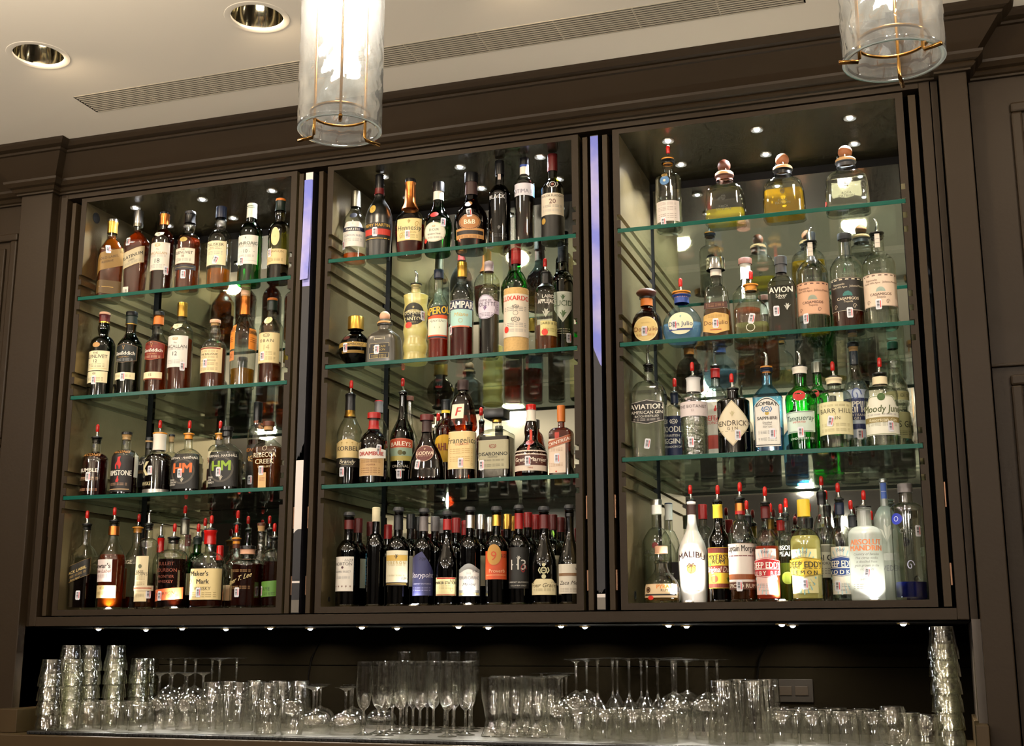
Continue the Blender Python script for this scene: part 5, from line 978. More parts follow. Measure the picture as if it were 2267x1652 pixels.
 ('liqueur_bottle','square amber orange-liqueur bottle with copper cap and slanted rust banner','bottles on the third shelf of the middle bay',(1.8327,0.085,1.7361),0.2117,0.0352,'cointreau','amberglass',('#5a1c06',0.6,0.1),[('orange',0.042,1.2,0.35),('orange',0.01,1.15)],[('r',0.5,0.06,0.56,'#ddc8b4',[('#small',0.4,0.04,'#b08a68'),('#small',0.18,0.04,'#b08a68'),('#disc',0.08,0.012,'#c03020')],{'th': -0.15}),('r',0.78,0.46,0.57,'#a8532c',[('COINTREAU',0.515,0.052,'#e8d8c8',{'b': 0.025})],{'sl': 0.3,'border': ('#e0c8a8',0.04),'off': 0.0016}),('r',0.12,0.56,0.74,'#a82c1c',[],{'th': -0.1})],(-0.1,0.27,0.0),0.0),
 ('liqueur_bottle','black cream-liqueur bottle with red arched banner above a pasture picture','bottles on the third shelf of the middle bay',(1.269,0.155,1.7361),0.3158,0.0429,'baileys','wineblack',None,('R','black'),[('a',0.66,0.4,0.5,'#a83c1c',[('BAILEYS',0.445,0.046,'#e8dcc8',{'b': 0.02,'arc': 0.02})],{'border': ('#e0c090',0.03),'th': 0.16}),('r',0.66,0.27,0.4,'#8aa08c',[('#bar',0.29,0.05,'#a89a50'),('#disc',0.35,0.026,'#5a5420'),('#disc',0.345,0.02,'#3a3c18',{'dx': 0.15})],{'th': 0.16}),(None,0.6,0.1,0.27,None,[('The',0.24,0.022,'#b0a898',{'i': 0.2}),('ORIGINAL',0.21,0.028,'#b0a898'),('#short',0.17,0.012,'#b0a898')],{'th': 0.16})],(0.11,0.13,0.0),0.0),
 ('vodka_bottle','clear rear bottle with silver screw cap edged red,behind the brown red-stoppered bottle','bottles on the third shelf of the middle bay',(1.1615,0.2,1.7361),0.3003,0.0331,'scotch','clear',None,[('red',0.004,1.1,0.9),('grey',0.038,1.08)],[],None,0.0),
 ('liqueur_bottle','dark brown rear bottle with yellow neck ring and round yellow label,behind the monk-shaped bottle','bottles on the third shelf of the middle bay',(1.4036,0.2,1.7361),0.2848,0.034,'scotch','brown',None,[('black',0.036,1.1,0.2),('yellow',0.01,1.05)],[('o',1.0,0.28,0.6,'#d8a820',[('KAHLUA',0.46,0.09,'#7a1c10',{'b': 0.03,'w': 0.7})],{'th': 0.16})],None,0.0),
 ('brandy_bottle','clear rounded rear bottle with brown cork stopper,behind the cream-liqueur bottle','bottles on the third shelf of the middle bay',(1.2579,0.238,1.7361),0.3106,0.0373,'cutround','clear',('#a88430',0.45,0.2),[('dwood',0.016,1.05,0.6)],[],None,0.0),
 ('liqueur_bottle','rear bottle with red pour cap showing left of the black block cap','bottles on the third shelf of the middle bay',(1.5221,0.22,1.7361),0.2136,0.0221,'scotch','brown',None,('R','black'),[],None,0.0),
 ('liqueur_bottle','rear clear bottle with red pour cap between the chocolate and yellow-labelled bottles','bottles on the third shelf of the middle bay',(1.3575,0.244,1.7361),0.2085,0.0255,'scotch','clear',None,('R','black',('white',0.02,1.05)),[],None,0.0),
 ('wine_bottle','wine bottle with plain white dated label,farthest left in front wine row','bottles on the bottom level of the middle bay',(1.123,0.075,1.3528),0.2854,0.0382,'wine','wineglass',None,[('bung slate',0.026,1.1,0.62),('dred',0.03,1.06)],[('r',0.6,0.17,0.55,'#dcd6cc',[('NORTON',0.47,0.036,'#4a4444'),('#disc',0.43,0.014,'#4a2430'),('BARREL SELECT',0.385,0.02,'#888888'),('#small',0.32,0.02,'#999999'),('#trees',0.22,0.016,'#7a5a50'),('11/23',0.51,0.03,'#3a3a44',{'i': 0.3,'dx': 0.25})],{'th': -0.02})],None,0.0),
 ('wine_bottle','black wine bottle with a tall cream-gold capsule and sideways blue lettering','bottles on the bottom level of the middle bay',(1.2174,0.075,1.3528),0.3089,0.03,'wine','wineblack',None,[('cream',0.046,1.08,0.1)],[(None,0.3,0.1,0.6,None,[('PEDERNALES',0.38,0.04,'#3c7c9c',{'v': 1,'b': 0.01,'dx': -1.2})],{'th': 0.16})],None,0.0),
 ('wine_bottle','wine bottle with black capsule and cream label showing a gold emblem','bottles on the bottom level of the middle bay',(1.295,0.075,1.3528),0.2947,0.0363,'wine','wineglass',None,[('bung slate',0.026,1.1,0.62),('black',0.046,1.06)],[('r',0.74,0.25,0.585,'#dcd4b8',[('#bar',0.505,0.06,'#c8a450',{}),('#leaf',0.52,0.03,'#3a3428'),('OBERON',0.455,0.03,'#a8903c',{'t': 1.4}),('#small',0.43,0.012,'#b8a878'),('#small',0.32,0.012,'#a89868'),('1/29',0.29,0.026,'#3a3a44',{'i': 0.3,'dx': 0.3})],{'th': 0.16}),('r',0.74,0.215,0.25,'#2a2014',[('#line',0.232,0.008,'#a88a40')],{'th': 0.16})],None,0.0),
 ('wine_bottle','wine bottle with grey capsule and tall indigo label cut on a slant','bottles on the bottom level of the middle bay',(1.3823,0.075,1.3528),0.2881,0.0339,'wine','wineglass',None,[('bung slate',0.026,1.1,0.62),('grey',0.046,1.06)],[('x',0.78,0.11,0.58,'#343660',[('Storypoint',0.33,0.055,'#d0ccd8',{'i': 0.3}),('7/28',0.5,0.03,'#14142a',{'i': 0.3}),('CABERNET SAUVIGNON',0.235,0.014,'#b0b0c8'),('#small',0.18,0.03,'#8a8ab0')],{'th': 0.16})],None,0.0),
 ('wine_bottle','sloping wine bottle with bright red capsule and low cream label','bottles on the bottom level of the middle bay',(1.461,0.075,1.3528),0.2777,0.0337,'burgundy','wineglass',None,[('bung slate',0.026,1.1,0.62),('red',0.034,1.06)],[('r',0.74,0.11,0.31,'#dccf9c',[('#line',0.3,0.016,'#a83a2c'),('PARKER STATION',0.25,0.032,'#2a2420',{'b': 0.02}),('#small',0.2,0.03,'#a89868'),('#ring',0.175,0.018,'#b8783c',{'dx': 0.25}),('4/25',0.28,0.022,'#3a3a44',{'i': 0.3,'dx': 0.25}),('#line',0.118,0.01,'#a83a2c')],{'th': 0.16})],None,0.0),
 ('wine_bottle','wine bottle with silver capsule and arched grey label','bottles on the bottom level of the middle bay',(1.5372,0.075,1.3528),0.2874,0.0335,'wine','wineglass',None,[('bung slate',0.026,1.1,0.62),('silver',0.04,1.06)],[('w',0.8,0.1,0.44,'#9a9c9c',[('#line',0.12,0.02,'#c8b87c')],{'th': 0.16}),('w',0.68,0.16,0.38,'#dedad4',[('2012',0.335,0.018,'#8a8a8a'),('FERRARI-CARANO',0.29,0.034,'#6a6a74',{'t': 0.9}),('Merlot',0.22,0.036,'#4a4a50',{'i': 0.3}),('9/28',0.36,0.024,'#3a3a44',{'i': 0.3,'dx': 0.25})],{'off': 0.0016,'th': 0.16})],None,0.0),
 ('wine_bottle','green wine bottle with gold capsule and orange label bearing a large gold swirl','bottles on the bottom level of the middle bay',(1.6243,0.075,1.3528),0.286,0.0346,'wine','dgreen',None,[('bung slate',0.026,1.1,0.62),(None,0.001,1),('gold',0.034,1.06)],[('r',0.74,0.27,0.57,'#c04a20',[('#bar',0.0,0.0001,'#c04a20'),('Proverb',0.36,0.04,'#e0b890',{'b': 0.01,'dx': 0.05}),('#line',0.315,0.006,'#e0a070'),('4/28',0.52,0.04,'#3a1a1a',{'i': 0.3,'dx': 0.32})],{'th': 0.16}),('o',0.42,0.42,0.64,'#b8883c',[('9',0.52,0.1,'#c04a20')],{'off': 0.0016,'th': 0.06})],None,0.0),
 ('wine_bottle','green wine bottle with bright red capsule and black label with a white horse mark','bottles on the bottom level of the middle bay',(1.6971,0.075,1.3528),0.2878,0.0317,'wine','dgreen',None,[('bung slate',0.026,1.1,0.62),('red',0.048,1.06)],[('r',0.78,0.17,0.6,'#15130f',[('#leaf',0.485,0.03,'#c8c4bc'),('H3',0.42,0.11,'#c8c4bc',{}),('#swirl',0.37,0.04,'#8a1c18',{'dx': 0.2}),('CABERNET SAUVIGNON',0.235,0.016,'#c8c4bc'),('COLUMBIA CREST',0.2,0.016,'#b0aca4')],{'th': 0.16})],None,0.0),
 ('wine_bottle','sloping wine bottle with maroon capsule and pale scrollwork label','bottles on the bottom level of the middle bay',(1.7777,0.075,1.3528),0.2806,0.0383,'burgundy','wineglass',None,[('bung slate',0.026,1.1,0.62),('dred',0.042,1.06)],[('p',0.8,0.1,0.27,'#dcd0a8',[('Four Graces',0.205,0.046,'#5a4c2c',{'i': 0.35}),('#small',0.155,0.02,'#8a7c50'),('11/29',0.235,0.022,'#3a3a44',{'i': 0.3,'dx': 0.33})],{'border': ('#b8a468',0.02),'th': 0.16}),(None,0.5,0.25,0.5,None,[('#crest',0.36,0.032,'#c8c49c'),('#ring',0.36,0.022,'#c8c49c'),('#disc',0.295,0.024,'#c8c49c'),('#disc',0.42,0.018,'#c8c49c')],{'th': 0.16})],None,0.0),
 ('wine_bottle','bare-necked sloping wine bottle with white script label,farthest right in the front wine row','bottles on the bottom level of the middle bay',(1.8587,0.075,1.3528),0.2826,0.0354,'burgundy','wineglass',None,[('bung slate',0.026,1.1,0.62),('black',0.01,1.06)],[('r',0.78,0.11,0.42,'#d8d0c0',[('W',0.37,0.03,'#4a4444',{'dx': 0.25}),('#bar',0.31,0.03,'#8a6a4c',{}),('Zaca Mesa',0.225,0.042,'#4a4038',{'i': 0.35}),('#small',0.15,0.03,'#a89c8c')],{'th': 0.16})],None,0.0),
 ('wine_bottle','left-most rear wine bottle with dark red capsule','bottles on the bottom level of the middle bay',(1.1052,0.18,1.3528),0.2867,0.034,'wine','wineglass',None,[('dred',0.048,1.08,0.1)],[('r',0.7,0.22,0.55,'#c8c0a8',[],{'th': 0.16})],None,0.0),
 ('wine_bottle','rear wine bottle with black capsule,right of the front bottle with the gold emblem label','bottles on the bottom level of the middle bay',(1.2929,0.18,1.3528),0.2946,0.0335,'wine','wineglass',None,[('black',0.048,1.08,0.1)],[('r',0.7,0.22,0.55,'#c8c0a8',[],{'th': 0.16})],None,0.0),
 ('wine_bottle','rear wine bottle with grey capsule,left of the bright red front capsule','bottles on the bottom level of the middle bay',(1.3782,0.18,1.3528),0.2838,0.0333,'wine','wineglass',None,[('grey',0.048,1.08,0.1)],[],None,0.0),
 ('wine_bottle','rear wine bottle with red capsule,right of the bright red front capsule','bottles on the bottom level of the middle bay',(1.4509,0.18,1.3528),0.277,0.0331,'wine','wineglass',None,[('red',0.048,1.08,0.1)],[],None,0.0),
 ('wine_bottle','rear wine bottle with silver capsule,right of the silver front capsule','bottles on the bottom level of the middle bay',(1.535,0.18,1.3528),0.2859,0.0329,'wine','wineglass',None,[('silver',0.048,1.08,0.1)],[('r',0.7,0.22,0.55,'#c8c0a8',[],{'th': 0.16})],None,0.0),
 ('wine_bottle','rear wine bottle with gold capsule,right of the gold front capsule','bottles on the bottom level of the middle bay',(1.624,0.18,1.3528),0.2836,0.0327,'wine','wineglass',None,[('gold',0.048,1.08,0.1)],[],None,0.0),
 ('wine_bottle','rear wine bottle with red capsule,right of the tall red front capsule','bottles on the bottom level of the middle bay',(1.6932,0.18,1.3528),0.2863,0.0325,'wine','wineglass',None,[('red',0.048,1.08,0.1)],[],None,0.0),
 ('wine_bottle','rear wine bottle with maroon capsule,right of the maroon front capsule','bottles on the bottom level of the middle bay',(1.775,0.18,1.3528),0.277,0.0323,'wine','wineglass',None,[('dred',0.048,1.08,0.1)],[('r',0.7,0.22,0.55,'#c8c0a8',[],{'th': 0.16})],None,0.0),
 ('wine_bottle','rear wine bottle with dull red capsule,left of the cream-gold capsule','bottles on the bottom level of the middle bay',(1.1025,0.285,1.3528),0.2847,0.0325,'wine','wineglass',None,[('dred',0.048,1.08,0.1)],[],None,0.0),
 ('wine_bottle','low rear wine bottle with red capsule,right of the cream-gold capsule','bottles on the bottom level of the middle bay',(1.1699,0.277,1.3528),0.2725,0.0323,'wine','wineglass',None,[('red',0.048,1.08,0.1)],[],None,0.0),
 ('wine_bottle','second rear wine bottle with black capsule,left of the grey front capsule','bottles on the bottom level of the middle bay',(1.2784,0.285,1.3528),0.2969,0.0321,'wine','wineglass',None,[('black',0.048,1.08,0.1)],[],None,0.0),
 ('wine_bottle','small-looking rear wine bottle with pale grey capsule,half behind the bright red front capsule','bottles on the bottom level of the middle bay',(1.3633,0.285,1.3528),0.2866,0.0319,'wine','wineglass',None,[('grey',0.048,1.08,0.1)],[('r',0.7,0.22,0.55,'#c8c0a8',[],{'th': 0.16})],None,0.0),
 ('wine_bottle','deep rear wine bottle with red capsule,left of the silver front capsule','bottles on the bottom level of the middle bay',(1.444,0.285,1.3528),0.2781,0.0317,'wine','wineglass',None,[('red',0.048,1.08,0.1)],[],None,0.0),
 ('wine_bottle','second rear wine bottle with silver capsule,left of the gold front capsule','bottles on the bottom level of the middle bay',(1.5283,0.285,1.3528),0.2873,0.0315,'wine','wineglass',None,[('silver',0.048,1.08,0.1)],[],None,0.0),
 ('wine_bottle','deep rear wine bottle with dull gold capsule,left of the tall red front capsule','bottles on the bottom level of the middle bay',(1.6116,0.285,1.3528),0.2875,0.0313,'wine','wineglass',None,[('dgold',0.048,1.08,0.1)],[('r',0.7,0.22,0.55,'#c8c0a8',[],{'th': 0.16})],None,0.0),
 ('wine_bottle','deeper rear wine bottle with red capsule,left of the maroon front capsule','bottles on the bottom level of the middle bay',(1.6863,0.285,1.3528),0.2894,0.0311,'wine','wineglass',None,[('red',0.048,1.08,0.1)],[],None,0.0),
 ('wine_bottle','deepest rear wine bottle with maroon capsule,left of the bare-necked front bottle','bottles on the bottom level of the middle bay',(1.7707,0.285,1.3528),0.2787,0.0309,'wine','wineglass',None,[('dred',0.048,1.08,0.1)],[],None,0.0),
 ('tequila_bottle','round-shouldered clear tequila bottle with blue and gold emblem,left end of the top right shelf','bottles on the top shelf of the right bay',(2.1896,0.085,2.4891),0.2373,0.0409,'vodka','clear',('#dfe6e2',0.45,0.0),('R','amber',('black',0.012,1.15)),[('r',0.64,0.1,0.38,'#d8ccc4',[('#small',0.34,0.03,'#9a9088'),('#small',0.27,0.04,'#9a9088'),('#small',0.17,0.05,'#9a9088')],{'th': 0.03}),('o',0.24,0.6,0.72,'#4a78a8',[('#disc',0.66,0.018,'#d8d0b8'),('#crest',0.735,0.02,'#d0a860')],{'th': -0.07})],(-0.17,0.09,0.05),0.0),
 ('tequila_bottle','bell-shaped tequila bottle with brown neck cord and a little pale gold drink','bottles on the top shelf of the right bay',(2.3652,0.085,2.4891),0.1829,0.0604,'patron','clear',('#d0bc50',0.25,0.1),[('ball dwood',0.042,0.84,0.8),('cork',0.012,0.98),('dwood',0.016,1.02)],[(None,0.5,0.2,0.6,None,[('#bee',0.44,0.055,'#3a3a34'),('ROCA',0.28,0.04,'#5a5a50'),('PATRON',0.23,0.045,'#5a5a50')])],None,0.0),
 ('tequila_bottle','bell-shaped tequila bottle half full of gold drink with black neck band','bottles on the top shelf of the right bay',(2.5428,0.085,2.4891),0.1799,0.0623,'patron','clear',('#c8a428',0.5,0.15),[('ball wood',0.042,0.84,0.8),('cork',0.012,0.98),('black',0.016,1.02)],[(None,0.5,0.2,0.6,None,[('#bee',0.44,0.055,'#3a3a34'),('ROCA',0.28,0.04,'#5a5a50'),('PATRON',0.23,0.045,'#5a5a50')])],None,0.0),
 ('tequila_bottle','bell-shaped clear tequila bottle with black cord,tassel and red dot sticker','bottles on the top shelf of the right bay',(2.7292,0.085,2.4891),0.1815,0.0642,'patron','clear',('#e6ece8',0.55,0.0),[('ball wood',0.042,0.84,0.8),('cork',0.012,0.98),('slate',0.016,1.02)],[(None,0.5,0.2,0.6,None,[('#bee',0.44,0.055,'#3a3a34'),('ROCA',0.28,0.04,'#5a5a50'),('PATRON',0.23,0.045,'#5a5a50'),('#disc',0.14,0.045,'#d84030',{'dx': -0.7}),('#swirl',0.4,0.06,'#4a4a44',{'dx': 0.5})])],None,0.0),
 ('tequila_bottle','bell-shaped clear tequila bottle with orange bung and red pour cap on the second right shelf','bottles on the second shelf of the right bay',(2.4278,0.11,2.1281),0.1711,0.0516,'patron','clear',('#c8c088',0.3,0.15),('R','amber'),[('h',0.52,0.06,0.3,None,[('#ring',0.2,0.07,'#d8d8c8')],{})],(0.05,0.36,-0.2),0.0),
 ('tequila_bottle','amber dome-shaped tequila bottle with wooden knob and red neck band','bottles on the second shelf of the right bay',(2.1043,0.115,2.1281),0.1747,0.0484,'julioflat','amberglass',('#6a3008',0.7,0.1),[('ball dwood',0.028,1.7,0.7),('black',0.006,1.3),('orange',0.024,1.12)],[('o',0.55,0.1,0.56,'#d8bc78',[('Don Julio',0.33,0.085,'#7a2c14',{'b': 0.01}),('REPOSADO',0.44,0.02,'#b8985c'),('#small',0.22,0.03,'#c8703c')],{'border': ('#efe0b0',0.04),'th': 0.03})],(-0.02,0.29,0.0),0.0),
 ('tequila_bottle','clear tequila bottle with a salmon pink label,almost empty','bottles on the second shelf of the right bay',(2.6105,0.115,2.1281),0.292,0.0472,'scotch','clear',('#d0b83c',0.06,0.2),('M','black'),[('r',0.85,0.2,0.54,'#d8a888',[('#line',0.52,0.012,'#5a3428'),('Reposado',0.475,0.022,'#5a3428',{'dx': -0.2,'w': 0.4}),('Tequila 100% Agave',0.445,0.018,'#5a3428',{'dx': -0.2,'w': 0.4}),('Jalisco,Mexico',0.45,0.022,'#5a3428',{'dx': 0.25,'w': 0.4}),('#sun',0.355,0.042,'#4aa8a4'),('CASAMIGOS',0.325,0.028,'#5a3428',{'b': 0.02}),('Tequila',0.295,0.022,'#5a3428',{'i': 0.2}),('#swirl',0.245,0.02,'#5a3428',{'dx': -0.3}),('#swirl',0.245,0.02,'#5a3428',{'dx': 0.15})],{'border': ('#5a3428',0.02),'th': 0.03}),('r',0.24,0.84,0.985,'#d8ccc0',[('#line',0.93,0.004,'#888888'),('#line',0.89,0.004,'#888888')],{'off': 0.0012,'th': 0.03})],(-0.27,0.16,0.0),0.0),
 ('tequila_bottle','clear tequila bottle with a black label and amber drink','bottles on the second shelf of the right bay',(2.7112,0.115,2.1281),0.2995,0.0475,'scotch','clear',('#8a3408',0.3,0.2),[('slate',0.02,1.1,0.5)],[('r',0.85,0.2,0.54,'#1c1612',[('#line',0.52,0.012,'#d8c8b0'),('Reposado',0.475,0.022,'#d8c8b0',{'dx': -0.2,'w': 0.4}),('Tequila 100% Agave',0.445,0.018,'#d8c8b0',{'dx': -0.2,'w': 0.4}),('Jalisco,Mexico',0.45,0.022,'#d8c8b0',{'dx': 0.25,'w': 0.4}),('#sun',0.355,0.042,'#4aa8a4'),('CASAMIGOS',0.325,0.028,'#d8c8b0',{'b': 0.02}),('Tequila',0.295,0.022,'#d8c8b0',{'i': 0.2}),('#swirl',0.245,0.02,'#d8c8b0',{'dx': -0.3}),('#swirl',0.245,0.02,'#d8c8b0',{'dx': 0.15})],{'border': ('#d8c8b0',0.02),'th': 0.03})],(0.08,0.18,0.0),0.0),
 ('tequila_bottle','clear tequila bottle with cream pink label,far right of its shelf','bottles on the second shelf of the right bay',(2.8053,0.083,2.1281),0.2884,0.0474,'scotch','clear',('#dfe6e2',0.22,0.0),('M','black'),[('r',0.85,0.2,0.54,'#dcc4ae',[('#line',0.52,0.012,'#6a5044'),('Reposado',0.475,0.022,'#6a5044',{'dx': -0.2,'w': 0.4}),('Tequila 100% Agave',0.445,0.018,'#6a5044',{'dx': -0.2,'w': 0.4}),('Jalisco,Mexico',0.45,0.022,'#6a5044',{'dx': 0.25,'w': 0.4}),('#sun',0.355,0.042,'#4aa8a4'),('CASAMIGOS',0.325,0.028,'#6a5044',{'b': 0.02}),('Tequila',0.295,0.022,'#6a5044',{'i': 0.2}),('#swirl',0.245,0.02,'#6a5044',{'dx': -0.3}),('#swirl',0.245,0.02,'#6a5044',{'dx': 0.15})],{'border': ('#6a5044',0.02),'th': 0.03}),('r',0.24,0.84,0.985,'#d8ccc0',[('#line',0.93,0.004,'#888888'),('#line',0.89,0.004,'#888888')],{'off': 0.0012,'th': 0.03})],(-0.07,0.22,0.0),0.0),
 ('tequila_bottle','round pale blue tequila flask with blue neck band and amber bung','bottles on the second shelf of the right bay',(2.215,0.112,2.1281),0.1681,0.0612,'julioround','lightblue',('#bcd4e4',0.42,0.35),('R','amber',(None,0.006,1),('blue',0.026,1.1)),[('o',0.5,0.18,0.6,'#dedcbc',[('Don Julio',0.38,0.085,'#2c3a6a',{'b': 0.01}),('#leaf',0.52,0.03,'#8ab8b0'),('#bar',0.27,0.03,'#2c3a7a',{})],{'th': 0.01})],(-0.22,0.36,0.0),0.0),
 ('tequila_bottle','tall flared tequila bottle with broad silver cap and gold label','bottles on the second shelf of the right bay',(2.3222,0.12,2.1281),0.2515,0.0432,'juliotall','clear',('#9a6414',0.42,0.2),[('chrome',0.038,1.7,0.55),('white',0.02,1.05)],[('h',0.6,0.1,0.37,'#d0a860',[('Don Julio',0.24,0.055,'#5a2c14',{'b': 0.01}),('#small',0.32,0.03,'#a87c3c'),('#short',0.15,0.01,'#a83020')],{}),('r',0.6,0.42,0.5,'#4a2418',[('#small',0.46,0.03,'#a87a58')])],(-0.0,0.23,0.0),0.0),
 ('tequila_bottle','flat square-shouldered grey tequila bottle with dark cap and white lettering','bottles on the second shelf of the right bay',(2.5214,0.104,2.1281),0.2402,0.0409,'flatsq','smoke',('#a8a8a4',0.66,0.0),[('slate',0.026,1.15,0.5),('slate',0.026,1.0)],[(None,0.6,0.2,0.7,None,[('AVION',0.6,0.075,'#ece6da',{'b': 0.02}),('Silver',0.525,0.045,'#ece6da',{}),('TEQUILA',0.49,0.016,'#ece6da'),('#leaf',0.38,0.05,'#c8c8c0',{'dx': 0.2})])],(-0.25,0.33,0.0),0.0),
 ('tequila_bottle','slim rear bottle with black neck behind the black-labelled tequila bottle','bottles on the second shelf of the right bay',(2.7127,0.23,2.1281),0.3093,0.0234,'scotch','clear',None,[('black',0.05,1.1,0.2)],[],None,0.0),
 ('tequila_bottle','green-necked rear bottle behind the salmon-labelled tequila bottle','bottles on the second shelf of the right bay',(2.6047,0.235,2.1281),0.351,0.0278,'scotch','green',None,[('black',0.03,1.2,0.4)],[],None,0.0),
 ('tequila_bottle','amber bottle with copper cap and paper neck strip,behind the bell-shaped tequila bottle','bottles on the second shelf of the right bay',(2.397,0.24,2.1281),0.2884,0.0438,'roundlong','clear',('#a85a14',0.46,0.3),[('dwood',0.02,1.3,0.6),('white',0.05,1.02)],[('r',0.12,0.55,0.86,'#d8ccc0',[],{'th': -0.07})],None,0.0),
 ('gin_bottle','stout black apothecary gin bottle with cream diamond label','bottles on the third shelf of the right bay',(2.3652,0.085,1.7776),0.2007,0.0482,'hendricks','black',None,('R','black'),[('d',0.82,0.12,0.8,'#ddd0b4',[("HENDRICK'S",0.46,0.08,'#3a2c20',{'b': 0.01,'w': 0.92}),('GIN',0.38,0.05,'#5a4c3c',{'t': 1.6}),('#line',0.34,0.006,'#8a7c60'),('#leaf',0.6,0.05,'#c0b48c')],{'border': ('#a89870',0.03),'th': 0.03})],(0.23,0.28,0.0),0.0),
 ('gin_bottle','round clear gin bottle with cream waxed neck and large cream label','bottles on the third shelf of the right bay',(2.6596,0.085,1.7776),0.216,0.047,'round','clear',('#e2e6d8',0.14,0.0),('R','black',('cream',0.018,1.15)),[('r',0.86,0.2,0.64,'#dcd4a8',[('#small',0.59,0.02,'#a89c70'),('BARR HILL',0.52,0.065,'#4a4430',{'b': 0.005,'t': 1.1}),('GIN',0.42,0.045,'#5a5440',{'t': 1.2}),('#small',0.33,0.03,'#b0a478'),('#small',0.26,0.03,'#b0a478'),('#bee',0.47,0.008,'#b06030')],{'border': ('#c0b480',0.015),'th': 0.03})],(-0.17,0.38,-0.2),0.0),
 ('gin_bottle','round clear gin bottle with white label edged green and script lettering','bottles on the third shelf of the right bay',(2.7878,0.085,1.7776),0.2179,0.0472,'round','clear',('#dfe6e0',0.2,0.0),('R','black',(None,0.008,1),('cream',0.022,1.1)),[('p',0.84,0.16,0.68,'#dedccc',[('#disc',0.66,0.05,'#3a5a1c'),('Moody June',0.51,0.095,'#4a5424',{'b': 0.012,'i': 0.15}),('#small',0.43,0.015,'#8a7c8a'),('#bar',0.36,0.07,'#8a7a48',{}),('American Gin',0.36,0.05,'#e8e0c0',{'i': 0.2}),('#small',0.3,0.03,'#8a8a6a')],{'border': ('#5a6a2c',0.03),'th': 0.03})],(0.33,0.27,0.0),0.0),
 ('gin_bottle','gin bottle embossed all over with small letters,marble-look collar and pink-white label','bottles on the third shelf of the right bay',(2.247,0.09,1.7776),0.2451,0.0406,'vodka','cut',('#dfe4dc',0.52,0.0),('R','black',('marble',0.044,1.22)),[('r',0.9,0.5,0.68,'#d8cccc',[('THE BOTANIST',0.62,0.04,'#5a4c4c'),('22',0.57,0.026,'#a08888')],{'th': 0.03})],(-0.07,0.18,0.0),0.0),
 ('gin_bottle','sky blue gin bottle with tall arched white label and yellow bung','bottles on the third shelf of the right bay',(2.4665,0.09,1.7776),0.2603,0.0424,'bombay','blue',('#78bce8',0.3,0.1),('M','amber',('navy',0.012,1.1)),[('a',0.55,0.08,0.64,'#dcd8d0',[('BOMBAY',0.57,0.042,'#1a1a1a',{'b': 0.02,'arc': 0.03}),('#crest',0.5,0.03,'#3a6aa0'),('#disc',0.455,0.022,'#b89a40'),('SAPPHIRE',0.4,0.038,'#1a1a1a',{'b': 0.02}),('Distilled',0.35,0.022,'#555555'),('LONDON',0.325,0.014,'#555555'),('DRY GIN',0.3,0.018,'#444444'),('#small',0.24,0.03,'#777777'),('#small',0.16,0.03,'#777777')],{'border': ('#2a2a2a',0.04)})],(0.2,0.22,0.0),0.0),
 ('gin_bottle','bright green fluted gin bottle with red wax seal and pale label','bottles on the third shelf of the right bay',(2.563,0.09,1.7776),0.2556,0.0462,'tanq','tanq',None,('M','black',('white',0.02,1.15)),[('r',0.74,0.22,0.46,'#c8d8cc',[('#line',0.45,0.012,'#8a9a90'),('Tanqueray',0.385,0.06,'#2a4a38',{'i': 0.25}),('IMPORTED',0.335,0.022,'#c85040'),('#line',0.23,0.012,'#8a9a90')],{'th': -0.07,'sl': 0.02}),('o',0.26,0.58,0.7,'#b81c18',[],{'th': -0.02}),(None,0.6,0.1,0.2,None,[('LONDON DRY GIN',0.15,0.024,'#c8d8cc')],{'th': 0.03})],(-0.02,0.22,0.0),0.0),
 ('gin_bottle','large clear square gin bottle with black hexagonal label and metal pourer','bottles on the third shelf of the right bay',(2.1085,0.1,1.7776),0.2948,0.0503,'aviation','clear',('#dfe6e0',0.72,0.0),('M','black'),[('h',0.66,0.36,0.62,'#1a1512',[('AVIATION',0.545,0.055,'#ece6da',{'b': 0.02}),('AMERICAN GIN',0.485,0.034,'#ece6da',{'b': 0.01}),('BATCH DISTILLED',0.445,0.022,'#ece6da',{'b': 0.01}),('#small',0.41,0.02,'#c8c0b8')],{'border': ('#e0d8cc',0.035)})],(0.0,0.16,-0.15),0.0),
 ('gin_bottle','short gin bottle with deep navy label,tucked behind the frosted-pattern bottle','bottles on the third shelf of the right bay',(2.1715,0.174,1.7776),0.217,0.0292,'round','clear',None,('R','black',('navy',0.03,1.0)),[('r',1.0,0.08,0.66,'#1a2244',[('#crest',0.58,0.03,'#ece6da'),('BOODLES',0.47,0.085,'#ece6da',{'b': 0.02}),('BRITISH',0.38,0.034,'#ece6da'),('GIN',0.3,0.075,'#ece6da',{'b': 0.02}),('LONDON DRY',0.22,0.03,'#ece6da')],{'th': 0.03})],None,0.0),
 ('gin_bottle','tall clear rear gin bottle with black stopper and blue-violet label','bottles on the third shelf of the right bay',(2.7151,0.17,1.7776),0.3251,0.0372,'tallneck','clear',('#dce6f0',0.66,0.05),[('black',0.014,1.3,0.9),('cork',0.014,0.95),('navy',0.04,0.9)],[('r',0.9,0.14,0.58,'#b8c4d8',[('#bar',0.4,0.2,'#232c5c',{}),('DRIPPING',0.445,0.055,'#ece6da',{'b': 0.02}),('SPRINGS',0.395,0.055,'#ece6da',{'b': 0.02}),('ARTISAN',0.345,0.024,'#ece6da'),('GIN',0.315,0.024,'#ece6da'),('#bar',0.24,0.05,'#232c5c',{}),('#swirl',0.53,0.05,'#5a6aa0')],{'th': 0.03})],(0.13,0.17,0.0),0.0),
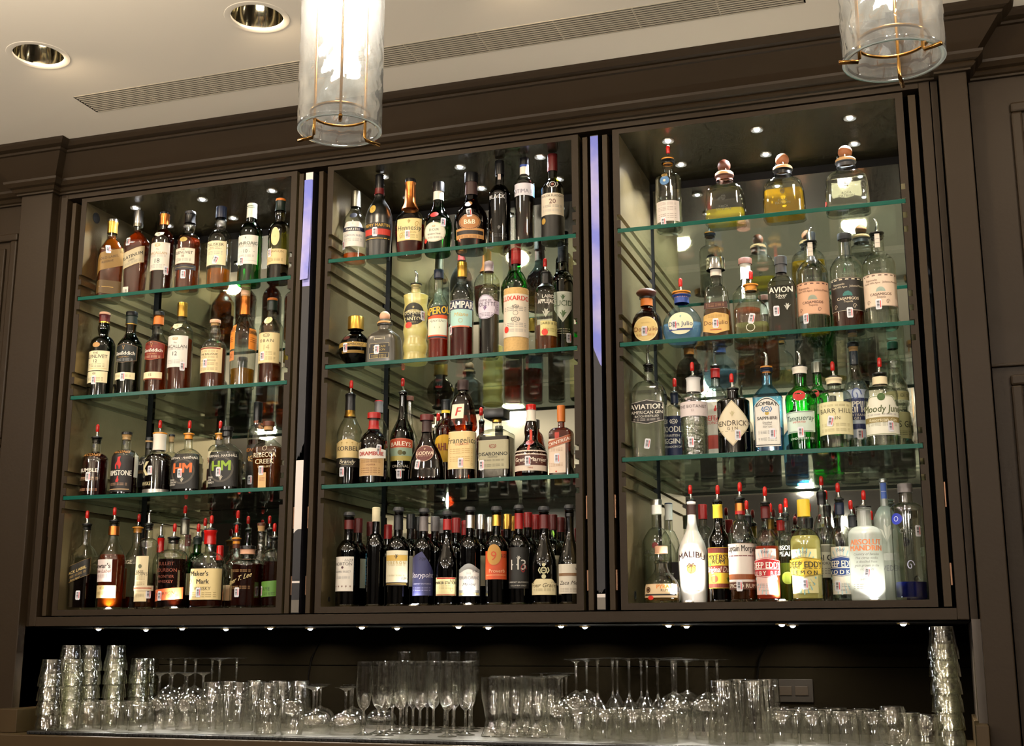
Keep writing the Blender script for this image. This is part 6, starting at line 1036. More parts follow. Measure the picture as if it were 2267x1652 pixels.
 ('gin_bottle','tall ringed rear gin bottle with green cap and pale olive labels','bottles on the third shelf of the right bay',(2.8269,0.18,1.7776),0.3238,0.037,'fords','clear',('#dfe6e0',0.78,0.0),[('green',0.022,1.1,0.4)],[('r',1.0,0.47,0.55,'#c8c490',[('#ring',0.51,0.014,'#3a4a34',{'dx': 0.15}),('#small',0.51,0.02,'#6a6a48')],{'th': 0.03}),('r',1.0,0.12,0.36,'#b8b888',[('FORDS GIN',0.25,0.06,'#2c3424',{'b': 0.01}),('#small',0.17,0.03,'#6a6a48')],{'th': 0.03})],None,0.0),
 ('gin_bottle','clear rear gin bottle with red neck band and red and white label','bottles on the third shelf of the right bay',(2.2982,0.19,1.7776),0.2966,0.0332,'flatsq','clear',None,('M','black',(None,0.006,1),('red',0.028,1.05)),[('r',0.85,0.08,0.62,'#dcd4c8',[('#flame',0.55,0.03,'#c82c20'),('BEEFEATER',0.45,0.055,'#c82c20',{'b': 0.02}),('LONDON',0.4,0.03,'#c82c20'),('#bar',0.2,0.14,'#b84a40')],{})],None,0.0),
 ('gin_bottle','green rear gin bottle with pewter cap and red seal,behind the fluted green one','bottles on the third shelf of the right bay',(2.6043,0.19,1.7776),0.2796,0.0337,'tanq','tanq',None,[('pewter',0.034,1.1,0.3)],[('o',0.3,0.62,0.72,'#b81c18',[],{'th': -0.17}),('r',0.8,0.45,0.56,'#d8dcc8',[('No TEN',0.505,0.05,'#2a4a38')],{'th': 0.03})],None,0.0),
 ('rum_bottle','squat round rum decanter with cork and cream label,front left of the bottom right shelf','bottles on the bottom level of the right bay',(2.1387,0.075,1.3528),0.1535,0.0534,'pyrat','clear',('#c8900c',0.2,0.3),[('pinkwood',0.022,1.05,0.6)],[('r',0.72,0.1,0.36,'#d8bc94',[('PYRAT',0.31,0.075,'#d88438',{'b': 0.03,'dx': 0.12}),('RUM',0.24,0.05,'#3a3024',{'b': 0.01,'dx': 0.12}),('#disc',0.25,0.055,'#3a1c14',{'dx': -0.33}),('#ring',0.25,0.035,'#c8a468',{'dx': -0.33}),('#bar',0.155,0.03,'#1c1814',{})],{'border': ('#8a6a40',0.025),'th': 0.03}),('o',0.12,0.06,0.14,'#d83020',[],{'th': -0.32,'off': 0.0016})],(0.53,0.26,-0.15),0.0),
 ('rum_bottle','clear rum bottle with copper neck,white and brown label and low amber rum','bottles on the bottom level of the right bay',(2.3746,0.075,1.3528),0.2971,0.0377,'captain','clear',('#a85c10',0.16,0.2),('R','black',(None,0.012,1),('copper',0.022,1.06),('red',0.01,1.05)),[('r',0.84,0.19,0.56,'#ddd4cc',[('Captain Morgan',0.515,0.062,'#1c1414',{'b': 0.015}),('#bar',0.24,0.05,'#8a4a20'),('#line',0.44,0.008,'#6a1c1c')],{'border': ('#a87a50',0.012),'th': 0.03}),('r',0.84,0.12,0.19,'#5a3424',[('SPICED RUM',0.155,0.04,'#e0d4c0',{'b': 0.015})],{'th': 0.03})],(-0.07,0.155,0.0),0.0),
 ('vodka_bottle','pink-red grapefruit vodka bottle with red badge label','bottles on the bottom level of the right bay',(2.4494,0.059,1.3528),0.2796,0.0354,'roundlong','clear',('#e0603c',0.56,0.7),('R','black',(None,0.008,1),('dred',0.034,1.06)),[('r',0.6,0.07,0.53,'#e6c0b8',[('#rays',0.3,0.13,'#a8c8d0'),('Eddy',0.5,0.028,'#3a3a5a',{'i': 0.3}),('#small',0.16,0.03,'#888888'),('#short',0.11,0.012,'#b0a8a0')],{'th': -0.05}),('h',0.84,0.24,0.44,'#b01c24',[('DEEP EDDY',0.365,0.065,'#efe8dc',{'b': 0.025}),('RUBY RED',0.285,0.042,'#efe8dc',{'b': 0.02,'t': 1.5}),('#line',0.325,0.006,'#efe8dc')],{'border': ('#efe8dc',0.05),'off': 0.0018,'th': -0.02})],None,0.0),
 ('vodka_bottle','opaque pale yellow lemon vodka bottle with yellow screw cap','bottles on the bottom level of the right bay',(2.5559,0.075,1.3528),0.2795,0.0443,'roundlong','clear',('#fdf2a4',0.66,0.85),[('yellow',0.05,1.1,0.2)],[('r',0.58,0.08,0.52,'#d8d098',[('#rays',0.3,0.13,'#7ab0b8'),('Eddy',0.49,0.028,'#3a3a5a',{'i': 0.3}),('#small',0.17,0.03,'#a89858'),('#short',0.12,0.012,'#b8a860')],{'th': -0.05}),('h',0.82,0.24,0.44,'#c8a830',[('DEEP EDDY',0.365,0.062,'#2c2a14',{'b': 0.025}),('LEMON',0.285,0.042,'#2c2a14',{'b': 0.02,'t': 1.6}),('#line',0.325,0.006,'#2c2a14')],{'border': ('#3a3818',0.05),'off': 0.0018,'th': -0.02})],(-0.02,0.17,0.0),0.0),
 ('vodka_bottle','frosted white vodka bottle with bold orange lettering','bottles on the bottom level of the right bay',(2.7219,0.075,1.3528),0.2599,0.0468,'vodka','frost',None,('R','black'),[(None,0.8,0.1,0.7,None,[('ABSOLUT',0.62,0.06,'#e88a58',{'b': 0.035}),('MANDRIN',0.555,0.06,'#e88a58',{'b': 0.035}),('Country of Sweden',0.49,0.026,'#5a5a54',{'i': 0.3}),('This citrus vodka',0.45,0.026,'#5a5a54',{'i': 0.3}),('is distilled from',0.41,0.026,'#5a5a54',{'i': 0.3}),('grain grown in the',0.37,0.026,'#5a5a54',{'i': 0.3}),('rich fields',0.33,0.026,'#5a5a54',{'i': 0.3}),('IMPORTED',0.22,0.022,'#6a6a64'),('#small',0.15,0.04,'#7a7a74')],{'th': 0.03})],(0.03,0.29,-0.15),0.0),
 ('rum_bottle','dark rum bottle with yellow neck paper and busy yellow and brown label','bottles on the bottom level of the right bay',(2.3052,0.101,1.3528),0.2945,0.0316,'slim','wineblack',('#1c0a04',0.6,0.1),('R','black',(None,0.008,1),('yellow',0.04,1.06)),[('r',0.95,0.14,0.54,'#d8b030',[('#bar',0.51,0.05,'#5a1c10',{}),("MYERS'S",0.445,0.048,'#2c1c10',{'b': 0.02}),('RUM',0.4,0.045,'#2c1c10',{'b': 0.02}),('#bar',0.325,0.07,'#6a2414',{}),('Original Dark',0.325,0.055,'#efe4c8',{'i': 0.25}),('#leaf',0.37,0.03,'#2c6a30',{'dx': -0.3}),('#disc',0.23,0.04,'#8a3c1c',{'dx': -0.15}),('#leaf',0.23,0.03,'#2c6a30',{'dx': 0.3}),('#bar',0.165,0.04,'#6a2414',{})],{'th': 0.03})],None,0.0),
 ('vodka_bottle','tall clear vodka bottle with royal blue base and round blue seal','bottles on the bottom level of the right bay',(2.8371,0.085,1.3528),0.3144,0.044,'ciroc','ciroc',('#1c2c9a',0.16,0.3),[('grey',0.026,1.15,0.4)],[('o',0.26,0.66,0.76,'#1c2a8a',[('#ring',0.71,0.02,'#d0d0e0')],{'th': -0.42,'off': 0.002}),(None,0.5,0.5,0.7,None,[('CIROC',0.6,0.035,'#4a4a44',{'b': 0.01})],{'th': 0.03}),(None,0.5,0.2,0.4,None,[('#swirl',0.3,0.035,'#8a8aa0')],{'th': 0.03})],(0.43,0.6,0.0),0.0),
 ('vodka_bottle','clear vodka bottle with dark blue badge label and navy neck','bottles on the bottom level of the right bay',(2.6527,0.124,1.3528),0.2899,0.0335,'roundlong','clear',('#dfe6ea',0.5,0.0),('R','black',(None,0.008,1),('navy',0.034,1.06)),[('r',0.6,0.07,0.53,'#ded8cc',[('#rays',0.3,0.13,'#a8c8d0'),('Eddy',0.5,0.028,'#3a3a5a',{'i': 0.3}),('#small',0.16,0.03,'#888888'),('#short',0.11,0.012,'#b0a8a0')],{'th': -0.05}),('h',0.84,0.24,0.44,'#1c3a7a',[('DEEP EDDY',0.365,0.065,'#efe8dc',{'b': 0.025}),('VODKA',0.285,0.042,'#efe8dc',{'b': 0.02,'t': 1.5}),('#line',0.325,0.006,'#efe8dc')],{'border': ('#efe8dc',0.05),'off': 0.0018,'th': -0.02})],(-0.27,0.15,0.0),0.0),
 ('rum_bottle','opaque white rum bottle with palm tree picture and brown neck','bottles on the bottom level of the right bay',(2.2216,0.133,1.3528),0.3023,0.0435,'baileys','white',None,('R','black',(None,0.01,1),('brown',0.03,1.1)),[(None,0.8,0.1,0.6,None,[('MALIBU',0.47,0.062,'#2c1414',{'b': 0.02,'arc': 0.05}),('#disc',0.325,0.045,'#e0a030'),('#palm',0.34,0.055,'#3a1c10'),('CARIBBEAN RUM',0.2,0.02,'#c87850'),('WITH COCONUT',0.175,0.02,'#c87850'),('#short',0.12,0.006,'#b87050')],{'th': 0.03})],(-0.02,0.155,0.0),0.0),
 ('vodka_bottle','ring-necked clear rear vodka bottle with plain grey-white label','bottles on the bottom level of the right bay',(2.5989,0.18,1.3528),0.3187,0.0327,'captain','clear',None,('R','black',('black',0.034,1.1)),[('r',0.95,0.22,0.52,'#d0d0c4',[('#bar',0.48,0.06,'#8a8a80',{}),('Ketel One',0.4,0.055,'#1a1a1a',{'b': 0.015}),('VODKA',0.35,0.024,'#1a1a1a'),('#small',0.28,0.04,'#777777')],{'th': 0.03})],None,0.0),
 ('vodka_bottle','clear rear vodka bottle with green pears on it,between the red and yellow vodkas','bottles on the bottom level of the right bay',(2.4919,0.19,1.3528),0.2582,0.0252,'vodka','clear',('#b8c850',0.45,0.4),('R','black'),[(None,0.9,0.2,0.7,None,[('ABSOLUT',0.62,0.055,'#ece6da',{'b': 0.03}),('PEARS',0.55,0.055,'#ece6da',{'b': 0.03}),('#disc',0.28,0.07,'#c0d048')],{'th': 0.03})],None,0.0),
 ('vodka_bottle','tall frosted rear vodka bottle with blue strip on its neck','bottles on the bottom level of the right bay',(2.7751,0.19,1.3528),0.3513,0.0324,'belvedere','frost',None,[('silver',0.01,1.05,0.3)],[('r',0.5,0.84,0.97,'#4a68b8',[('#line',0.9,0.004,'#d0d8f0')],{'th': 0.03}),(None,0.9,0.2,0.7,None,[('#leaf',0.56,0.08,'#c8c8c0'),('#bar',0.36,0.06,'#a8a8a4',{}),('BELVEDERE',0.27,0.045,'#6a6a70',{'b': 0.01})],{'th': 0.03})],None,0.0),
 ('rum_bottle','amber rear bottle with bright red capsule between the white and yellow-labelled rum bottles','bottles on the bottom level of the right bay',(2.2413,0.212,1.3528),0.2938,0.0314,'scotch','clear',('#b06a14',0.5,0.2),[('red',0.045,1.1,0.15)],[],None,0.0),
 ('rum_bottle','clear rear rum bottle with silver cap,leftmost on the bottom right shelf','bottles on the bottom level of the right bay',(2.0986,0.21,1.3528),0.3154,0.0427,'roundlong','clear',None,[('silver',0.018,1.1,0.3),('white',0.028,1.08)],[(None,0.6,0.3,0.6,None,[('BACARDI',0.5,0.04,'#4a4a44',{'b': 0.01}),('LIMON',0.44,0.04,'#4a4a44',{'b': 0.01}),('#disc',0.56,0.03,'#5a1410')],{'th': 0.03})],None,0.0),
 ('rum_bottle','clear rear rum bottle with white netted neck beside the leftmost one','bottles on the bottom level of the right bay',(2.1219,0.284,1.3528),0.3129,0.0308,'roundlong','clear',None,[('navy',0.004,1.1,0.9),('white',0.05,1.06)],[('r',0.8,0.25,0.42,'#2c1c1c',[('SPICY',0.3,0.03,'#ece6da')],{'th': 0.03})],None,0.0),
 ('vodka_bottle','rear bottle with red band and red pour cap left of the yellow vodka','bottles on the bottom level of the right bay',(2.4669,0.27,1.3528),0.2503,0.0271,'scotch','clear',None,('R','black',('red',0.03,1.05)),[],None,0.0),
 ('vodka_bottle','rear bottle with red pour cap right of the ring-necked vodka','bottles on the bottom level of the right bay',(2.6057,0.27,1.3528),0.2865,0.0268,'scotch','brown',None,('R','black',('black',0.03,1.05)),[],None,0.0),
 ('vodka_bottle','low rear bottle with red pour cap right of the yellow screw cap','bottles on the bottom level of the right bay',(2.5503,0.286,1.3528),0.2531,0.0271,'scotch','brown',None,('R','black',('black',0.03,1.05)),[],None,0.0),
 ('vodka_bottle','low rear bottle with red pour cap left of the frosted orange-lettered vodka','bottles on the bottom level of the right bay',(2.6772,0.27,1.3528),0.2543,0.0267,'scotch','clear',None,('R','black',('slate',0.03,1.05)),[],None,0.0),
 ('vodka_bottle','lowest rear bottle with red pour cap right of the frosted orange-lettered vodka','bottles on the bottom level of the right bay',(2.7309,0.25,1.3528),0.2187,0.0265,'scotch','clear',None,('R','black',('red',0.03,1.05)),[],None,0.0),
 ('vodka_bottle','rear bottle with gold neck behind the red badge vodka','bottles on the bottom level of the right bay',(2.4301,0.318,1.3528),0.2586,0.0275,'scotch','clear',None,('R','black',('dgold',0.03,1.05)),[],None,0.0),
 ('vodka_bottle','dark rear bottle behind the copper-necked rum bottle','bottles on the bottom level of the right bay',(2.3685,0.27,1.3528),0.2645,0.0274,'scotch','brown',None,('R','black',('black',0.03,1.05)),[],None,0.0),
]
for nm_, lb_, gp_, loc_, H_, R_, sh_, gl_, lq_, cl_, la_, st_, rot_ in BOTTLES:
    bottle(nm_, lb_, gp_, loc_, H_, R_, sh_, gl_, lq_, cl_, la_, st_, rot_)
# ------------------------------------------------------------ glassware on the counter
def real_glass(h, rough=0.0, clearmix=.3):
    m, nt, out = newmat('glass'); N = nt.nodes; L = nt.links
    g = N.new('ShaderNodeBsdfGlass'); g.inputs['IOR'].default_value = 1.47; g.inputs[0].default_value = (*lin(h), 1); g.inputs['Roughness'].default_value = rough
    t = N.new('ShaderNodeBsdfTransparent'); mx = N.new('ShaderNodeMixShader'); mx.inputs[0].default_value = clearmix
    L.new(g.outputs[0], mx.inputs[1]); L.new(t.outputs[0], mx.inputs[2]); L.new(mx.outputs[0], out.inputs[0]); return m
CLEARG = thin('#fbfbf8', '#c4c6b4', rough=.07, refl=.12, power=2.4, bump=.5, bscale=55, wave=True); RIBG = thin('#f9faf2', '#b6b898', rough=.08, refl=.14, power=2.2, bump=.35, bscale=80)
def vessel(outer, t=.0016, seg=36, ribs=0, rib_z=(0, 1), floor_t=.006, stem=None):
    """revolved drinking glass, mouth up: outer wall from the foot to the rim, then the inner wall back down"""
    bm = bmesh.new(); prof = [(0, outer[0][1])] + outer
    bowl0 = stem if stem is not None else outer[0][1] + floor_t
    rim = outer[-1]; lathe(bm, prof + [(rim[0] - t, rim[1] + .0004), (rim[0] - t * 1.2, rim[1] - .004)], seg)
    rb = [r for r, z in outer if z <= bowl0 + 1e-4][-1] if stem is None else 0      # thick base: the inside floor of the bowl
    if rb: lathe(bm, [(0, bowl0), (rb * .75, bowl0 + .001), (rb * .93, bowl0 + .004)], seg)
    if ribs:
        for v in bm.verts:
            if rib_z[0] < v.co.z < rib_z[1]:
                a = math.atan2(v.co.y, v.co.x); k = 1 + .012 * math.cos(a * ribs); v.co.x *= k; v.co.y *= k
    me = bpy.data.meshes.new('glass'); bm.to_mesh(me); bm.free(); me.materials.append(RIBG if ribs else CLEARG)
    for p in me.polygons: p.use_smooth = True
    me.set_sharp_from_angle(angle=math.radians(50)); return me
def cub(a, b, n, f): return [(a[0] + (b[0] - a[0]) * f(i / n), a[1] + (b[1] - a[1]) * i / n) for i in range(1, n + 1)]
def bowlprof(r0, z0, rmax, zmax, rr, zr, n=10):
    o = []
    for i in range(1, n + 1):
        t = i / n; o.append((r0 + (rmax - r0) * math.sin(t * PI / 2) ** .9, z0 + (zmax - z0) * (1 - math.cos(t * PI / 2))))
    for i in range(1, 6):
        t = i / 5; o.append((rmax + (rr - rmax) * t ** 1.6, zmax + (zr - zmax) * t))
    return o
FOOT = lambda r: [(r, 0), (r, .0015), (r * .6, .004), (.006, .010), (.0042, .02)]
GT = {
 'rocks': (vessel([(.030, 0), (.031, .004), (.033, .03), (.036, .05), (.0385, .056), (.041, .085)], seg=60, ribs=30, rib_z=(.006, .05), floor_t=.012), .085),
 'pint': (vessel([(.028, 0), (.029, .004), (.036, .06), (.0425, .150)], seg=40, floor_t=.012), .150),
 'collins': (vessel([(.030, 0), (.031, .004), (.034, .08), (.041, .168)], seg=40, floor_t=.014), .168),
 'tumbler': (vessel([(.032, 0), (.034, .004), (.037, .04), (.040, .088)], seg=36, floor_t=.012), .088),
 'wine': (vessel(FOOT(.034) + [(.0036, .07)] + bowlprof(.004, .075, .037, .125, .029, .178), t=.001, stem=.078), .178),
 'tallwine': (vessel(FOOT(.037) + [(.0036, .09)] + bowlprof(.004, .095, .042, .150, .033, .222), t=.001, stem=.098), .222),
 'redwine': (vessel(FOOT(.040) + [(.004, .09)] + bowlprof(.005, .095, .048, .150, .036, .222), t=.001, stem=.098), .222),
 'martini': (vessel(FOOT(.038) + [(.0036, .10), (.005, .115), (.02, .135), (.045, .165), (.047, .175), (.042, .225)], t=.001, stem=.118), .225),
 'coupe': (vessel(FOOT(.034) + [(.0038, .07)] + bowlprof(.005, .075, .050, .115, .049, .138), t=.001, stem=.078), .138),
 'flute': (vessel(FOOT(.029) + [(.0034, .07)] + bowlprof(.004, .075, .024, .135, .0225, .215), t=.001, stem=.08), .215),
 'tallflute': (vessel(FOOT(.030) + [(.0034, .09)] + bowlprof(.004, .095, .025, .155, .024, .243), t=.001, stem=.10), .243),
 'pilsner': (vessel([(.033, 0), (.033, .004), (.026, .02), (.021, .045), (.024, .07), (.032, .11), (.034, .14), (.033, .17)], floor_t=.02), .170),
 'stemless': (vessel([(.022, 0), (.028, .005), (.038, .03), (.041, .055), (.037, .08), (.031, .104)], t=.0012), .104),
}
NM = {'rocks': 'rocks_glass', 'pint': 'pint_glass', 'collins': 'highball_glass', 'tumbler': 'tumbler', 'wine': 'wine_glass', 'tallwine': 'wine_glass', 'redwine': 'wine_glass', 'martini': 'wine_glass', 'coupe': 'coupe_glass', 'flute': 'champagne_flute', 'tallflute': 'champagne_flute', 'pilsner': 'pilsner_glass', 'stemless': 'stemless_wine_glass'}
def put_glass(kind, x, y, inv, label, group, z=0.0, tilt=0.0):
    me, h = GT[kind]
    o = bpy.data.objects.new(NM[kind], me); col.objects.link(o)
    rz = random.uniform(0, 6.28)
    if inv: o.location = (x, y, MATZ + z + h); o.rotation_euler = (PI, tilt, rz)
    else: o.location = (x, y, MATZ + z); o.rotation_euler = (0, tilt, rz)
    tag(o, label, 'glass', group); return o
for kind, x, y, inv, label, group, n, lean in [
 ('rocks', 0.154, -0.097, True, 'ribbed rocks glass in the leftmost front stack', 'rocks glasses stacked at the left end', 4, 0.0002),
 ('rocks', 0.1821, -0.0187, True, 'ribbed rocks glass in the second front stack from left', 'rocks glasses stacked at the left end', 4, -0.0002),
 ('rocks', 0.121, 0.0378, True, 'ribbed rocks glass in the tall rear stack farthest left', 'rocks glasses stacked at the left end', 5, 0),
 ('rocks', 0.1416, 0.1184, True, 'ribbed rocks glass in the second tall rear stack', 'rocks glasses stacked at the left end', 5, 0),
 ('rocks', 0.2066, 0.1704, True, 'ribbed rocks glass in the third tall rear stack', 'rocks glasses stacked at the left end', 5, 0),
 ('rocks', 0.1587, 0.2384, True, 'ribbed rocks glass in the fourth tall rear stack', 'rocks glasses stacked at the left end', 5, 0),
 ('rocks', 0.2154, 0.2992, True, 'ribbed rocks glass in the lower rear stack', 'rocks glasses stacked at the left end', 4, 0.0006),
 ('rocks', 0.1992, 0.3808, True, 'ribbed rocks glass in the dimmest rear stack', 'rocks glasses stacked at the left end', 4, 0.0008),
 ('tumbler', 0.2724, -0.0432, True, 'upturned clear tumbler before the rocks stacks, first from the left', 'upturned tumblers at the left', 1, 0),
 ('tumbler', 0.372, -0.0433, True, 'upturned clear tumbler before the rocks stacks, second from the left', 'upturned tumblers at the left', 1, 0),
 ('tumbler', 0.4698, -0.0441, True, 'upturned clear tumbler before the rocks stacks, third from the left', 'upturned tumblers at the left', 1, 0),
 ('tumbler', 0.2733, 0.0379, True, 'upturned clear tumbler behind the front tumblers, first from the left', 'upturned tumblers at the left', 1, 0),
 ('tumbler', 0.3706, 0.0379, True, 'upturned clear tumbler behind the front tumblers, second from the left', 'upturned tumblers at the left', 1, 0),
 ('wine', 0.477, 0.0337, True, 'upturned wine glass right of the tumblers, front row, first from the left', 'upturned wine glasses at the left', 1, 0),
 ('wine', 0.5812, 0.0308, True, 'upturned wine glass right of the tumblers, front row, second from the left', 'upturned wine glasses at the left', 1, 0),
 ('wine', 0.4688, 0.1182, True, 'upturned wine glass right of the tumblers, middle row, first from the left', 'upturned wine glasses at the left', 1, 0),
 ('wine', 0.5852, 0.1219, True, 'upturned wine glass right of the tumblers, middle row, second from the left', 'upturned wine glasses at the left', 1, 0),
 ('tallwine', 0.3765, 0.2469, True, 'tall upturned wine glass behind the small ones, first from the left', 'upturned wine glasses at the left', 1, 0),
 ('tallwine', 0.4758, 0.2456, True, 'tall upturned wine glass behind the small ones, second from the left', 'upturned wine glasses at the left', 1, 0),
 ('tallwine', 0.5704, 0.2455, True, 'tall upturned wine glass behind the small ones, third from the left', 'upturned wine glasses at the left', 1, 0),
 ('tallwine', 0.3634, 0.3586, True, 'tall upturned wine glass against the niche wall, first from the left', 'upturned wine glasses at the left', 1, 0),
 ('tallwine', 0.4721, 0.3581, True, 'tall upturned wine glass against the niche wall, second from the left', 'upturned wine glasses at the left', 1, 0),
 ('tallwine', 0.5685, 0.3601, True, 'tall upturned wine glass against the niche wall, third from the left', 'upturned wine glasses at the left', 1, 0),
 ('pint', 0.6868, 0.0182, True, 'upturned pint glass, front row, first from the left', 'upturned pint glasses', 1, 0),
 ('pint', 0.7878, 0.0188, True, 'upturned pint glass, front row, second from the left', 'upturned pint glasses', 1, 0),
 ('pint', 0.8873, 0.019, True, 'upturned pint glass, front row, third from the left', 'upturned pint glasses', 1, 0),
 ('pint', 0.6892, 0.1131, True, 'upturned pint glass, second row, first from the left', 'upturned pint glasses', 1, 0),
 ('pint', 0.7886, 0.1149, True, 'upturned pint glass, second row, second from the left', 'upturned pint glasses', 1, 0),
 ('pint', 0.8866, 0.1148, True, 'upturned pint glass, second row, third from the left', 'upturned pint glasses', 1, 0),
 ('pint', 0.7217, 0.2164, True, 'upturned pint glass, third row, first from the left', 'upturned pint glasses', 1, 0),
 ('pint', 0.8098, 0.2152, True, 'upturned pint glass, third row, second from the left', 'upturned pint glasses', 1, 0),
 ('pint', 0.8958, 0.2093, True, 'upturned pint glass, third row, third from the left', 'upturned pint glasses', 1, 0),
 ('stemless', 0.9338, -0.075, True, 'upturned stemless wine glass in front of the pint glasses, first from the left', 'upturned stemless wine glasses', 1, 0),
 ('stemless', 1.0241, -0.0814, True, 'upturned stemless wine glass in front of the pint glasses, second from the left', 'upturned stemless wine glasses', 1, 0),
 ('coupe', 1.0507, 0.0068, True, 'upturned coupe glass, front row, first from the left', 'upturned coupe glasses', 1, 0),
 ('coupe', 1.1634, -0.0009, True, 'upturned coupe glass, front row, second from the left', 'upturned coupe glasses', 1, 0),
 ('coupe', 1.0029, 0.122, True, 'upturned coupe glass, second row, first from the left', 'upturned coupe glasses', 1, 0),
 ('coupe', 1.1213, 0.122, True, 'upturned coupe glass, second row, second from the left', 'upturned coupe glasses', 1, 0),
 ('coupe', 0.927, 0.2976, True, 'upturned coupe glass, rear row, first from the left', 'upturned coupe glasses', 1, 0),
 ('coupe', 1.0484, 0.2908, True, 'upturned coupe glass, rear row, second from the left', 'upturned coupe glasses', 1, 0),
 ('coupe', 1.1567, 0.2827, True, 'upturned coupe glass, rear row, third from the left', 'upturned coupe glasses', 1, 0),
 ('coupe', 0.8106, 0.3789, True, 'upturned coupe glass standing highest at the rear', 'upturned coupe glasses', 1, 0),
 ('flute', 1.2378, -0.0308, False, 'upright champagne flute, front row, first from the left', 'champagne flutes', 1, 0),
 ('flute', 1.3075, -0.0317, False, 'upright champagne flute, front row, second from the left', 'champagne flutes', 1, 0),
 ('flute', 1.5076, -0.0289, False, 'upright champagne flute, front row, third from the left', 'champagne flutes', 1, 0),
 ('flute', 1.2507, 0.0496, False, 'upright champagne flute, second row, first from the left', 'champagne flutes', 1, 0),
 ('flute', 1.3229, 0.0514, False, 'upright champagne flute, second row, second from the left', 'champagne flutes', 1, 0),
 ('flute', 1.3884, 0.0495, False, 'upright champagne flute, second row, third from the left', 'champagne flutes', 1, 0),
 ('flute', 1.5346, 0.0518, False, 'upright champagne flute, second row, fourth from the left', 'champagne flutes', 1, 0),
 ('flute', 1.2609, 0.1314, False, 'upright champagne flute, third row, first from the left', 'champagne flutes', 1, 0),
 ('flute', 1.3326, 0.128, False, 'upright champagne flute, third row, second from the left', 'champagne flutes', 1, 0),
 ('flute', 1.4005, 0.1288, False, 'upright champagne flute, third row, third from the left', 'champagne flutes', 1, 0),
 ('flute', 1.4677, 0.1316, False, 'upright champagne flute, third row, fourth from the left', 'champagne flutes', 1, 0),
 ('flute', 1.2757, 0.2099, False, 'upright champagne flute, fourth row, first from the left', 'champagne flutes', 1, 0),
 ('flute', 1.3454, 0.2119, False, 'upright champagne flute, fourth row, second from the left', 'champagne flutes', 1, 0),
 ('flute', 1.4066, 0.2096, False, 'upright champagne flute, fourth row, third from the left', 'champagne flutes', 1, 0),
 ('flute', 1.4899, 0.2083, False, 'upright champagne flute, fourth row, fourth from the left', 'champagne flutes', 1, 0),
 ('tallflute', 1.2062, 0.3471, False, 'taller champagne flute at the back, first from the left', 'tall champagne flutes', 1, 0),
 ('tallflute', 1.3162, 0.3411, False, 'taller champagne flute at the back, second from the left', 'tall champagne flutes', 1, 0),
 ('tallflute', 1.3841, 0.3391, False, 'taller champagne flute at the back, third from the left', 'tall champagne flutes', 1, 0),
 ('tallflute', 1.4497, 0.3383, False, 'taller champagne flute at the back, fourth from the left', 'tall champagne flutes', 1, 0),
 ('pilsner', 1.6277, 0.0293, False, 'upright waisted beer glass, front row, first from the left', 'waisted beer glasses', 1, 0),
 ('pilsner', 1.6969, 0.0319, False, 'upright waisted beer glass, front row, second from the left', 'waisted beer glasses', 1, 0),
 ('pilsner', 1.7661, 0.0326, False, 'upright waisted beer glass, front row, third from the left', 'waisted beer glasses', 1, 0),
 ('pilsner', 1.6367, 0.1185, False, 'upright waisted beer glass, second row, first from the left', 'waisted beer glasses', 1, 0),
 ('pilsner', 1.7085, 0.119, False, 'upright waisted beer glass, second row, second from the left', 'waisted beer glasses', 1, 0),
 ('pilsner', 1.7794, 0.1184, False, 'upright waisted beer glass, second row, third from the left', 'waisted beer glasses', 1, 0),
 ('pilsner', 1.5915, 0.2082, False, 'upright waisted beer glass, third row, first from the left', 'waisted beer glasses', 1, 0),
 ('pilsner', 1.6622, 0.2112, False, 'upright waisted beer glass, third row, second from the left', 'waisted beer glasses', 1, 0),
 ('pilsner', 1.7321, 0.2087, False, 'upright waisted beer glass, third row, third from the left', 'waisted beer glasses', 1, 0),
 ('wine', 1.837, 0.0186, True, 'upturned wine glass right of the waisted beer glasses, nearest', 'upturned wine glasses in the middle', 1, 0),
 ('wine', 1.7012, 0.2909, True, 'upturned wine glass right of the waisted beer glasses, middle, first from the left', 'upturned wine glasses in the middle', 1, 0),
 ('wine', 1.7829, 0.2848, True, 'upturned wine glass right of the waisted beer glasses, middle, second from the left', 'upturned wine glasses in the middle', 1, 0),
 ('wine', 1.7494, 0.3521, True, 'upturned wine glass right of the waisted beer glasses, farthest', 'upturned wine glasses in the middle', 1, 0),
 ('tallwine', 1.8656, 0.1047, True, 'upturned taller wine glass left of the long-stemmed ones, nearest', 'upturned wine glasses in the middle', 1, 0),
 ('tallwine', 1.8574, 0.2551, True, 'upturned taller wine glass left of the long-stemmed ones, farthest', 'upturned wine glasses in the middle', 1, 0),
 ('martini', 1.9111, 0.1826, True, 'upturned long-stemmed wine glass, front row, first from the left', 'upturned long-stemmed wine glasses', 1, 0),
 ('martini', 2.005, 0.1978, True, 'upturned long-stemmed wine glass, front row, second from the left', 'upturned long-stemmed wine glasses', 1, 0),
 ('martini', 2.0972, 0.1739, True, 'upturned long-stemmed wine glass, front row, third from the left', 'upturned long-stemmed wine glasses', 1, 0),
 ('martini', 1.9251, 0.3147, True, 'upturned long-stemmed wine glass, second row, first from the left', 'upturned long-stemmed wine glasses', 1, 0),
 ('martini', 2.0191, 0.2999, True, 'upturned long-stemmed wine glass, second row, second from the left', 'upturned long-stemmed wine glasses', 1, 0),
 ('martini', 2.1141, 0.3066, True, 'upturned long-stemmed wine glass, second row, third from the left', 'upturned long-stemmed wine glasses', 1, 0),
 ('martini', 1.9168, 0.4096, True, 'upturned long-stemmed wine glass, third row, first from the left', 'upturned long-stemmed wine glasses', 1, 0),
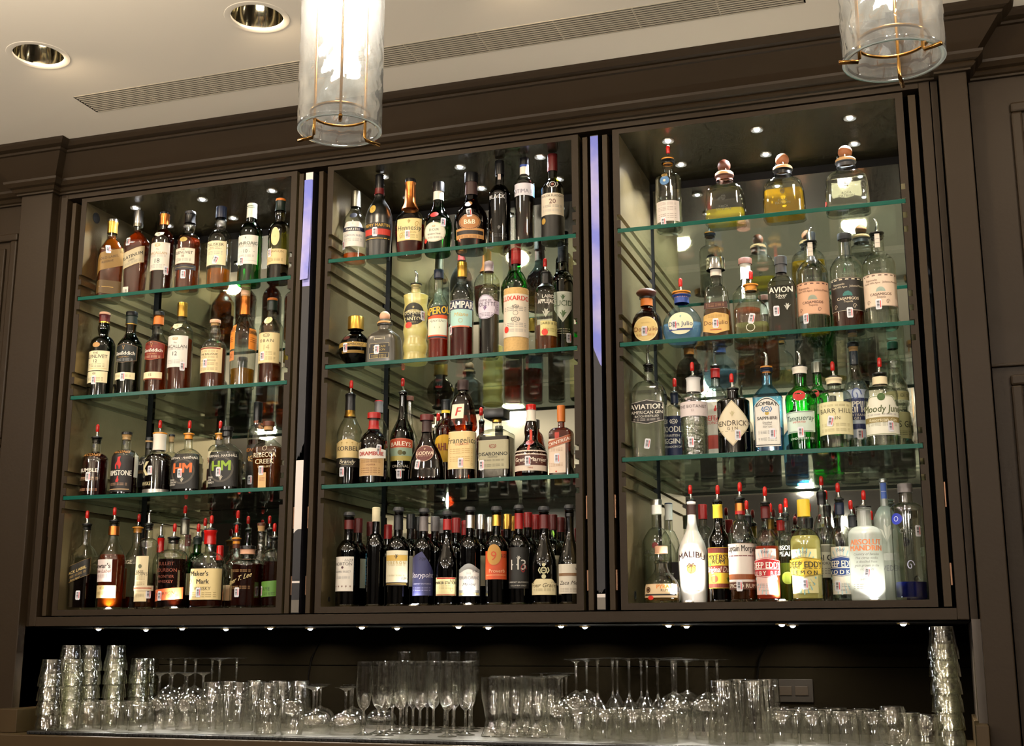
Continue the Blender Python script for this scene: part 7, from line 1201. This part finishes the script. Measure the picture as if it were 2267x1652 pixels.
 ('martini', 2.0119, 0.414, True, 'upturned long-stemmed wine glass, third row, second from the left', 'upturned long-stemmed wine glasses', 1, 0),
 ('martini', 2.1068, 0.4074, True, 'upturned long-stemmed wine glass, third row, third from the left', 'upturned long-stemmed wine glasses', 1, 0),
 ('redwine', 2.1606, 0.1016, True, 'upturned broad red wine glass, front row, first from the left', 'upturned red wine glasses', 1, 0),
 ('redwine', 2.2577, 0.0974, True, 'upturned broad red wine glass, front row, second from the left', 'upturned red wine glasses', 1, 0),
 ('redwine', 2.1742, 0.2315, True, 'upturned broad red wine glass, second row, first from the left', 'upturned red wine glasses', 1, 0),
 ('redwine', 2.2689, 0.2095, True, 'upturned broad red wine glass, second row, second from the left', 'upturned red wine glasses', 1, 0),
 ('tumbler', 1.9288, 0.0506, True, 'upturned tumbler before the long-stemmed glasses, first from the left', 'upturned tumblers in the middle', 1, 0),
 ('tumbler', 2.0092, 0.0615, True, 'upturned tumbler before the long-stemmed glasses, second from the left', 'upturned tumblers in the middle', 1, 0),
 ('tumbler', 2.0893, 0.048, True, 'upturned tumbler before the long-stemmed glasses, third from the left', 'upturned tumblers in the middle', 1, 0),
 ('tumbler', 1.9101, -0.0287, True, 'upturned tumbler, foremost row before the long-stemmed glasses, first from the left', 'upturned tumblers in the middle', 1, 0),
 ('tumbler', 1.9912, -0.0309, True, 'upturned tumbler, foremost row before the long-stemmed glasses, second from the left', 'upturned tumblers in the middle', 1, 0),
 ('tumbler', 2.0724, -0.0314, True, 'upturned tumbler, foremost row before the long-stemmed glasses, third from the left', 'upturned tumblers in the middle', 1, 0),
 ('tumbler', 2.1537, -0.0318, True, 'upturned tumbler, foremost row before the long-stemmed glasses, fourth from the left', 'upturned tumblers in the middle', 1, 0),
 ('collins', 2.3246, -0.0616, True, 'upturned highball glass, front row, first from the left', 'upturned highball glasses', 1, 0),
 ('collins', 2.4077, -0.0597, True, 'upturned highball glass, front row, second from the left', 'upturned highball glasses', 1, 0),
 ('collins', 2.3255, 0.0273, True, 'upturned highball glass, second row, first from the left', 'upturned highball glasses', 1, 0),
 ('collins', 2.4074, 0.042, True, 'upturned highball glass, second row, second from the left', 'upturned highball glasses', 1, 0),
 ('collins', 2.3443, 0.1227, True, 'upturned highball glass, third row, first from the left', 'upturned highball glasses', 1, 0),
 ('collins', 2.4275, 0.1234, True, 'upturned highball glass, third row, second from the left', 'upturned highball glasses', 1, 0),
 ('pint', 2.3769, 0.4018, False, 'single upright pint glass standing behind the highball glasses', 'upright pint glasses', 1, 0),
 ('tumbler', 2.4804, 0.0043, True, 'upturned tumbler right of the highball glasses, front row, first from the left', 'upturned tumblers at the right', 1, 0),
 ('tumbler', 2.559, 0.0248, True, 'upturned tumbler right of the highball glasses, front row, second from the left', 'upturned tumblers at the right', 1, 0),
 ('tumbler', 2.6402, 0.0234, True, 'upturned tumbler right of the highball glasses, front row, third from the left', 'upturned tumblers at the right', 1, 0),
 ('tumbler', 2.7214, 0.024, True, 'upturned tumbler right of the highball glasses, front row, fourth from the left', 'upturned tumblers at the right', 1, 0),
 ('tumbler', 2.5047, 0.095, True, 'upturned tumbler right of the highball glasses, second row, first from the left', 'upturned tumblers at the right', 1, 0),
 ('tumbler', 2.5825, 0.1182, True, 'upturned tumbler right of the highball glasses, second row, second from the left', 'upturned tumblers at the right', 1, 0),
 ('tumbler', 2.6634, 0.1112, True, 'upturned tumbler right of the highball glasses, second row, third from the left', 'upturned tumblers at the right', 1, 0),
 ('tumbler', 2.7445, 0.1079, True, 'upturned tumbler right of the highball glasses, second row, fourth from the left', 'upturned tumblers at the right', 1, 0),
 ('tumbler', 2.4423, 0.2042, True, 'upturned tumbler right of the highball glasses, third row, first from the left', 'upturned tumblers at the right', 1, 0),
 ('tumbler', 2.5234, 0.2, True, 'upturned tumbler right of the highball glasses, third row, second from the left', 'upturned tumblers at the right', 1, 0),
 ('tumbler', 2.6043, 0.2073, True, 'upturned tumbler right of the highball glasses, third row, third from the left', 'upturned tumblers at the right', 1, 0),
 ('tumbler', 2.6841, 0.1925, True, 'upturned tumbler right of the highball glasses, third row, fourth from the left', 'upturned tumblers at the right', 1, 0),
 ('tumbler', 2.7645, 0.2041, True, 'upturned tumbler right of the highball glasses, third row, fifth from the left', 'upturned tumblers at the right', 1, 0),
 ('stemless', 2.7696, -0.0426, False, 'upright stemless wine glass near the right stack', 'stemless wine glasses', 1, 0),
 ('rocks', 2.8469, -0.0734, False, 'upright ribbed rocks glass beside the right stack', 'upright rocks glasses', 1, 0),
 ('rocks', 2.8073, 0.0497, True, 'upturned ribbed rocks glass behind the upright one', 'upright rocks glasses', 1, 0),
 ('rocks', 2.911, -0.0204, True, 'ribbed rocks glass in the tall right-hand stack', 'rocks glasses stacked at the right end', 6, -0.0006),
 ('rocks', 2.911, 0.0682, True, 'ribbed rocks glass in the stack behind the right-hand one', 'rocks glasses stacked at the right end', 5, -0.0006)]:
    for i in range(n):
        lb = label
        if n > 1: lb = label + ', ' + ('bottom glass', 'second from bottom', 'third from bottom', 'fourth from bottom', 'fifth from bottom', 'sixth from bottom')[i]
        put_glass(kind, x + lean * i, y, inv, lb, group, z=.0452 * i)
